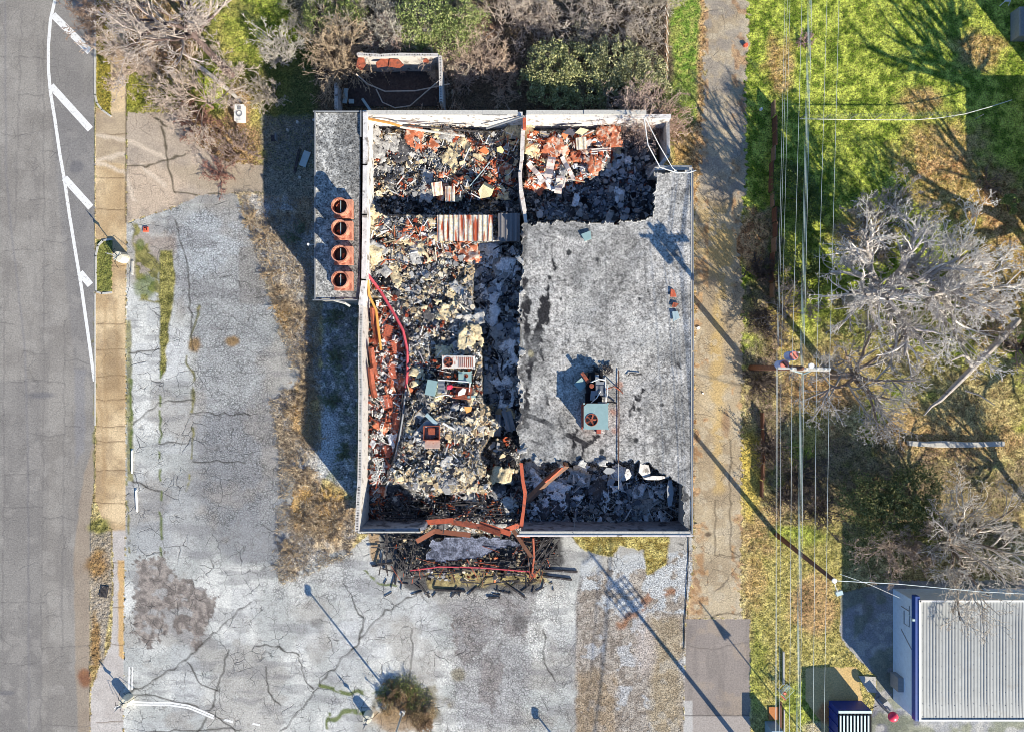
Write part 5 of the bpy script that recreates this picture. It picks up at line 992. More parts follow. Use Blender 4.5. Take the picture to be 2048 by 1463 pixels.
def children(pts, rad, k, ratio, ang, rg, lens, up, wander, tmin=.3, rr=.6, rmin=.012, n=5, horiz=0.0):
    B, m, _ = pts.shape; idx = np.repeat(np.arange(B), k); t = rg.uniform(tmin, 1, len(idx)); f = t * (m - 1); i = np.minimum(f.astype(int), m - 2); f -= i
    s = pts[idx, i] * (1 - f[:, None]) + pts[idx, i + 1] * f[:, None]; d = norm(pts[idx, i + 1] - pts[idx, i]); rp = rad[idx, i] * (1 - f) + rad[idx, i + 1] * f
    rv = norm(rg.normal(0, 1, (len(idx), 3)) * np.array((1, 1, 1 - horiz))); perp = norm(rv - (rv * d).sum(-1, keepdims=True) * d); an = np.radians(ang) * rg.uniform(.6, 1.25, len(idx))
    nd = d * np.cos(an)[:, None] + perp * np.sin(an)[:, None]; ln = lens[idx] * ratio * rg.uniform(.55, 1.15, len(idx)) * (1.15 - .5 * t)
    r0 = np.maximum(rp * rr, rmin); p, r = branch_lines(s, nd, ln, r0, np.maximum(r0 * .35, rmin * .6), rg, wander, up, n); return p, r, ln
def tint(c, n, rg, amt=.18): return np.array(c)[None] * (1 + rg.uniform(-amt, amt, n))[:, None]
def bare_tree(name, px, py, h, label, cat="tree", group=None, r=.22, lean=(0, 0), limbs=6, spread=1.0, seed=1, levels=((6, .62, 42), (6, .6, 42), (5, .55, 45), (4, .5, 45)), trunk_frac=.35, limb_len=.62, col=(188, 178, 168), tcol=(150, 132, 118), rmin=.017, up=.05, z0=0, horiz=.3, limb_dirs=None, wander=.17):
    rg = np.random.default_rng(seed); b0 = np.array(P(px, py, 0)); b0[2] = z0 - .1
    e = empty(name, tuple(b0), label, cat, group); th = h * trunk_frac; tp = np.array([[0, 0, 0], [lean[0] * .2 * th, lean[1] * .2 * th, th * .3], [lean[0] * .6 * th, lean[1] * .6 * th, th * .65], [lean[0] * th, lean[1] * th, th]])
    if limb_dirs is None:
        a = np.arange(limbs) * 2 * math.pi / limbs + rg.uniform(-.4, .4, limbs); el = rg.uniform(.35, 1.1, limbs); d = np.stack([np.cos(a) * np.cos(el) * spread, np.sin(a) * np.cos(el) * spread, np.sin(el)], -1) + np.array((lean[0], lean[1], 0)) * .6
        ll = h * limb_len * rg.uniform(.75, 1.15, limbs)
    else: d = np.array([q[:3] for q in limb_dirs], float); ll = np.array([q[3] for q in limb_dirs], float); limbs = len(ll)
    st = np.repeat(tp[-1:], limbs, 0) - np.array((0, 0, 1)) * rg.uniform(0, th * .25, limbs)[:, None] * np.array((0, 0, 1))
    p, rd = branch_lines(st, d, ll, np.full(limbs, r * .52), np.full(limbs, max(r * .16, rmin)), rg, wander, up, 7)
    Vt, Ft = tubes(np.repeat(tp[None], 1, 0), np.array([[r * 1.25, r, r * .85, r * .72]]), 9); V2, F2 = tubes(p, rd, 7)
    me = raw_mesh("trunk", np.vstack([Vt, V2]), np.vstack([Ft, F2 + len(Vt)]), tint(C(*tcol), len(Vt) + len(V2), rg, .1), MT, True); link("trunk", me, e)
    Vs = []; Fs = []; bt = []; nb = 0; lens = ll; P0, R0 = p, rd
    for li, (k, ratio, ang) in enumerate(levels):
        P0, R0, lens = children(P0, R0, k, ratio, ang, rg, lens, up * (1 + li * .5), .17 + .05 * li, tmin=.22, rmin=rmin, rr=(.8, .68, .6, .6, .6)[li], n=5 if li < 3 else 4, horiz=horiz)
        V_, F_ = tubes(P0, R0, 4 if li < 1 else 3); bt.append(np.repeat(rg.uniform(.62, 1.25, len(P0)), len(V_) // len(P0))); Vs.append(V_); Fs.append(F_ + nb); nb += len(V_)
    V_ = np.vstack(Vs); link("crown", raw_mesh("crown", V_, np.vstack(Fs), C(*col)[None] * np.concatenate(bt)[:, None], MT, False), e); return e
def brush(name, px, py, rad, h, label, group=None, stems=26, seed=1, col=(176, 158, 148), rmin=.016, levels=((5, .6, 40), (4, .55, 42), (3, .5, 45)), z0=0, cat="bush", ry=None, droop=0.0):
    rg = np.random.default_rng(seed); b0 = np.array(P(px, py, 0)); b0[2] = z0 - .05; e = empty(name, tuple(b0), label, cat, group)
    a = rg.uniform(0, 6.283, stems); q = rg.uniform(0, .45, stems) * rad; ry = ry or rad
    st = np.stack([np.cos(a) * q, np.sin(a) * q * ry / rad, np.zeros(stems)], -1); out = rg.uniform(.15, 1.0, stems)
    d = np.stack([np.cos(a) * out * rad, np.sin(a) * out * ry, np.full(stems, h)], -1); ll = np.linalg.norm(d, axis=1) * rg.uniform(.5, .9, stems)
    p, rd = branch_lines(st, d, ll, np.full(stems, .05), np.full(stems, rmin), rg, .2, -droop, 6); V_, F_ = tubes(p, rd, 4); link("stem", raw_mesh("stem", V_, F_, tint(C(*[int(c * .9) for c in col]), len(V_), rg, .15), MT), e)
    Vs = []; Fs = []; bt = []; nb = 0; P0, R0, lens = p, rd, ll
    for li, (k, ratio, ang) in enumerate(levels):
        P0, R0, lens = children(P0, R0, k, ratio, ang, rg, lens, .02 - droop, .28, tmin=.2, rmin=rmin, n=4, horiz=.1); V_, F_ = tubes(P0, R0, 3); bt.append(np.repeat(rg.uniform(.6, 1.25, len(P0)), len(V_) // len(P0))); Vs.append(V_); Fs.append(F_ + nb); nb += len(V_)
    V_ = np.vstack(Vs); link("crown", raw_mesh("crown", V_, np.vstack(Fs), C(*col)[None] * np.concatenate(bt)[:, None], MT), e); return e
def leafy(name, px, py, blobs, label, n=7000, size=.09, cols=((70, 96, 38), (128, 146, 66), (160, 166, 96)), group=None, seed=1, cat="shrub", z0=0, gap=.5, stem=True):
    rg = np.random.default_rng(seed); b0 = np.array(P(px, py, 0)); e = empty(name, (b0[0], b0[1], z0), label, cat, group); pts = []
    vol = np.array([b[3] * b[4] for b in blobs]); cnt = (n * vol / vol.sum()).astype(int)
    for (bx_, by_, bz_, rx_, rz_), m_ in zip(blobs, cnt):
        c = np.array(P(bx_, by_, bz_)) - np.array((b0[0], b0[1], z0)); m2 = m_ * 3; v = norm(rg.normal(0, 1, (m2, 3))); v[:, 2] = np.abs(v[:, 2]) * 1 - .25; rr_ = rg.uniform(.55, 1.05, m2)[:, None]
        q = c + v * rr_ * np.array((rx_, rx_, rz_)); clump = vn(q[:, 0] * 20 + 200, q[:, 1] * 20 + 200, 9, 101 + seed) * .6 + vn(q[:, 2] * 20 + 200, q[:, 0] * 20 + 300, 9, 102) * .4; q = q[clump > gap * .85][:m_]; pts.append(q)
    q = np.vstack(pts); m_ = len(q); a = norm(rg.normal(0, 1, (m_, 3))); b_ = norm(np.cross(a, rg.normal(0, 1, (m_, 3)))); s = size * rg.uniform(.5, 1.3, m_)[:, None]
    V_ = np.stack([q - a * s, q + b_ * s * .45, q + a * s, q - b_ * s * .45], 1).reshape(-1, 3); F_ = np.arange(m_ * 4).reshape(-1, 4)
    cols = np.array([C(*c) for c in cols]); t = rg.random(m_); k = rg.integers(0, len(cols) - 1, m_); cc = cols[k] * (1 - t[:, None]) + cols[k + 1] * t[:, None]
    link("foliage", raw_mesh("foliage", V_, F_, np.repeat(cc, 4, 0), ML), e)
    if stem:
        ns = 5 + len(blobs) * 3; tg = q[rg.integers(0, m_, ns)]; st = np.zeros((ns, 3)); d = tg - st; ll = np.linalg.norm(d, axis=1); p, rd = branch_lines(st, d, ll, np.full(ns, .05), np.full(ns, .015), rg, .06, 0, 6); V_, F_ = tubes(p, rd, 4)
        link("stem", raw_mesh("stem", V_, F_, tint(C(128, 108, 92), len(V_), rg), MT), e)
    return e
LV2 = ((6, .6, 42), (4, .5, 44)); LV3 = ((7, .62, 42), (6, .58, 44), (5, .55, 46)); LV4 = ((7, .62, 40), (6, .6, 42), (5, .55, 44), (4, .52, 46)); LV5 = ((8, .6, 42), (7, .58, 44), (6, .55, 46), (5, .5, 46))
# top left
bare_tree("bare_tree", 462, 150, 10.5, "tall bare leaning tree above the white log, top left of the photo", r=.3, lean=(-.28, .3), limbs=8, seed=3, levels=LV4, col=(206, 190, 178), tcol=(116, 98, 92), trunk_frac=.42, limb_len=.62, rmin=.018)
bare_tree("bare_tree", 262, 40, 7, "smaller bare tree with fine twigs spreading over the grass verge by the road", r=.14, limbs=9, seed=4, levels=LV4, col=(158, 134, 118), trunk_frac=.22, limb_len=.6, rmin=.016)
bare_tree("bare_tree", 330, -10, 8, "bare tree at the top edge between the verge tree and the leaning tree", r=.16, limbs=9, seed=5, levels=LV4, col=(190, 172, 158), trunk_frac=.25, limb_len=.6, rmin=.017)
for i, (x, y, r_, h, lab, c) in enumerate([(400, 250, 2.4, 1.5, "low tangle of brown brush beside the broken driveway", (170, 128, 112)), (480, 300, 2.2, 1.6, "low grey brush below the white broken box", (176, 152, 138)), (350, 190, 2.6, 1.4, "thin grey brush on the grass left of the white log", (180, 164, 150)), (570, 110, 2.0, 2.8, "pale twiggy shrub standing in the building's shadow", (214, 204, 190)), (540, 190, 1.5, 1.8, "smaller pale shrub just below the twiggy one in the shadow", (204, 190, 172)), (440, 350, 1.6, 1.0, "reddish brush at the edge of the driveway slab", (168, 124, 110))]):
    brush("brush", x, y, r_, h, lab, stems=24, seed=20 + i, col=c)
bare_tree("bare_tree", 425, 215, 6.5, "thin bare tree between the bleached log and the driveway", r=.11, limbs=9, seed=6, levels=LV4, col=(212, 192, 176), trunk_frac=.2, limb_len=.62, rmin=.015)
bare_tree("bare_tree", 300, 150, 6.0, "thin bare tree on the grass right of the upper sidewalk", r=.1, limbs=9, seed=7, levels=LV4, col=(204, 182, 164), trunk_frac=.2, limb_len=.62, rmin=.015)
# wooded strip
tops = [(700, 30, 3.2, 3, (166, 148, 136)), (770, 60, 2.6, 3, (186, 168, 152)), (820, 70, 2.2, 3.2, (196, 178, 164)), (950, 125, 3.0, 3.2, (190, 160, 142)), (1010, 40, 3.2, 3.2, (184, 160, 146)), (1080, 20, 3.4, 3.2, (186, 164, 150)), (1150, 50, 3.2, 3.0, (178, 158, 146)), (1230, 20, 3.2, 3.2, (186, 166, 154)), (1290, 80, 2.4, 2.6, (176, 156, 142)), (640, 60, 2.2, 2.6, (160, 144, 132)), (890, 150, 2.0, 2.4, (192, 168, 148)), (1000, 160, 2.4, 2.4, (190, 158, 136)), (1300, 10, 2.2, 2.6, (170, 152, 138)), (905, 30, 1.8, 2.4, (170, 156, 130)), (620, 0, 2.2, 2.4, (168, 150, 132)), (750, 0, 2.4, 2.6, (176, 160, 146)), (1180, 100, 2, 2.2, (160, 146, 124))]
for i, (x, y, r_, h, c) in enumerate(tops): brush("brush", x, y, r_, h, "bare tangled bush in the thicket above the building", "bare bushes in the thicket above the building", stems=20, seed=40 + i, col=tuple(int(q) for q in np.minimum(np.array(c) * (1.18, 1.24, 1.24), 245)), rmin=.0115, levels=((6, .6, 42), (5, .55, 45), (4, .5, 48)))
brush("vine_bush", 690, 135, 2.2, 3.6, "tawny vine mass draped over the corner of the block ruin", stems=70, seed=70, col=(204, 180, 150), levels=((6, .55, 36), (4, .5, 40), (3, .4, 45)), droop=.12, rmin=.018, cat="vine", ry=2.4)
GR = ((84, 104, 48), (130, 144, 76), (166, 170, 108))
leafy("evergreen_shrub", 870, 40, [(850, 30, 2.0, 2.6, 1.6), (900, 60, 2.0, 2.2, 1.4), (930, 30, 1.8, 2.0, 1.3), (830, 70, 1.6, 1.6, 1.2)], "green shrub at the top edge above the ruined block room", 12000, .09, ((104, 124, 58), (150, 162, 90), (190, 192, 130)), seed=2)
leafy("evergreen_shrub", 1140, 140, [(1110, 140, 2.0, 2.6, 1.6), (1160, 150, 2.0, 2.6, 1.7), (1120, 180, 1.6, 1.8, 1.3), (1070, 170, 1.3, 1.4, 1.2)], "olive green shrub left of two beside the top fence", 12000, .1, ((120, 128, 72), (170, 170, 110), (206, 202, 150)), seed=3)
leafy("evergreen_shrub", 1260, 150, [(1230, 130, 2.0, 2.4, 1.6), (1280, 150, 2.0, 2.2, 1.6), (1300, 190, 1.6, 1.8, 1.3), (1240, 190, 1.6, 2.0, 1.3)], "olive green shrub right of two beside the top fence", 12000, .1, ((120, 126, 76), (172, 170, 118), (208, 202, 156)), seed=4)
for i, (x, y, lab) in enumerate([(1110, 165, "pale twigs growing through the olive shrub left of two"), (1180, 180, "pale twigs between the two olive shrubs"), (1270, 175, "pale twigs growing through the olive shrub right of two")]): brush("brush", x, y, 2.3, 2.3, lab, stems=22, seed=230 + i, col=(214, 200, 170), rmin=.012, levels=((6, .6, 42), (5, .55, 45), (3, .5, 48)))
leafy("evergreen_shrub", 1345, 205, [(1345, 200, 1.0, 1.4, .9), (1362, 225, .8, 1.0, .7)], "small green bush at the end of the top fence", 3500, .08, GR, seed=5)
leafy("evergreen_shrub", 625, 10, [(640, 30, 1.5, 1.6, 1.2), (700, 20, 1.5, 1.4, 1.1)], "small green shrub at the left end of the thicket", 4000, .09, GR, seed=6)
brush("brush", 800, 92, 2.2, 2.9, "pinkish bare brush spilling over the back wall of the block ruin", stems=40, seed=83, col=(206, 178, 160), rmin=.013, levels=((6, .55, 42), (5, .5, 45)), droop=.05)
brush("brush", 862, 96, 1.8, 2.9, "bare brush spilling over the right corner of the block ruin", stems=30, seed=84, col=(214, 190, 172), rmin=.013, levels=((6, .55, 42), (5, .5, 45)), droop=.05)
brush("brush", 920, 150, 2.2, 2.4, "pale bare brush right of the block ruin", stems=30, seed=85, col=(212, 186, 168), rmin=.013, levels=((6, .55, 42), (5, .5, 45)), droop=.03)
brush("brush", 1262, 262, 1.6, 5.6, "pale brown leafless shrub reaching over the corner of the north-east room", stems=40, seed=80, col=(206, 180, 164), levels=((6, .5, 42), (5, .5, 45), (3, .5, 45)))
brush("brush", 1320, 262, 1.4, 4.2, "leafless reddish shrub outside the corner of the north-east room", stems=30, seed=81, col=(204, 172, 154), levels=((6, .5, 42), (4, .5, 45), (3, .5, 45)))
brush("brush", 900, 262, 1.0, 4.9, "small twig tuft hanging over the coping of the north wall", stems=16, seed=82, col=(192, 160, 136), levels=((5, .4, 42), (4, .5, 45)))
for i, (pts, lab) in enumerate([([(712, 148, 2.2), (735, 168, 1.6), (770, 183, 1.5), (830, 182, 1.5), (900, 168, 2.4)], "long pale branch lying across the roofless block room"), ([(752, 178, 1.5), (765, 205, 1.2), (790, 216, 1.0), (820, 212, 1.0), (880, 160, 2.8)], "lower curved branch in the roofless block room")]):
    pole(pts, .05, m_plain("pale_bark%d" % i, C(198, 182, 166), .9), "fallen_branch", lab, "branch")
# right side
bare_tree("bare_tree", 1700, 600, 12.5, "large pale bare tree right of the power lines", r=.58, lean=(.12, .06), limbs=12, seed=8, levels=((7, .62, 40), (6, .6, 42), (5, .56, 44), (3, .5, 46)), col=(226, 217, 208), tcol=(186, 176, 166), trunk_frac=.35, limb_len=.52, rmin=.018, spread=1.15)
bare_tree("bare_tree", 1850, 600, 9.5, "spreading grey bare tree near the right edge", r=.3, limbs=10, seed=9, levels=LV4, col=(234, 226, 218), tcol=(178, 170, 162), trunk_frac=.3, limb_len=.55, rmin=.018)
bare_tree("bare_tree", 1700, 470, 8.0, "smaller bare tree at the edge of the green lawn", r=.16, limbs=7, seed=10, levels=LV4, col=(170, 162, 158), trunk_frac=.35, limb_len=.48, rmin=.017)
bare_tree("bare_tree", 2020, 690, 10, "dark limbed bare tree leaning in from the right edge", r=.3, lean=(-.25, -.1), limbs=5, seed=11, levels=LV3, col=(160, 144, 128), tcol=(104, 88, 76), trunk_frac=.25, limb_len=.5, rmin=.02)
bare_tree("bare_tree", 1665, 750, 10.5, "bare tree just below the utility pole", r=.3, limbs=8, seed=12, levels=LV4, col=(186, 178, 170), trunk_frac=.4, limb_len=.45, rmin=.016)
bare_tree("bare_tree", 1880, 1080, 9.5, "broad bare tree behind the metal building", r=.3, limbs=9, seed=13, levels=LV4, col=(226, 214, 198), tcol=(140, 124, 108), trunk_frac=.2, limb_len=.6, rmin=.014, spread=1.2)
bare_tree("bare_tree", 1760, 1075, 6, "short bare tree overhanging the shaded yard by the metal building", r=.14, limbs=7, seed=14, levels=LV4, col=(186, 166, 148), trunk_frac=.25, limb_len=.55, rmin=.017)
bare_tree("bare_tree", 2060, 1010, 9, "bare tree at the right edge above the metal building", r=.24, limbs=8, seed=15, levels=LV4, col=(176, 166, 150), trunk_frac=.25, limb_len=.55, rmin=.018)
bare_tree("bare_tree", 1560, 620, 5.5, "thin bare tree tangled in brush left of the power lines", r=.1, limbs=6, seed=16, levels=LV3, col=(150, 140, 132), trunk_frac=.3, limb_len=.5, rmin=.016)
bare_tree("bare_tree", 2125, 400, 13, "tall bare tree beyond the right edge whose shadow stripes the lawn", r=.5, limbs=9, seed=61, levels=LV2, trunk_frac=.5, limb_len=.45)
bare_tree("bare_tree", 2160, 620, 14, "tall bare tree beyond the right edge behind the crooked limb", r=.45, limbs=9, seed=62, levels=LV2, trunk_frac=.4, limb_len=.5)
bare_tree("bare_tree", 2170, 860, 12, "tall bare tree beyond the right edge near the stone wall", r=.4, limbs=9, seed=63, levels=LV2, trunk_frac=.35, limb_len=.5)
# pale crooked limb of the tree at the right
pole([(1700, 780 + 1, 5.6), (1700, 780, 5.5)], .01, MT, "twig", "tiny twig", "branch") if False else None
mb = MB(); mb.tube([P(*p) for p in [(2035, 640, 2.5), (1990, 690, 3.8), (1945, 735, 4.8), (1905, 775, 5.2), (1880, 800, 5.4), (1862, 812, 5.6), (1848, 830, 5.8)]], [.28, .25, .22, .19, .15, .1, .05], 9)
mb.tube([P(*p) for p in [(1945, 735, 4.8), (1935, 715, 5.6), (1925, 710, 6.4), (1900, 722, 7.0)]], [.14, .12, .1, .04], 7); mb.tube([P(*p) for p in [(1930, 780, 4.0), (1960, 790, 4.6), (1990, 810, 5.2)]], [.08, .06, .03], 6)
tag(mb.build("fallen_branch", m_plain("pale_limb", C(196, 184, 170), .9, 0, (.6, 1.15), 3, .3, .02, (1.4, .6, C(110, 96, 84)))), "thick pale crooked limb leaning across the dry grass", "branch")
leafy("evergreen_shrub", 1600, 400, [(1590, 380, 1.6, 1.8, 1.4), (1620, 410, 1.4, 1.5, 1.2), (1575, 350, 1.2, 1.2, 1.0)], "green shrub under the power lines at the lawn edge", 6500, .09, ((58, 82, 36), (98, 120, 52), (140, 150, 80)), seed=12)
leafy("evergreen_shrub", 1600, 545, [(1600, 530, 2.0, 1.6, 1.6), (1590, 580, 1.8, 1.3, 1.3), (1620, 560, 1.6, 1.2, 1.2)], "green shrub under the power lines further down", 5500, .09, ((52, 76, 34), (92, 112, 50), (140, 150, 80)), seed=13)
leafy("evergreen_shrub", 1720, 1010, [(1730, 1000, 2.4, 2.2, 1.8), (1760, 1030, 2.4, 2.2, 1.8), (1800, 1010, 2.6, 2.6, 1.8), (1830, 980, 2.4, 2.2, 1.6), (1850, 1050, 1.8, 1.8, 1.4)], "large dark green evergreen mass above the metal building", 16000, .1, ((64, 82, 42), (116, 124, 66), (176, 168, 104)), seed=14)
leafy("evergreen_shrub", 1760, 650, [(1700, 660, .8, 2.0, .6), (1800, 640, .8, 2.4, .7), (1900, 660, .8, 2.4, .7), (1960, 680, .8, 1.8, .6)], "low green undergrowth beneath the large bare trees", 9000, .08, ((92, 112, 52), (138, 148, 80), (176, 170, 112)), seed=15, gap=.58)
leafy("evergreen_shrub", 2010, 405, [(2022, 408, .8, .8, .6)], "small round green bush at the corner of the off-frame house's shadow", 1800, .07, ((96, 120, 50), (150, 160, 80), (176, 180, 110)), seed=16)
brush("brush", 1975, 365, 1.3, .9, "low brown twigs beside the small green bush", stems=16, seed=90, col=(170, 140, 116))
for i, (x, y, r_, h, lab) in enumerate([(1515, 540, 1.3, 1.6, "dark leafless hedge stretch right of the alley, upper part"), (1520, 640, 1.4, 1.8, "dark leafless hedge stretch right of the alley, middle part"), (1520, 760, 1.4, 1.8, "dark leafless hedge stretch right of the alley, beside the utility pole"), (1530, 900, 1.4, 1.8, "dark leafless hedge stretch right of the alley, lower part"), (1600, 950, 2.0, 2.0, "grey tangled brush under the power lines"), (1640, 1020, 1.9, 1.8, "grey tangled brush beside the evergreen mass"), (1560, 1000, 1.5, 1.6, "tangled brush at the lower end of the hedge")]): brush("brush", x, y, r_, h, lab, stems=26, seed=100 + i, col=(112, 100, 92), rmin=.018)
brush("brush", 1610, 85, .9, .4, "flat heap of cut pinkish twigs on the lawn under the wires", stems=24, seed=120, col=(190, 160, 146))
brush("brush", 1455, 470, .1, .1, "x", stems=2, seed=121) if False else None
# bush on the lot
leafy("low_shrub", 850, 1420, [(852, 1418, .3, .9, .5), (835, 1436, .3, .8, .45), (775, 1415, .2, .6, .35)], "brown dry weeds at the right side of the round bush", 2600, .06, ((120, 96, 64), (170, 140, 98), (196, 172, 130)), seed=32, stem=False)
brush("brush", 850, 1440, .9, .7, "small dry twiggy bush at the lower right of the round bush", stems=26, seed=132, col=(176, 146, 116))
brush("brush", 785, 1385, 1.2, .8, "small dry twiggy bush at the upper left of the round bush", stems=30, seed=133, col=(166, 140, 108))
brush("brush", 822, 1405, 2.0, .5, "round bush of dry brown stems on the cracked lot", stems=36, seed=130, col=(160, 132, 100), levels=((6, .5, 45), (4, .5, 45)), rmin=.016)
leafy("low_shrub", 800, 1395, [(790, 1385, .15, 1.3, .4), (835, 1400, .15, 1.2, .35), (812, 1374, .15, 1.2, .35), (770, 1392, .1, .8, .25)], "green weeds growing through the round dry bush", 2600, .07, ((100, 112, 52), (140, 146, 78), (176, 166, 106)), seed=31, stem=False)
for i, (x, y, r_, h, lab) in enumerate([(668, 640, .8, .8, "weeds against the shaded block wall, topmost clump"), (672, 720, .9, .9, "weeds against the shaded block wall, second clump"), (665, 800, .8, .8, "weeds against the shaded block wall, third clump"), (690, 900, .7, .8, "weeds against the shaded block wall, lowest clump"), (590, 470, 1.1, .6, "straggling weeds in the shade left of the annex")]): brush("weed_clump", x, y, r_, h, lab, stems=18, seed=250 + i, col=(150, 160, 130), cat="weeds")
for i, (x, y, r_) in enumerate([(500, 440, 1.2), (530, 470, 1.3), (548, 540, 1.2), (560, 600, 1.2), (600, 640, 1.2), (620, 700, 1.2), (615, 770, 1.3), (590, 820, 1.4), (620, 870, 1.3), (600, 940, 1.4), (650, 1000, 1.4), (610, 1040, 1.3), (670, 1050, 1.4), (580, 1100, 1.1)]): brush("brush", x, y, r_, .6, "low dry brown brush in the weedy strip left of the building", "low dry brush in the weedy strip", stems=16, seed=270 + i, col=(196, 172, 140), levels=((5, .6, 42), (4, .5, 45)))
# ------------------------------------------------------------------ roofless block room above the building
rr = empty("ruined_room", P(792, 190, 0), "small roofless concrete block room hidden in the thicket above the building", "ruin")
def Wz(px, py, z): return np.array(P(px, py, z)[:2])
mb = MB(); zt = 2.8; q = [Wz(715, 108, zt), Wz(760, 111, zt), Wz(800, 109, zt), Wz(876, 110, zt)]; wall(mb, q, 0, zt - .2, .22); cmu_top(mb, q, zt - .2, .24); o = place(mb.build("wall", M_block), rr)
mb = MB(); q = [Wz(880, 112, zt), Wz(882, 205, zt)]; wall(mb, q, 0, zt - .2, .22); cmu_top(mb, q, zt - .2, .24); place(mb.build("wall", M_block), rr)
mb = MB(); q = [Wz(672, 168, 1.6), Wz(672, 218, 1.6)]; wall(mb, q, 0, 1.4, .22); cmu_top(mb, q, 1.4, .24); place(mb.build("wall", M_block), rr)
mb = MB(); mb.box((*Wz(790, 165, .05), .05), (7.5, 3.8, .06)); place(mb.build("floor", m_plain("dark_leafy_floor", C(84, 76, 74), .95, 0, (.5, 1.4), 6, .5, .05)), rr)
for (x, y, w, h, lab) in [(768, 125, 1.6, .8, "rusty brown roof sheet over the left of the block room"), (790, 128, 1.3, .7, "torn rusty sheet in the middle of the block room"), (722, 125, .9, 1.0, "rusty sheet under the vine mass"), (853, 122, .5, .4, "small rusty scrap in the corner of the block room")]:
    one("metal_sheet", lambda mb: mb.chunk(P(x, y, 2.4), w * 1.1, h * 1.1, .04, U(-.3, .3), .2, .1, (.5, .5, .5), 5), M_rust, lab, "metal sheet")
for (x, y, w, h, a, lab) in [(691, 192, .35, 1.2, -.1, "pale blue plank upright in the shade by the annex wall"), (703, 203, .4, .35, 0, "small square pale board by the annex wall"), (733, 210, .2, 1.2, .6, "pale plank lying diagonal in the block room")]:
    one("plank", lambda mb: mb.box(P(x, y, .5), (w, h, .08), rz=a), M_galv, lab, "board")
# ------------------------------------------------------------------ fences, walls
fe = empty("picket_fence", P(1328, 90, 0), "weathered wooden picket fence leaning along the thicket", "fence")
for k in range(34): mb = MB(); y = -20 + k * 6.0; a = P(1330, y, 0); mb.box((a[0] - .0, a[1], .75), (.03, .12 + U(-.02, .04), 1.5), ry=-.35 + U(-.1, .1)); place(mb.build("picket", M_wood if k % 3 else M_conc), fe)
mb = MB(); mb.tube([P(1331, -30, .5), P(1327, 200, .5)], .04); mb.build("rail", M_wood); place(COL.objects[-1], fe) if False else None
o = [x for x in COL.objects if x.name.startswith("rail") and x.parent is None][-1]; place(o, fe)
fe = empty("chain_link_fence", P(1780, 238, 0), "low wire fence with a pale bowed top rail crossing the lawn", "fence")
mb = MB(); mb.tube([P(*p) for p in [(1600, 238, 1.0), (1680, 239, 1.0), (1760, 240, 1.0), (1830, 240, 1.0), (1880, 236, 1.05), (1930, 228, 1.1), (1980, 214, 1.1), (2024, 200, 1.1)]], .03); place(mb.build("top_rail", m_plain("pale_rail", C(225, 222, 205), .6)), fe)
for k in range(8): mb = MB(); x = 1600 + k * 50; a = P(x, 238, 0); mb.cyl((a[0], a[1], 0), .03, 1.0, 8); place(mb.build("post", M_grey), fe)
mb = MB(); A_ = P(1600, 238, 0); B_ = P(1930, 232, 0)
for k in range(60): t = k / 60; x = A_[0] + (B_[0] - A_[0]) * t; y = A_[1] + (B_[1] - A_[1]) * t; mb.tube([(x, y, .05), (x + .2, y, .98)], .006, 3); mb.tube([(x + .2, y, .05), (x, y, .98)], .006, 3)
place(mb.build("mesh", M_grey), fe)
fe = empty("boundary_fence", P(1543, 400, 0), "dark weathered board fence along the right side of the alley", "fence")
for k in range(13):
    mb = MB(); a = P(1542 + 4 * math.sin(k), 222 + k * 30, 0); mb.box((a[0], a[1], .45), (.08, 1.12, .9), ry=U(-.05, .05)); place(mb.build("fence_panel", M_pole if k % 3 else M_wood), fe)
fe = empty("boundary_fence", P(1524, 900, 0), "low timber edging between the alley and the brush", "fence")
for k in range(5): mb = MB(); a = P(1522 + 2 * math.sin(k), 840 + k * 34, 0); mb.box((a[0], a[1], .3), (.1, 1.25, .6)); place(mb.build("fence_panel", M_pole), fe)
mb = MB(); mb.prism([P(x, y)[:2] for x, y in [(1812, 880), (1850, 882), (1880, 880), (1930, 883), (2004, 881), (2003, 891), (1930, 893), (1870, 893), (1814, 890)]], 0, .35); tag(mb.build("low_stone_wall", M_conc, bevel=.03), "low pale stone retaining wall lying across the dry grass", "wall")
# ------------------------------------------------------------------ poles and wires
def bar(mb, a, b_, w, h): A = np.array(a); B = np.array(b_); d = B - A; mb.box(tuple((A + B) / 2), (np.linalg.norm(d), w, h), rz=math.atan2(d[1], d[0]))
hp = 11.3
def at(px, py, z, e): v = np.array(P(px, py, z)); return tuple(v - np.array(e.location))
e = empty("utility_pole", P(1503, 735, 0), "tall dark wooden utility pole with crossarm and two transformers", "utility pole")
mb = MB(); mb.tube([(0, 0, -.3), at(1604, 736, hp, e)], [.24, .15], 14); mb.build("pole", M_pole, e, True)
mb = MB(); bar(mb, at(1555, 736, 10.7, e), at(1660, 737, 10.7, e), .14, .14); bar(mb, at(1580, 740, 10.6, e), at(1660, 741, 10.6, e), .1, .1); mb.build("crossarm", M_conc, e)
mb = MB(); mb.tube([at(1583, 740, 10.5, e), at(1604, 746, 9.8, e)], .05); mb.tube([at(1625, 740, 10.5, e), at(1606, 748, 9.8, e)], .05); mb.build("brace", M_galv, e)
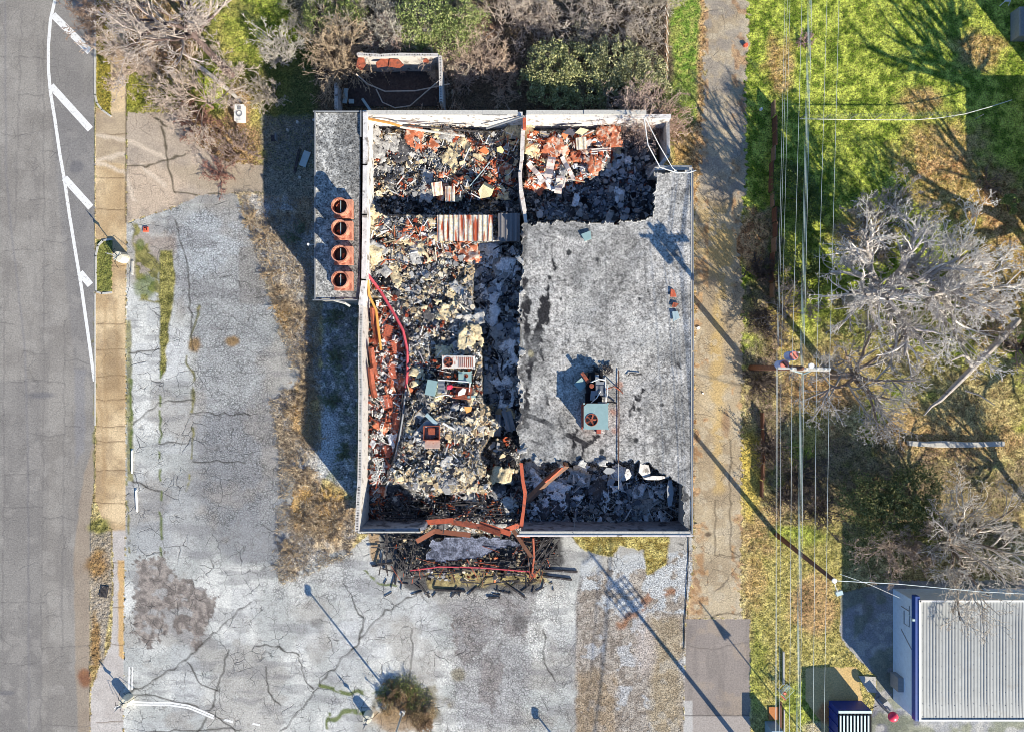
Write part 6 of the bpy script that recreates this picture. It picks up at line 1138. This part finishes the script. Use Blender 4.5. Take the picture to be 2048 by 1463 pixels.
for (x, y, z) in [(1568, 729, 10.3), (1587, 711, 10.5)]:
    a = at(x, y, z, e); mb = MB(); mb.cyl((a[0], a[1], a[2] - .9), .29, .9, 20); mb.cyl((a[0], a[1], a[2] - .06), .32, .08, 20); tr = mb.build("transformer", m_plain("pale_blue_tank%d" % x, C(150, 170, 215), .5), e)
    mb = MB(); mb.cyl((a[0], a[1], a[2] + .021), .27, .07, 20); l_ = mb.build("lid", M_tank, tr); mb = MB(); mb.box((a[0], a[1], a[2] + .12), (.45, .07, .06), rz=-.9); mb.build("handle", M_pole, tr)
    mb = MB(); mb.cyl((a[0] + .25, a[1] + .2, a[2]), .05, .3, 8); mb.build("bushing", M_white, tr)
a = at(1621, 731, 10.9, e); mb = MB(); mb.cyl(a, .17, .2, 16); mb.build("lightning_arrester", M_white, e)
for x in (1584, 1600, 1612, 1634, 1650, 1658): a = at(x, 738, 10.8, e); mb = MB(); mb.cyl(a, .05, .18, 8); mb.build("insulator", M_white, e)
def wire(x0, xm, x1, z, r, mat, lab, grp, mid=735, sag=.8, z2=None):
    pts = []; 
    for (ya, yb, xa, xb) in ((-700, mid, x0 + (x0 - xm) * .95, xm), (mid, 2100, xm, x1 + (x1 - xm) * .87)):
        for k in range(9 if ya < 0 else 10):
            t = k / 9; s = 4 * t * (1 - t); pts.append(P(xa + (xb - xa) * t, ya + (yb - ya) * t, z - sag * s))
    mb = MB(); mb.tube(pts, r, 5); tag(mb.build("power_line", mat), lab, "cable", grp)
for (x0, xm, x1, z, r, lab, gr) in [(1570, 1553, 1551, 9.6, .009, "thin pale wire running to the left transformer", "thin wires at the left of the power line"), (1575, 1555, 1552, 9.6, .009, "thin pale wire running to the left transformer", "thin wires at the left of the power line"), (1580, 1562, 1559, 9.6, .009, "thin pale wire running to the left transformer", "thin wires at the left of the power line"), (1604, 1584, 1579, 10.9, .012, "single bright wire between the transformers and the thick bundle", None), (1654, 1633, 1626, 10.9, .012, "bright wire second from the right of the power line", None), (1678, 1659, 1648, 10.9, .012, "rightmost bright wire of the power line", None)]: wire(x0, xm, x1, z, r, M_wire, lab, gr)
for k, dx in enumerate((-4, -1.6, .8, 3.4)): wire(1620 + dx, 1604 + dx, 1597 + dx, 9.9, .014, M_wired if k in (0, 2) else M_wire, "wire of the thick grey green bundle in the middle of the power line", "wires of the thick bundle")
# second pole and service wires
e = empty("utility_pole", P(1553, 1068, 0), "slim dark wooden pole with a small lamp above the sloping shaded lawn", "utility pole"); top = at(1668, 1160, 9.9, e)
mb = MB(); mb.tube([(0, 0, -.3), top], [.2, .13], 12); mb.build("pole", M_pole, e, True); mb = MB(); mb.cyl((top[0], top[1], top[2]), .16, .1, 16); mb.build("cap", M_white, e)
mb = MB(); mb.tube([top, at(1672, 1175, 9.6, e), at(1677, 1184, 9.3, e)], .03); mb.build("arm", M_grey, e); a = at(1678, 1185, 9.2, e); mb = MB(); mb.box(a, (.45, .28, .2), rz=.3); mb.cyl((a[0], a[1], a[2] - .2), .14, .15, 12); mb.build("lamp", M_galv, e)
pole([(1668, 1160, 9.9), (1800, 1167, 9.0), (1960, 1182, 8.4), (2120, 1190, 8.2)], .028, M_wire, "service_wire", "pale service wire from the slim pole over the metal building", "cable"); pole([(1680, 1147, 9.7), (1740, 1168, 7.5), (1800, 1195, 4.4)], .015, M_wire, "service_wire", "thin drop wire slanting to the metal building's corner", "cable")
pole([(1288, 235, 5.6), (1296, 290, 5.3), (1320, 335, 4.9), (1352, 345, 4.8), (1376, 346, 4.7), (1392, 341, 4.6)], .04, M_white, "cable", "thick white cable looping onto the roof corner, left of two", "cable")
pole([(1290, 235, 5.7), (1318, 290, 5.4), (1345, 336, 4.8), (1356, 345, 4.7)], .03, M_white, "cable", "white cable drooping onto the roof corner, right of two", "cable")
pole([(1378, 1072, .06), (1376, 1140, .06), (1370, 1240, .06), (1368, 1300, .06)], .03, M_black, "cable", "black cable lying on the pavement below the building corner", "cable")
# lamp post on the lot, masts beyond the frame that throw the long shadows
def lamp_post(px, py, h, label, head=True, r=.07, lean=0):
    e = empty("lamp_post", P(px, py, 0), label, "lamp post"); mb = MB(); mb.cyl((0, 0, 0), .22, .5, 14); mb.build("foot", M_conc, e); mb = MB(); mb.tube([(0, 0, .4), (lean, 0, h)], [r * 1.2, r * .8], 10); mb.build("pole", M_conc, e, True)
    mb = MB(); mb.box((0 + lean, 0, h + .08), (.35, .75, .2), taper=.8); mb.build("lamp_head", M_grey, e); return e
lamp_post(806, 1420, 6.2, "lamp post rising out of the round dry bush")
lamp_post(1128, 1498, 1.85, "short lamp post just below the frame beside the cracked lot")
e = empty("antenna_mast", P(1516, 1530, 0), "tall dark mast just below the frame with a lattice panel", "mast"); mb = MB(); mb.tube([(0, 0, 0), (0, 0, 11.2)], [.2, .1], 12); mb.build("pole", M_pole, e, True)
mb = MB(); ux, uy = .785, .62
for k in range(5): mb.tube([(-1.0 * ux, -1.0 * uy, 8.1 + k * .33), (1.0 * ux, 1.0 * uy, 8.1 + k * .33)], .05, 5)
for k in range(6): mb.tube([((-1 + .4 * k) * ux, (-1 + .4 * k) * uy, 8.0), ((-1 + .4 * k) * ux, (-1 + .4 * k) * uy, 9.5)], .055, 5)
mb.build("lattice_panel", M_grey, e); mb = MB(); mb.tube([(-1.0 * ux, -1.0 * uy, 10.9), (1.0 * ux, 1.0 * uy, 10.9)], .05, 5); mb.build("crossarm", M_grey, e)
e = empty("sign_post", P(1638, 1505, 0), "slender sign post just below the frame with a pointed plate", "sign post"); mb = MB(); mb.tube([(0, 0, 0), (0, 0, 7.9)], .05, 10); mb.build("pole", M_pole, e); mb = MB(); mb.add([(-.35 * ux, -.35 * uy, 6.0), (.35 * ux, .35 * uy, 6.0), (0, 0, 7.3), (-.35 * ux + .03, -.35 * uy - .03, 6.0), (.35 * ux + .03, .35 * uy - .03, 6.0), (.03, -.03, 7.3)], [(0, 1, 2), (5, 4, 3), (0, 3, 4, 1), (1, 4, 5, 2), (2, 5, 3, 0)]); mb.build("plate", M_grey, e)
# broken lot light bases
def base(px, py, label, r=.42, h=.9, rod=2.0, plate=True):
    e = empty("light_base", P(px, py, 0), label, "light base"); mb = MB(); mb.tube([(0, 0, 0), (0, 0, h * .6), (0, 0, h)], [r * 1.08, r, r * .9], 18); mb.build("footing", m_plain("white_footing%d" % px, C(236, 228, 205), .8, 0, (.8, 1.05), 5, .2, .01, (4, .6, C(196, 180, 140))), e)
    mb = MB(); mb.tube([(0, 0, h), (.03, .02, rod)], .035, 8); mb.build("rod", M_grey, e)
    if plate: mb = MB(); mb.chunk((.02, 0, rod - .45), .5, .5, .02, 0, 1.57, 0, (.5,)*3, 4); mb.tube([(0, 0, rod - .15), (0, 0, rod + .25)], [.05, .01], 6); mb.build("finial", M_grey, e)
    mb = MB(); [mb.tube([(0, 0, h), (math.cos(k) * .5, math.sin(k) * .5, h + .15), (math.cos(k) * .9, math.sin(k) * .9, .3)], .018, 5) for k in (.4, 2.2, 3.3, 4.4)]; mb.build("wires", M_black, e)
base(248, 516, "round white light footing with loose wires by the grass island", .42, .9, 2.3); base(258, 1396, "round white light footing at the start of the white painted curve", .4, .85, 1.9); base(738, 1428, "round pale light footing left of the round dry bush", .36, .8, 2.0)
for (x, y, w, h, a, lab) in [(265, 535, .14, 1.15, -.02, "white wheel stop below the upper light footing"), (264, 922, .13, 2.0, .0, "white wheel stop, upper of two near the sidewalk"), (273, 1000, .13, 1.9, .05, "white wheel stop, lower of two near the sidewalk")]:
    one("wheel_stop", lambda mb: mb.box(P(x, y, .07), (w, h, .13), rz=a, taper=.85), M_conc if y < 600 else M_white, lab, "wheel stop", bevel=.01)
# ------------------------------------------------------------------ small things on the ground
mb = MB(); pts = [P(*p) for p in [(386, 125, .18), (410, 142, .2), (445, 170, .2), (470, 192, .18), (482, 205, .15)]]; mb.tube(pts, [.15, .17, .17, .15, .1], 9); tag(mb.build("log", m_plain("bleached_log", C(226, 216, 204), .85, 0, (.7, 1.1), 3, .3, .02, (2.5, .6, C(140, 122, 104)))), "bleached white log lying on the grass at the top left", "log")
e = empty("metal_cabinet", P(483, 230, 0), "white box with a round opening lying beside the bleached log", "cabinet"); mb = MB(); mb.box((0, 0, .3), (.75, 1.3, .6)); mb.build("casing", M_white, e, bevel=.02); mb = MB(); mb.ring((.05, -.1, .6), .25, .17, .04, 20); mb.box((.05, .35, .615), (.3, .25, .03)); mb.build("fitting", M_grey, e)
e = empty("broken_chair", P(552, 280, 0), "dark broken chair frame in the shade above the annex", "chair"); mb = MB(); mb.box((0, 0, .45), (.5, .5, .06)); mb.build("seat", M_char, e); mb = MB(); mb.box((.25, 0, .7), (.06, .5, .5)); mb.build("backrest", M_grey, e)
for s1 in (-1, 1):
    for s2 in (-1, 1): mb = MB(); mb.tube([(s1 * .22, s2 * .22, 0), (s1 * .22, s2 * .22, .43)], .02, 6); mb.build("leg", M_grey, e)
one("loose_board", lambda mb: mb.box(P(610, 318, .12), (.55, 1.25, .1), rz=-.35), M_galv, "pale board lying in the shade left of the annex", "board"); one("loose_board", lambda mb: mb.box(P(594, 322, .08), (.2, 1.9, .07), rz=-.2), M_char, "narrow dark board beside the pale board in the shade", "board")
for i, (x, y) in enumerate([(628, 240), (595, 244), (600, 355), (575, 260)]): one("rubble_stone", lambda mb: mb.chunk(P(x, y, .1), .3, .25, .2, 0, 0, 0, C(200, 198, 190), 6), MR, "pale stone lying in the shade left of the annex", "stone", "pale stones in the shade left of the annex")
def lidlabel(px, py, lab, s=.42): 
    e = empty("plastic_lid", P(px, py, 0), lab, "lid"); mb = MB(); mb.box((0, 0, .05), (s, s, .1), taper=.85); mb.build("rim", M_orange, e); mb = MB(); mb.box((0, .02, .104), (s * .55, s * .5, .02)); mb.build("recess", M_black, e); mb = MB(); mb.cyl((0, 0, .1), .07, .06, 12); mb.build("knob", M_orange, e)
lidlabel(292, 459, "small square orange lid on the cracked lot"); 
one("litter", lambda mb: mb.chunk(P(1492, 90, .12), .45, .32, .2, .2, .1, .1, (.6, .1, .1), 6), M_orange, "crumpled red bag beside the alley near the top", "litter"); one("litter", lambda mb: mb.chunk(P(1522, 219, .1), .35, .25, .16, .9, .1, .1, (.8, .8, .8), 6), M_white, "crumpled white bag on the grass beside the alley", "litter"); one("litter", lambda mb: mb.chunk(P(1397, 656, .06), .4, .3, .08, .2, .1, .1, (.8, .8, .8), 5), M_white, "white scrap of paper on the alley below the pole's shadow", "litter")
one("litter", lambda mb: mb.chunk(P(1406, 786, .06), .18, .18, .06, .2, .1, .1, (.8, .8, .8), 5), M_white, "tiny white scrap on the alley", "litter")
one("drain_cover", lambda mb: [mb.box(P(208, 1182, .02), (.62, .9, .06), rz=-.2)] + [mb.box((P(208, 1182)[0] - .2 + .1 * k + .0, P(208, 1182)[1], .06), (.03, .8, .03), rz=-.2) for k in range(5)], M_char, "dark rectangular drain grate in the muddy verge", "drain cover")
# packaged unit and white chair in the shade at the top right
e = empty("air_conditioner", P(2038, 55, 0), "dark blue shaded air conditioner at the top right corner", "air conditioner"); mb = MB(); mb.box((.1, 0, .5), (1.6, 2.3, 1.0)); mb.build("cabinet", M_grey, e, bevel=.03); mb = MB(); mb.box((.1, 0, 1.02), (1.5, 2.2, .05)); mb.build("top_panel", M_grey, e); mb = MB(); mb.cyl((.1, .65, 1.05), .36, .03, 24); mb.build("fan_opening", M_glass, e); mb = MB(); mb.ring((.1, .65, 1.06), .4, .36, .05, 24); [mb.box((.1, .65, 1.1), (.75, .03, .02), rz=k * .52) for k in range(6)]; mb.build("grille", M_galv, e)
mb = MB(); [mb.box((.1 + U(-.35, .35), -.4 + U(-.5, .5), 1.05), (U(.04, .2), .05, .02)) for _ in range(26)]; mb.build("flaking_paint", M_white, e)
e = empty("garden_chair", P(2008, 3, 0), "white plastic garden chair at the top edge in the shade", "chair"); mb = MB(); mb.box((0, 0, .42), (.5, .5, .05)); mb.build("seat", M_white, e, bevel=.02); mb = MB(); mb.box((0, .27, .68), (.5, .05, .45), rx=-.2); mb.build("backrest", M_white, e)
for s1 in (-1, 1):
    for s2 in (-1, 1): mb = MB(); mb.tube([(s1 * .22, s2 * .22, .4), (s1 * .34, s2 * .36, 0)], .035, 6); mb.build("leg", M_white, e)
# houses beyond the right edge
def house(x0, x1, y0, y1, h, label):
    A = P(x0, y1); B = P(x1, y0); e = empty("neighbour_house", ((A[0] + B[0]) / 2, (A[1] + B[1]) / 2, 0), label, "house"); w = B[0] - A[0]; d = B[1] - A[1]
    mb = MB(); mb.box((0, 0, h / 2), (w, d, h)); mb.build("wall", M_conc, e); mb = MB(); mb.add([(-w/2 - .3, -d/2 - .3, h), (w/2 + .3, -d/2 - .3, h), (w/2 + .3, d/2 + .3, h), (-w/2 - .3, d/2 + .3, h), (-w/2 + 3, 0, h + 1.8), (w/2 - 3, 0, h + 1.8)], [(0, 1, 5, 4), (1, 2, 5), (2, 3, 4, 5), (3, 0, 4), (3, 2, 1, 0)]); mb.build("roof", M_grey, e)
    for k in (-1, 1): mb = MB(); mb.box((-w/2 - .01, k * d / 4, h * .55), (.06, .9, 1.1)); f = mb.build("window", M_white, e); mb = MB(); mb.box((-w/2 - .05, k * d / 4, h * .55), (.02, .75, .95)); mb.build("pane", M_glass, f)
house(2052, 2300, 300, 455, 3.7, "neighbour's house beyond the right edge casting its shadow on the lawn"); house(2062, 2330, -220, 142, 3.9, "neighbour's house beyond the top right corner")
# ------------------------------------------------------------------ metal building
e = empty("metal_building", P(1960, 1320, 0), "metal building with white ribbed roof and pale blue wall at the bottom right", "building"); hb = 2.9
x0, yn = P(1786, 1166)[:2]; x1 = x0 + 14; ys = P(1786, 1452, 0)[1] ; xr, yr = P(1832, 1186, hb + .35)[:2]; ysr = P(1832, 1440, hb + .35)[1]
M_wallb = m_plain("pale_blue_wall", C(214, 232, 250), .8, 0, (.88, 1.08), 3, .15, .01, (3, .66, C(150, 160, 175)))
mb = MB(); mb.box(((x0 + x1) / 2 + .0, (yn + ysr) / 2 - .2, hb / 2), (x1 - x0, yn - ysr - .4, hb)); place(mb.build("wall", M_wallb), e)
mb = MB(); mb.box((x0 + .05, (yn + ysr) / 2, hb + .1), (.32, yn - ysr + .1, .5)); place(mb.build("fascia", M_blue), e); 
mb = MB(); rx0 = x0 + .16; vs = []; n_ = int((x1 - rx0) / .25); zr = hb + .3
mb.box(((rx0 + x1) / 2, (yn - .3 + ysr) / 2, zr - .05), (x1 - rx0, yn - .3 - ysr, .1)); place(mb.build("roof", M_roofmetal), e); roofm = [x for x in e.children if x.name.startswith("roof")][0]
mb = MB()
for k in range(1, int((x1 - rx0) / .24)): mb.box((rx0 + .1 + k * .24, (yn - .3 + ysr) / 2, zr + .012), (.03, yn - .34 - ysr, .03), taper=.6)
o = mb.build("ribs", M_roofmetal); o.parent = e; o.location = tuple(-np.array(e.location)); o["kind"] = "thing"; del o["kind"]
mb = MB(); seam = m_plain("seam_grey", C(120, 122, 124), .6)
for k in range(0, int((x1 - rx0) / .24)): mb.box((rx0 + .1 + (k + .2) * .24, (yn - .3 + ysr) / 2, zr + .004), (.045, yn - .34 - ysr, .008))
for k in range(0, int((x1 - rx0) / .48), 1):
    for q in range(9): mb.cyl((rx0 + .34 + k * .48, yn - 1.2 - q * .98 - .12 * (k % 2), zr), .045, .02, 6)
o = mb.build("seams", seam); o.parent = e; o.location = tuple(-np.array(e.location))
mb = MB(); mb.box((rx0 + .05, (yn + ysr) / 2 - .1, zr + .05), (.16, yn - ysr - .2, .14)); mb.box(((rx0 + x1) / 2, yn - .28, zr + .05), (x1 - rx0, .14, .14)); mb.box(((rx0 + x1) / 2, ysr + .02, zr + .02), (x1 - rx0, .12, .12)); o = place(mb.build("roof_trim", M_white), e)
mb = MB(); a = P(1781, 1362, .9); mb.box((x0 - .22, a[1], .95), (.42, 1.1, 1.1)); place(mb.build("meter_box", M_grey), e)
mb = MB(); w_ = x0 - .03
for pts in ([(w_, yn - 1.0, 2.3), (w_, yn - 2.6, 2.3), (w_, yn - 2.6, 1.6), (w_, yn - 1.6, 1.6)], [(w_, yn - 1.4, 2.3), (w_, yn - 1.4, 1.2)], [(w_, yn - 3.2, 1.2), (w_, yn - 4.2, 2.6)]): mb.tube(pts, .035, 5)
place(mb.build("conduit", M_grey), e)
mb = MB(); a = P(1827, 1239, hb + .5); mb.box((a[0], a[1], hb + .45), (.2, .15, .2)); mb.tube([(a[0], a[1], hb + .4), (x0 - .5, a[1] + .3, hb + .1)], .03, 5); place(mb.build("security_light", M_galv), e)
# dumpster, red topped pump, cart, cabinet
e = empty("dumpster", P(1693, 1450, 0), "dark blue dumpster with a ribbed grey lid", "dumpster"); hh = 1.7; A = P(1655, 1398); B = P(1722, 1480)
cx_, cy_ = (A[0] + B[0]) / 2 - e.location[0], (A[1] + B[1]) / 2 - e.location[1]; w_, d_ = B[0] - A[0] - .1, A[1] - B[1]
mb = MB(); mb.box((cx_, cy_, .9), (w_, d_, 1.5)); [mb.box((cx_ - w_ / 2 - .03, cy_ - d_ / 2 + .4 + k * .8, .9), (.08, .1, 1.4)) for k in range(4)]; mb.build("body", M_bin, e); mb = MB(); mb.box((cx_, cy_ - .1, hh), (w_ - .02, d_ - .3, .06)); lid = mb.build("lid", M_black, e)
mb = MB(); [mb.box((cx_ - w_ / 2 + .14 + k * .27, cy_ - .15, hh + .06), (.12, d_ - .45, .08)) for k in range(int(w_ / .27))]; mb.build("ribs", M_galv, lid); mb = MB(); mb.box((cx_, cy_ + d_ / 2 - .12, hh + .02), (w_, .18, .1)); mb.build("hinge_bar", M_galv, e)
e = empty("red_topped_post", P(1764, 1412, 0), "machine with a glossy round red cap standing by the metal building", "machine"); mb = MB(); mb.tube([(0, 0, 0), (0, 0, 1.5)], .09, 12); mb.build("post", M_grey, e); mb = MB()
vs = []; rings = 6
pr = [(.36, 1.5), (.40, 1.56), (.38, 1.68), (.27, 1.80), (.12, 1.86), (.02, 1.87)]
for (r_, z_) in pr: vs += [(r_ * math.cos(k * math.pi / 12), r_ * math.sin(k * math.pi / 12), z_) for k in range(24)]
mb.add(vs, [(i * 24 + k, i * 24 + (k + 1) % 24, (i + 1) * 24 + (k + 1) % 24, (i + 1) * 24 + k) for i in range(5) for k in range(24)] + [tuple(range(23, -1, -1)), tuple(120 + k for k in range(24))]); mb.build("cap", M_hot, e, True)
mb = MB(); mb.box((-.1, .55, .45), (.5, .5, .9), rz=.6); mb.tube([(-.7, .9, .6), (.1, .2, 1.0)], .08, 8); mb.build("motor", M_grey, e); mb = MB(); mb.tube([(-.6, .2, .3), (-1.2, -.2, .1), (-1.5, -.8, .05), (-1.3, -1.1, .05), (-1.7, -1.0, .05), (-1.4, -.4, .05)], .03, 6); mb.build("hose", M_black, e)
e = empty("shopping_cart", P(1566, 1372, 0), "wire shopping cart with a red handle standing on the grass", "shopping cart"); e.rotation_euler = (0, 0, -.75)
mb = MB()
def wires(mb, z, a, b_, n, w0): 
    for k in range(n + 1): t = k / n; mb.tube([(-a + 2 * a * t, -b_, z), (-a + 2 * a * t, b_, z)], .008, 4); mb.tube([(-a, -b_ + 2 * b_ * t, z), (a, -b_ + 2 * b_ * t, z)], .008, 4)
for z, a, b_ in ((.45, .2, .38), (.95, .27, .46)): mb.tube([(-a, -b_, z), (a, -b_, z), (a, b_, z), (-a, b_, z), (-a, -b_, z)], .018, 6)
wires(mb, .45, .2, .38, 7, 0)
for k in range(9):
    t = -1 + k / 4
    for s in (-1, 1): mb.tube([(.2 * t, s * .38, .45), (.27 * t, s * .46, .95)], .008, 4); mb.tube([(s * .2, .38 * t, .45), (s * .27, .46 * t, .95)], .008, 4)
mb.build("basket", M_galv, e); mb = MB(); mb.tube([(-.25, -.55, 1.02), (.25, -.55, 1.02)], .03, 8); mb.build("handle", M_hot, e); mb = MB(); mb.chunk((0, -.25, .7), .4, .3, .15, .2, .1, .2, (.6,.1,.1), 6); mb.build("child_seat", M_orange, e)
mb = MB(); mb.tube([(-.2, .45, .1), (-.22, -.45, .12), (.22, -.45, .12), (.2, .45, .1)], .018, 6); mb.tube([(-.22, -.45, .12), (-.24, -.5, 1.0)], .018, 6); mb.tube([(.22, -.45, .12), (.24, -.5, 1.0)], .018, 6); mb.build("frame", M_galv, e)
for s1 in (-1, 1):
    for s2 in (-1, 1): mb = MB(); mb.tube([(s1 * .21 - .02, s2 * .44, .06), (s1 * .21 + .02, s2 * .44, .06)], .06, 10); mb.build("wheel", M_black, e)
e = empty("utility_cabinet", P(1538, 1462, 0), "grey blue utility cabinet with a white lid at the bottom edge", "cabinet"); mb = MB(); mb.box((.1, -.1, .75), (.9, 1.9, 1.5)); mb.build("casing", m_plain("cabinet_blue_grey", C(120, 150, 170), .6), e, bevel=.02); mb = MB(); mb.box((.25, -.25, 1.52), (.45, 1.3, .06)); mb.build("lid", M_white, e)
for (x, y, w, h, lab, mat) in [(1561, 1430, .16, 2.2, "brown timber rail right of the utility cabinet", M_pole), (1568, 1440, .1, 1.8, "pale timber rail right of the brown one", M_conc), (1567, 1335, .1, 2.6, "long pale pipe lying above the shopping cart", M_conc), (1612, 1400, .1, .0, "", None)]:
    if mat: one("timber", lambda mb: mb.box(P(x, y, .12), (w, h, .2)), mat, lab, "timber")
one("timber", lambda mb: mb.box(P(1550, 1425, .05), (1.0, 1.0, .08)), m_plain("rusty_board", C(200, 130, 80), .9), "rust coloured board beside the utility cabinet", "board")
one("paving_slab", lambda mb: mb.prism([P(x, y)[:2] for x, y in [(1716, 1350), (1750, 1352), (1752, 1384), (1735, 1382)]], 0, .08), M_conc, "pale triangular paving slab beside the yard shadow", "paving slab")
one("paving_slab", lambda mb: mb.prism([P(x, y)[:2] for x, y in [(1406, 944), (1440, 944), (1442, 968), (1408, 968)]], 0, .02), M_conc, "dark mended patch", "paving slab") if False else None
for o in list(COL.objects):
    if o.parent is None and o.get("category") and not o.get("kind"): o["kind"] = "thing"
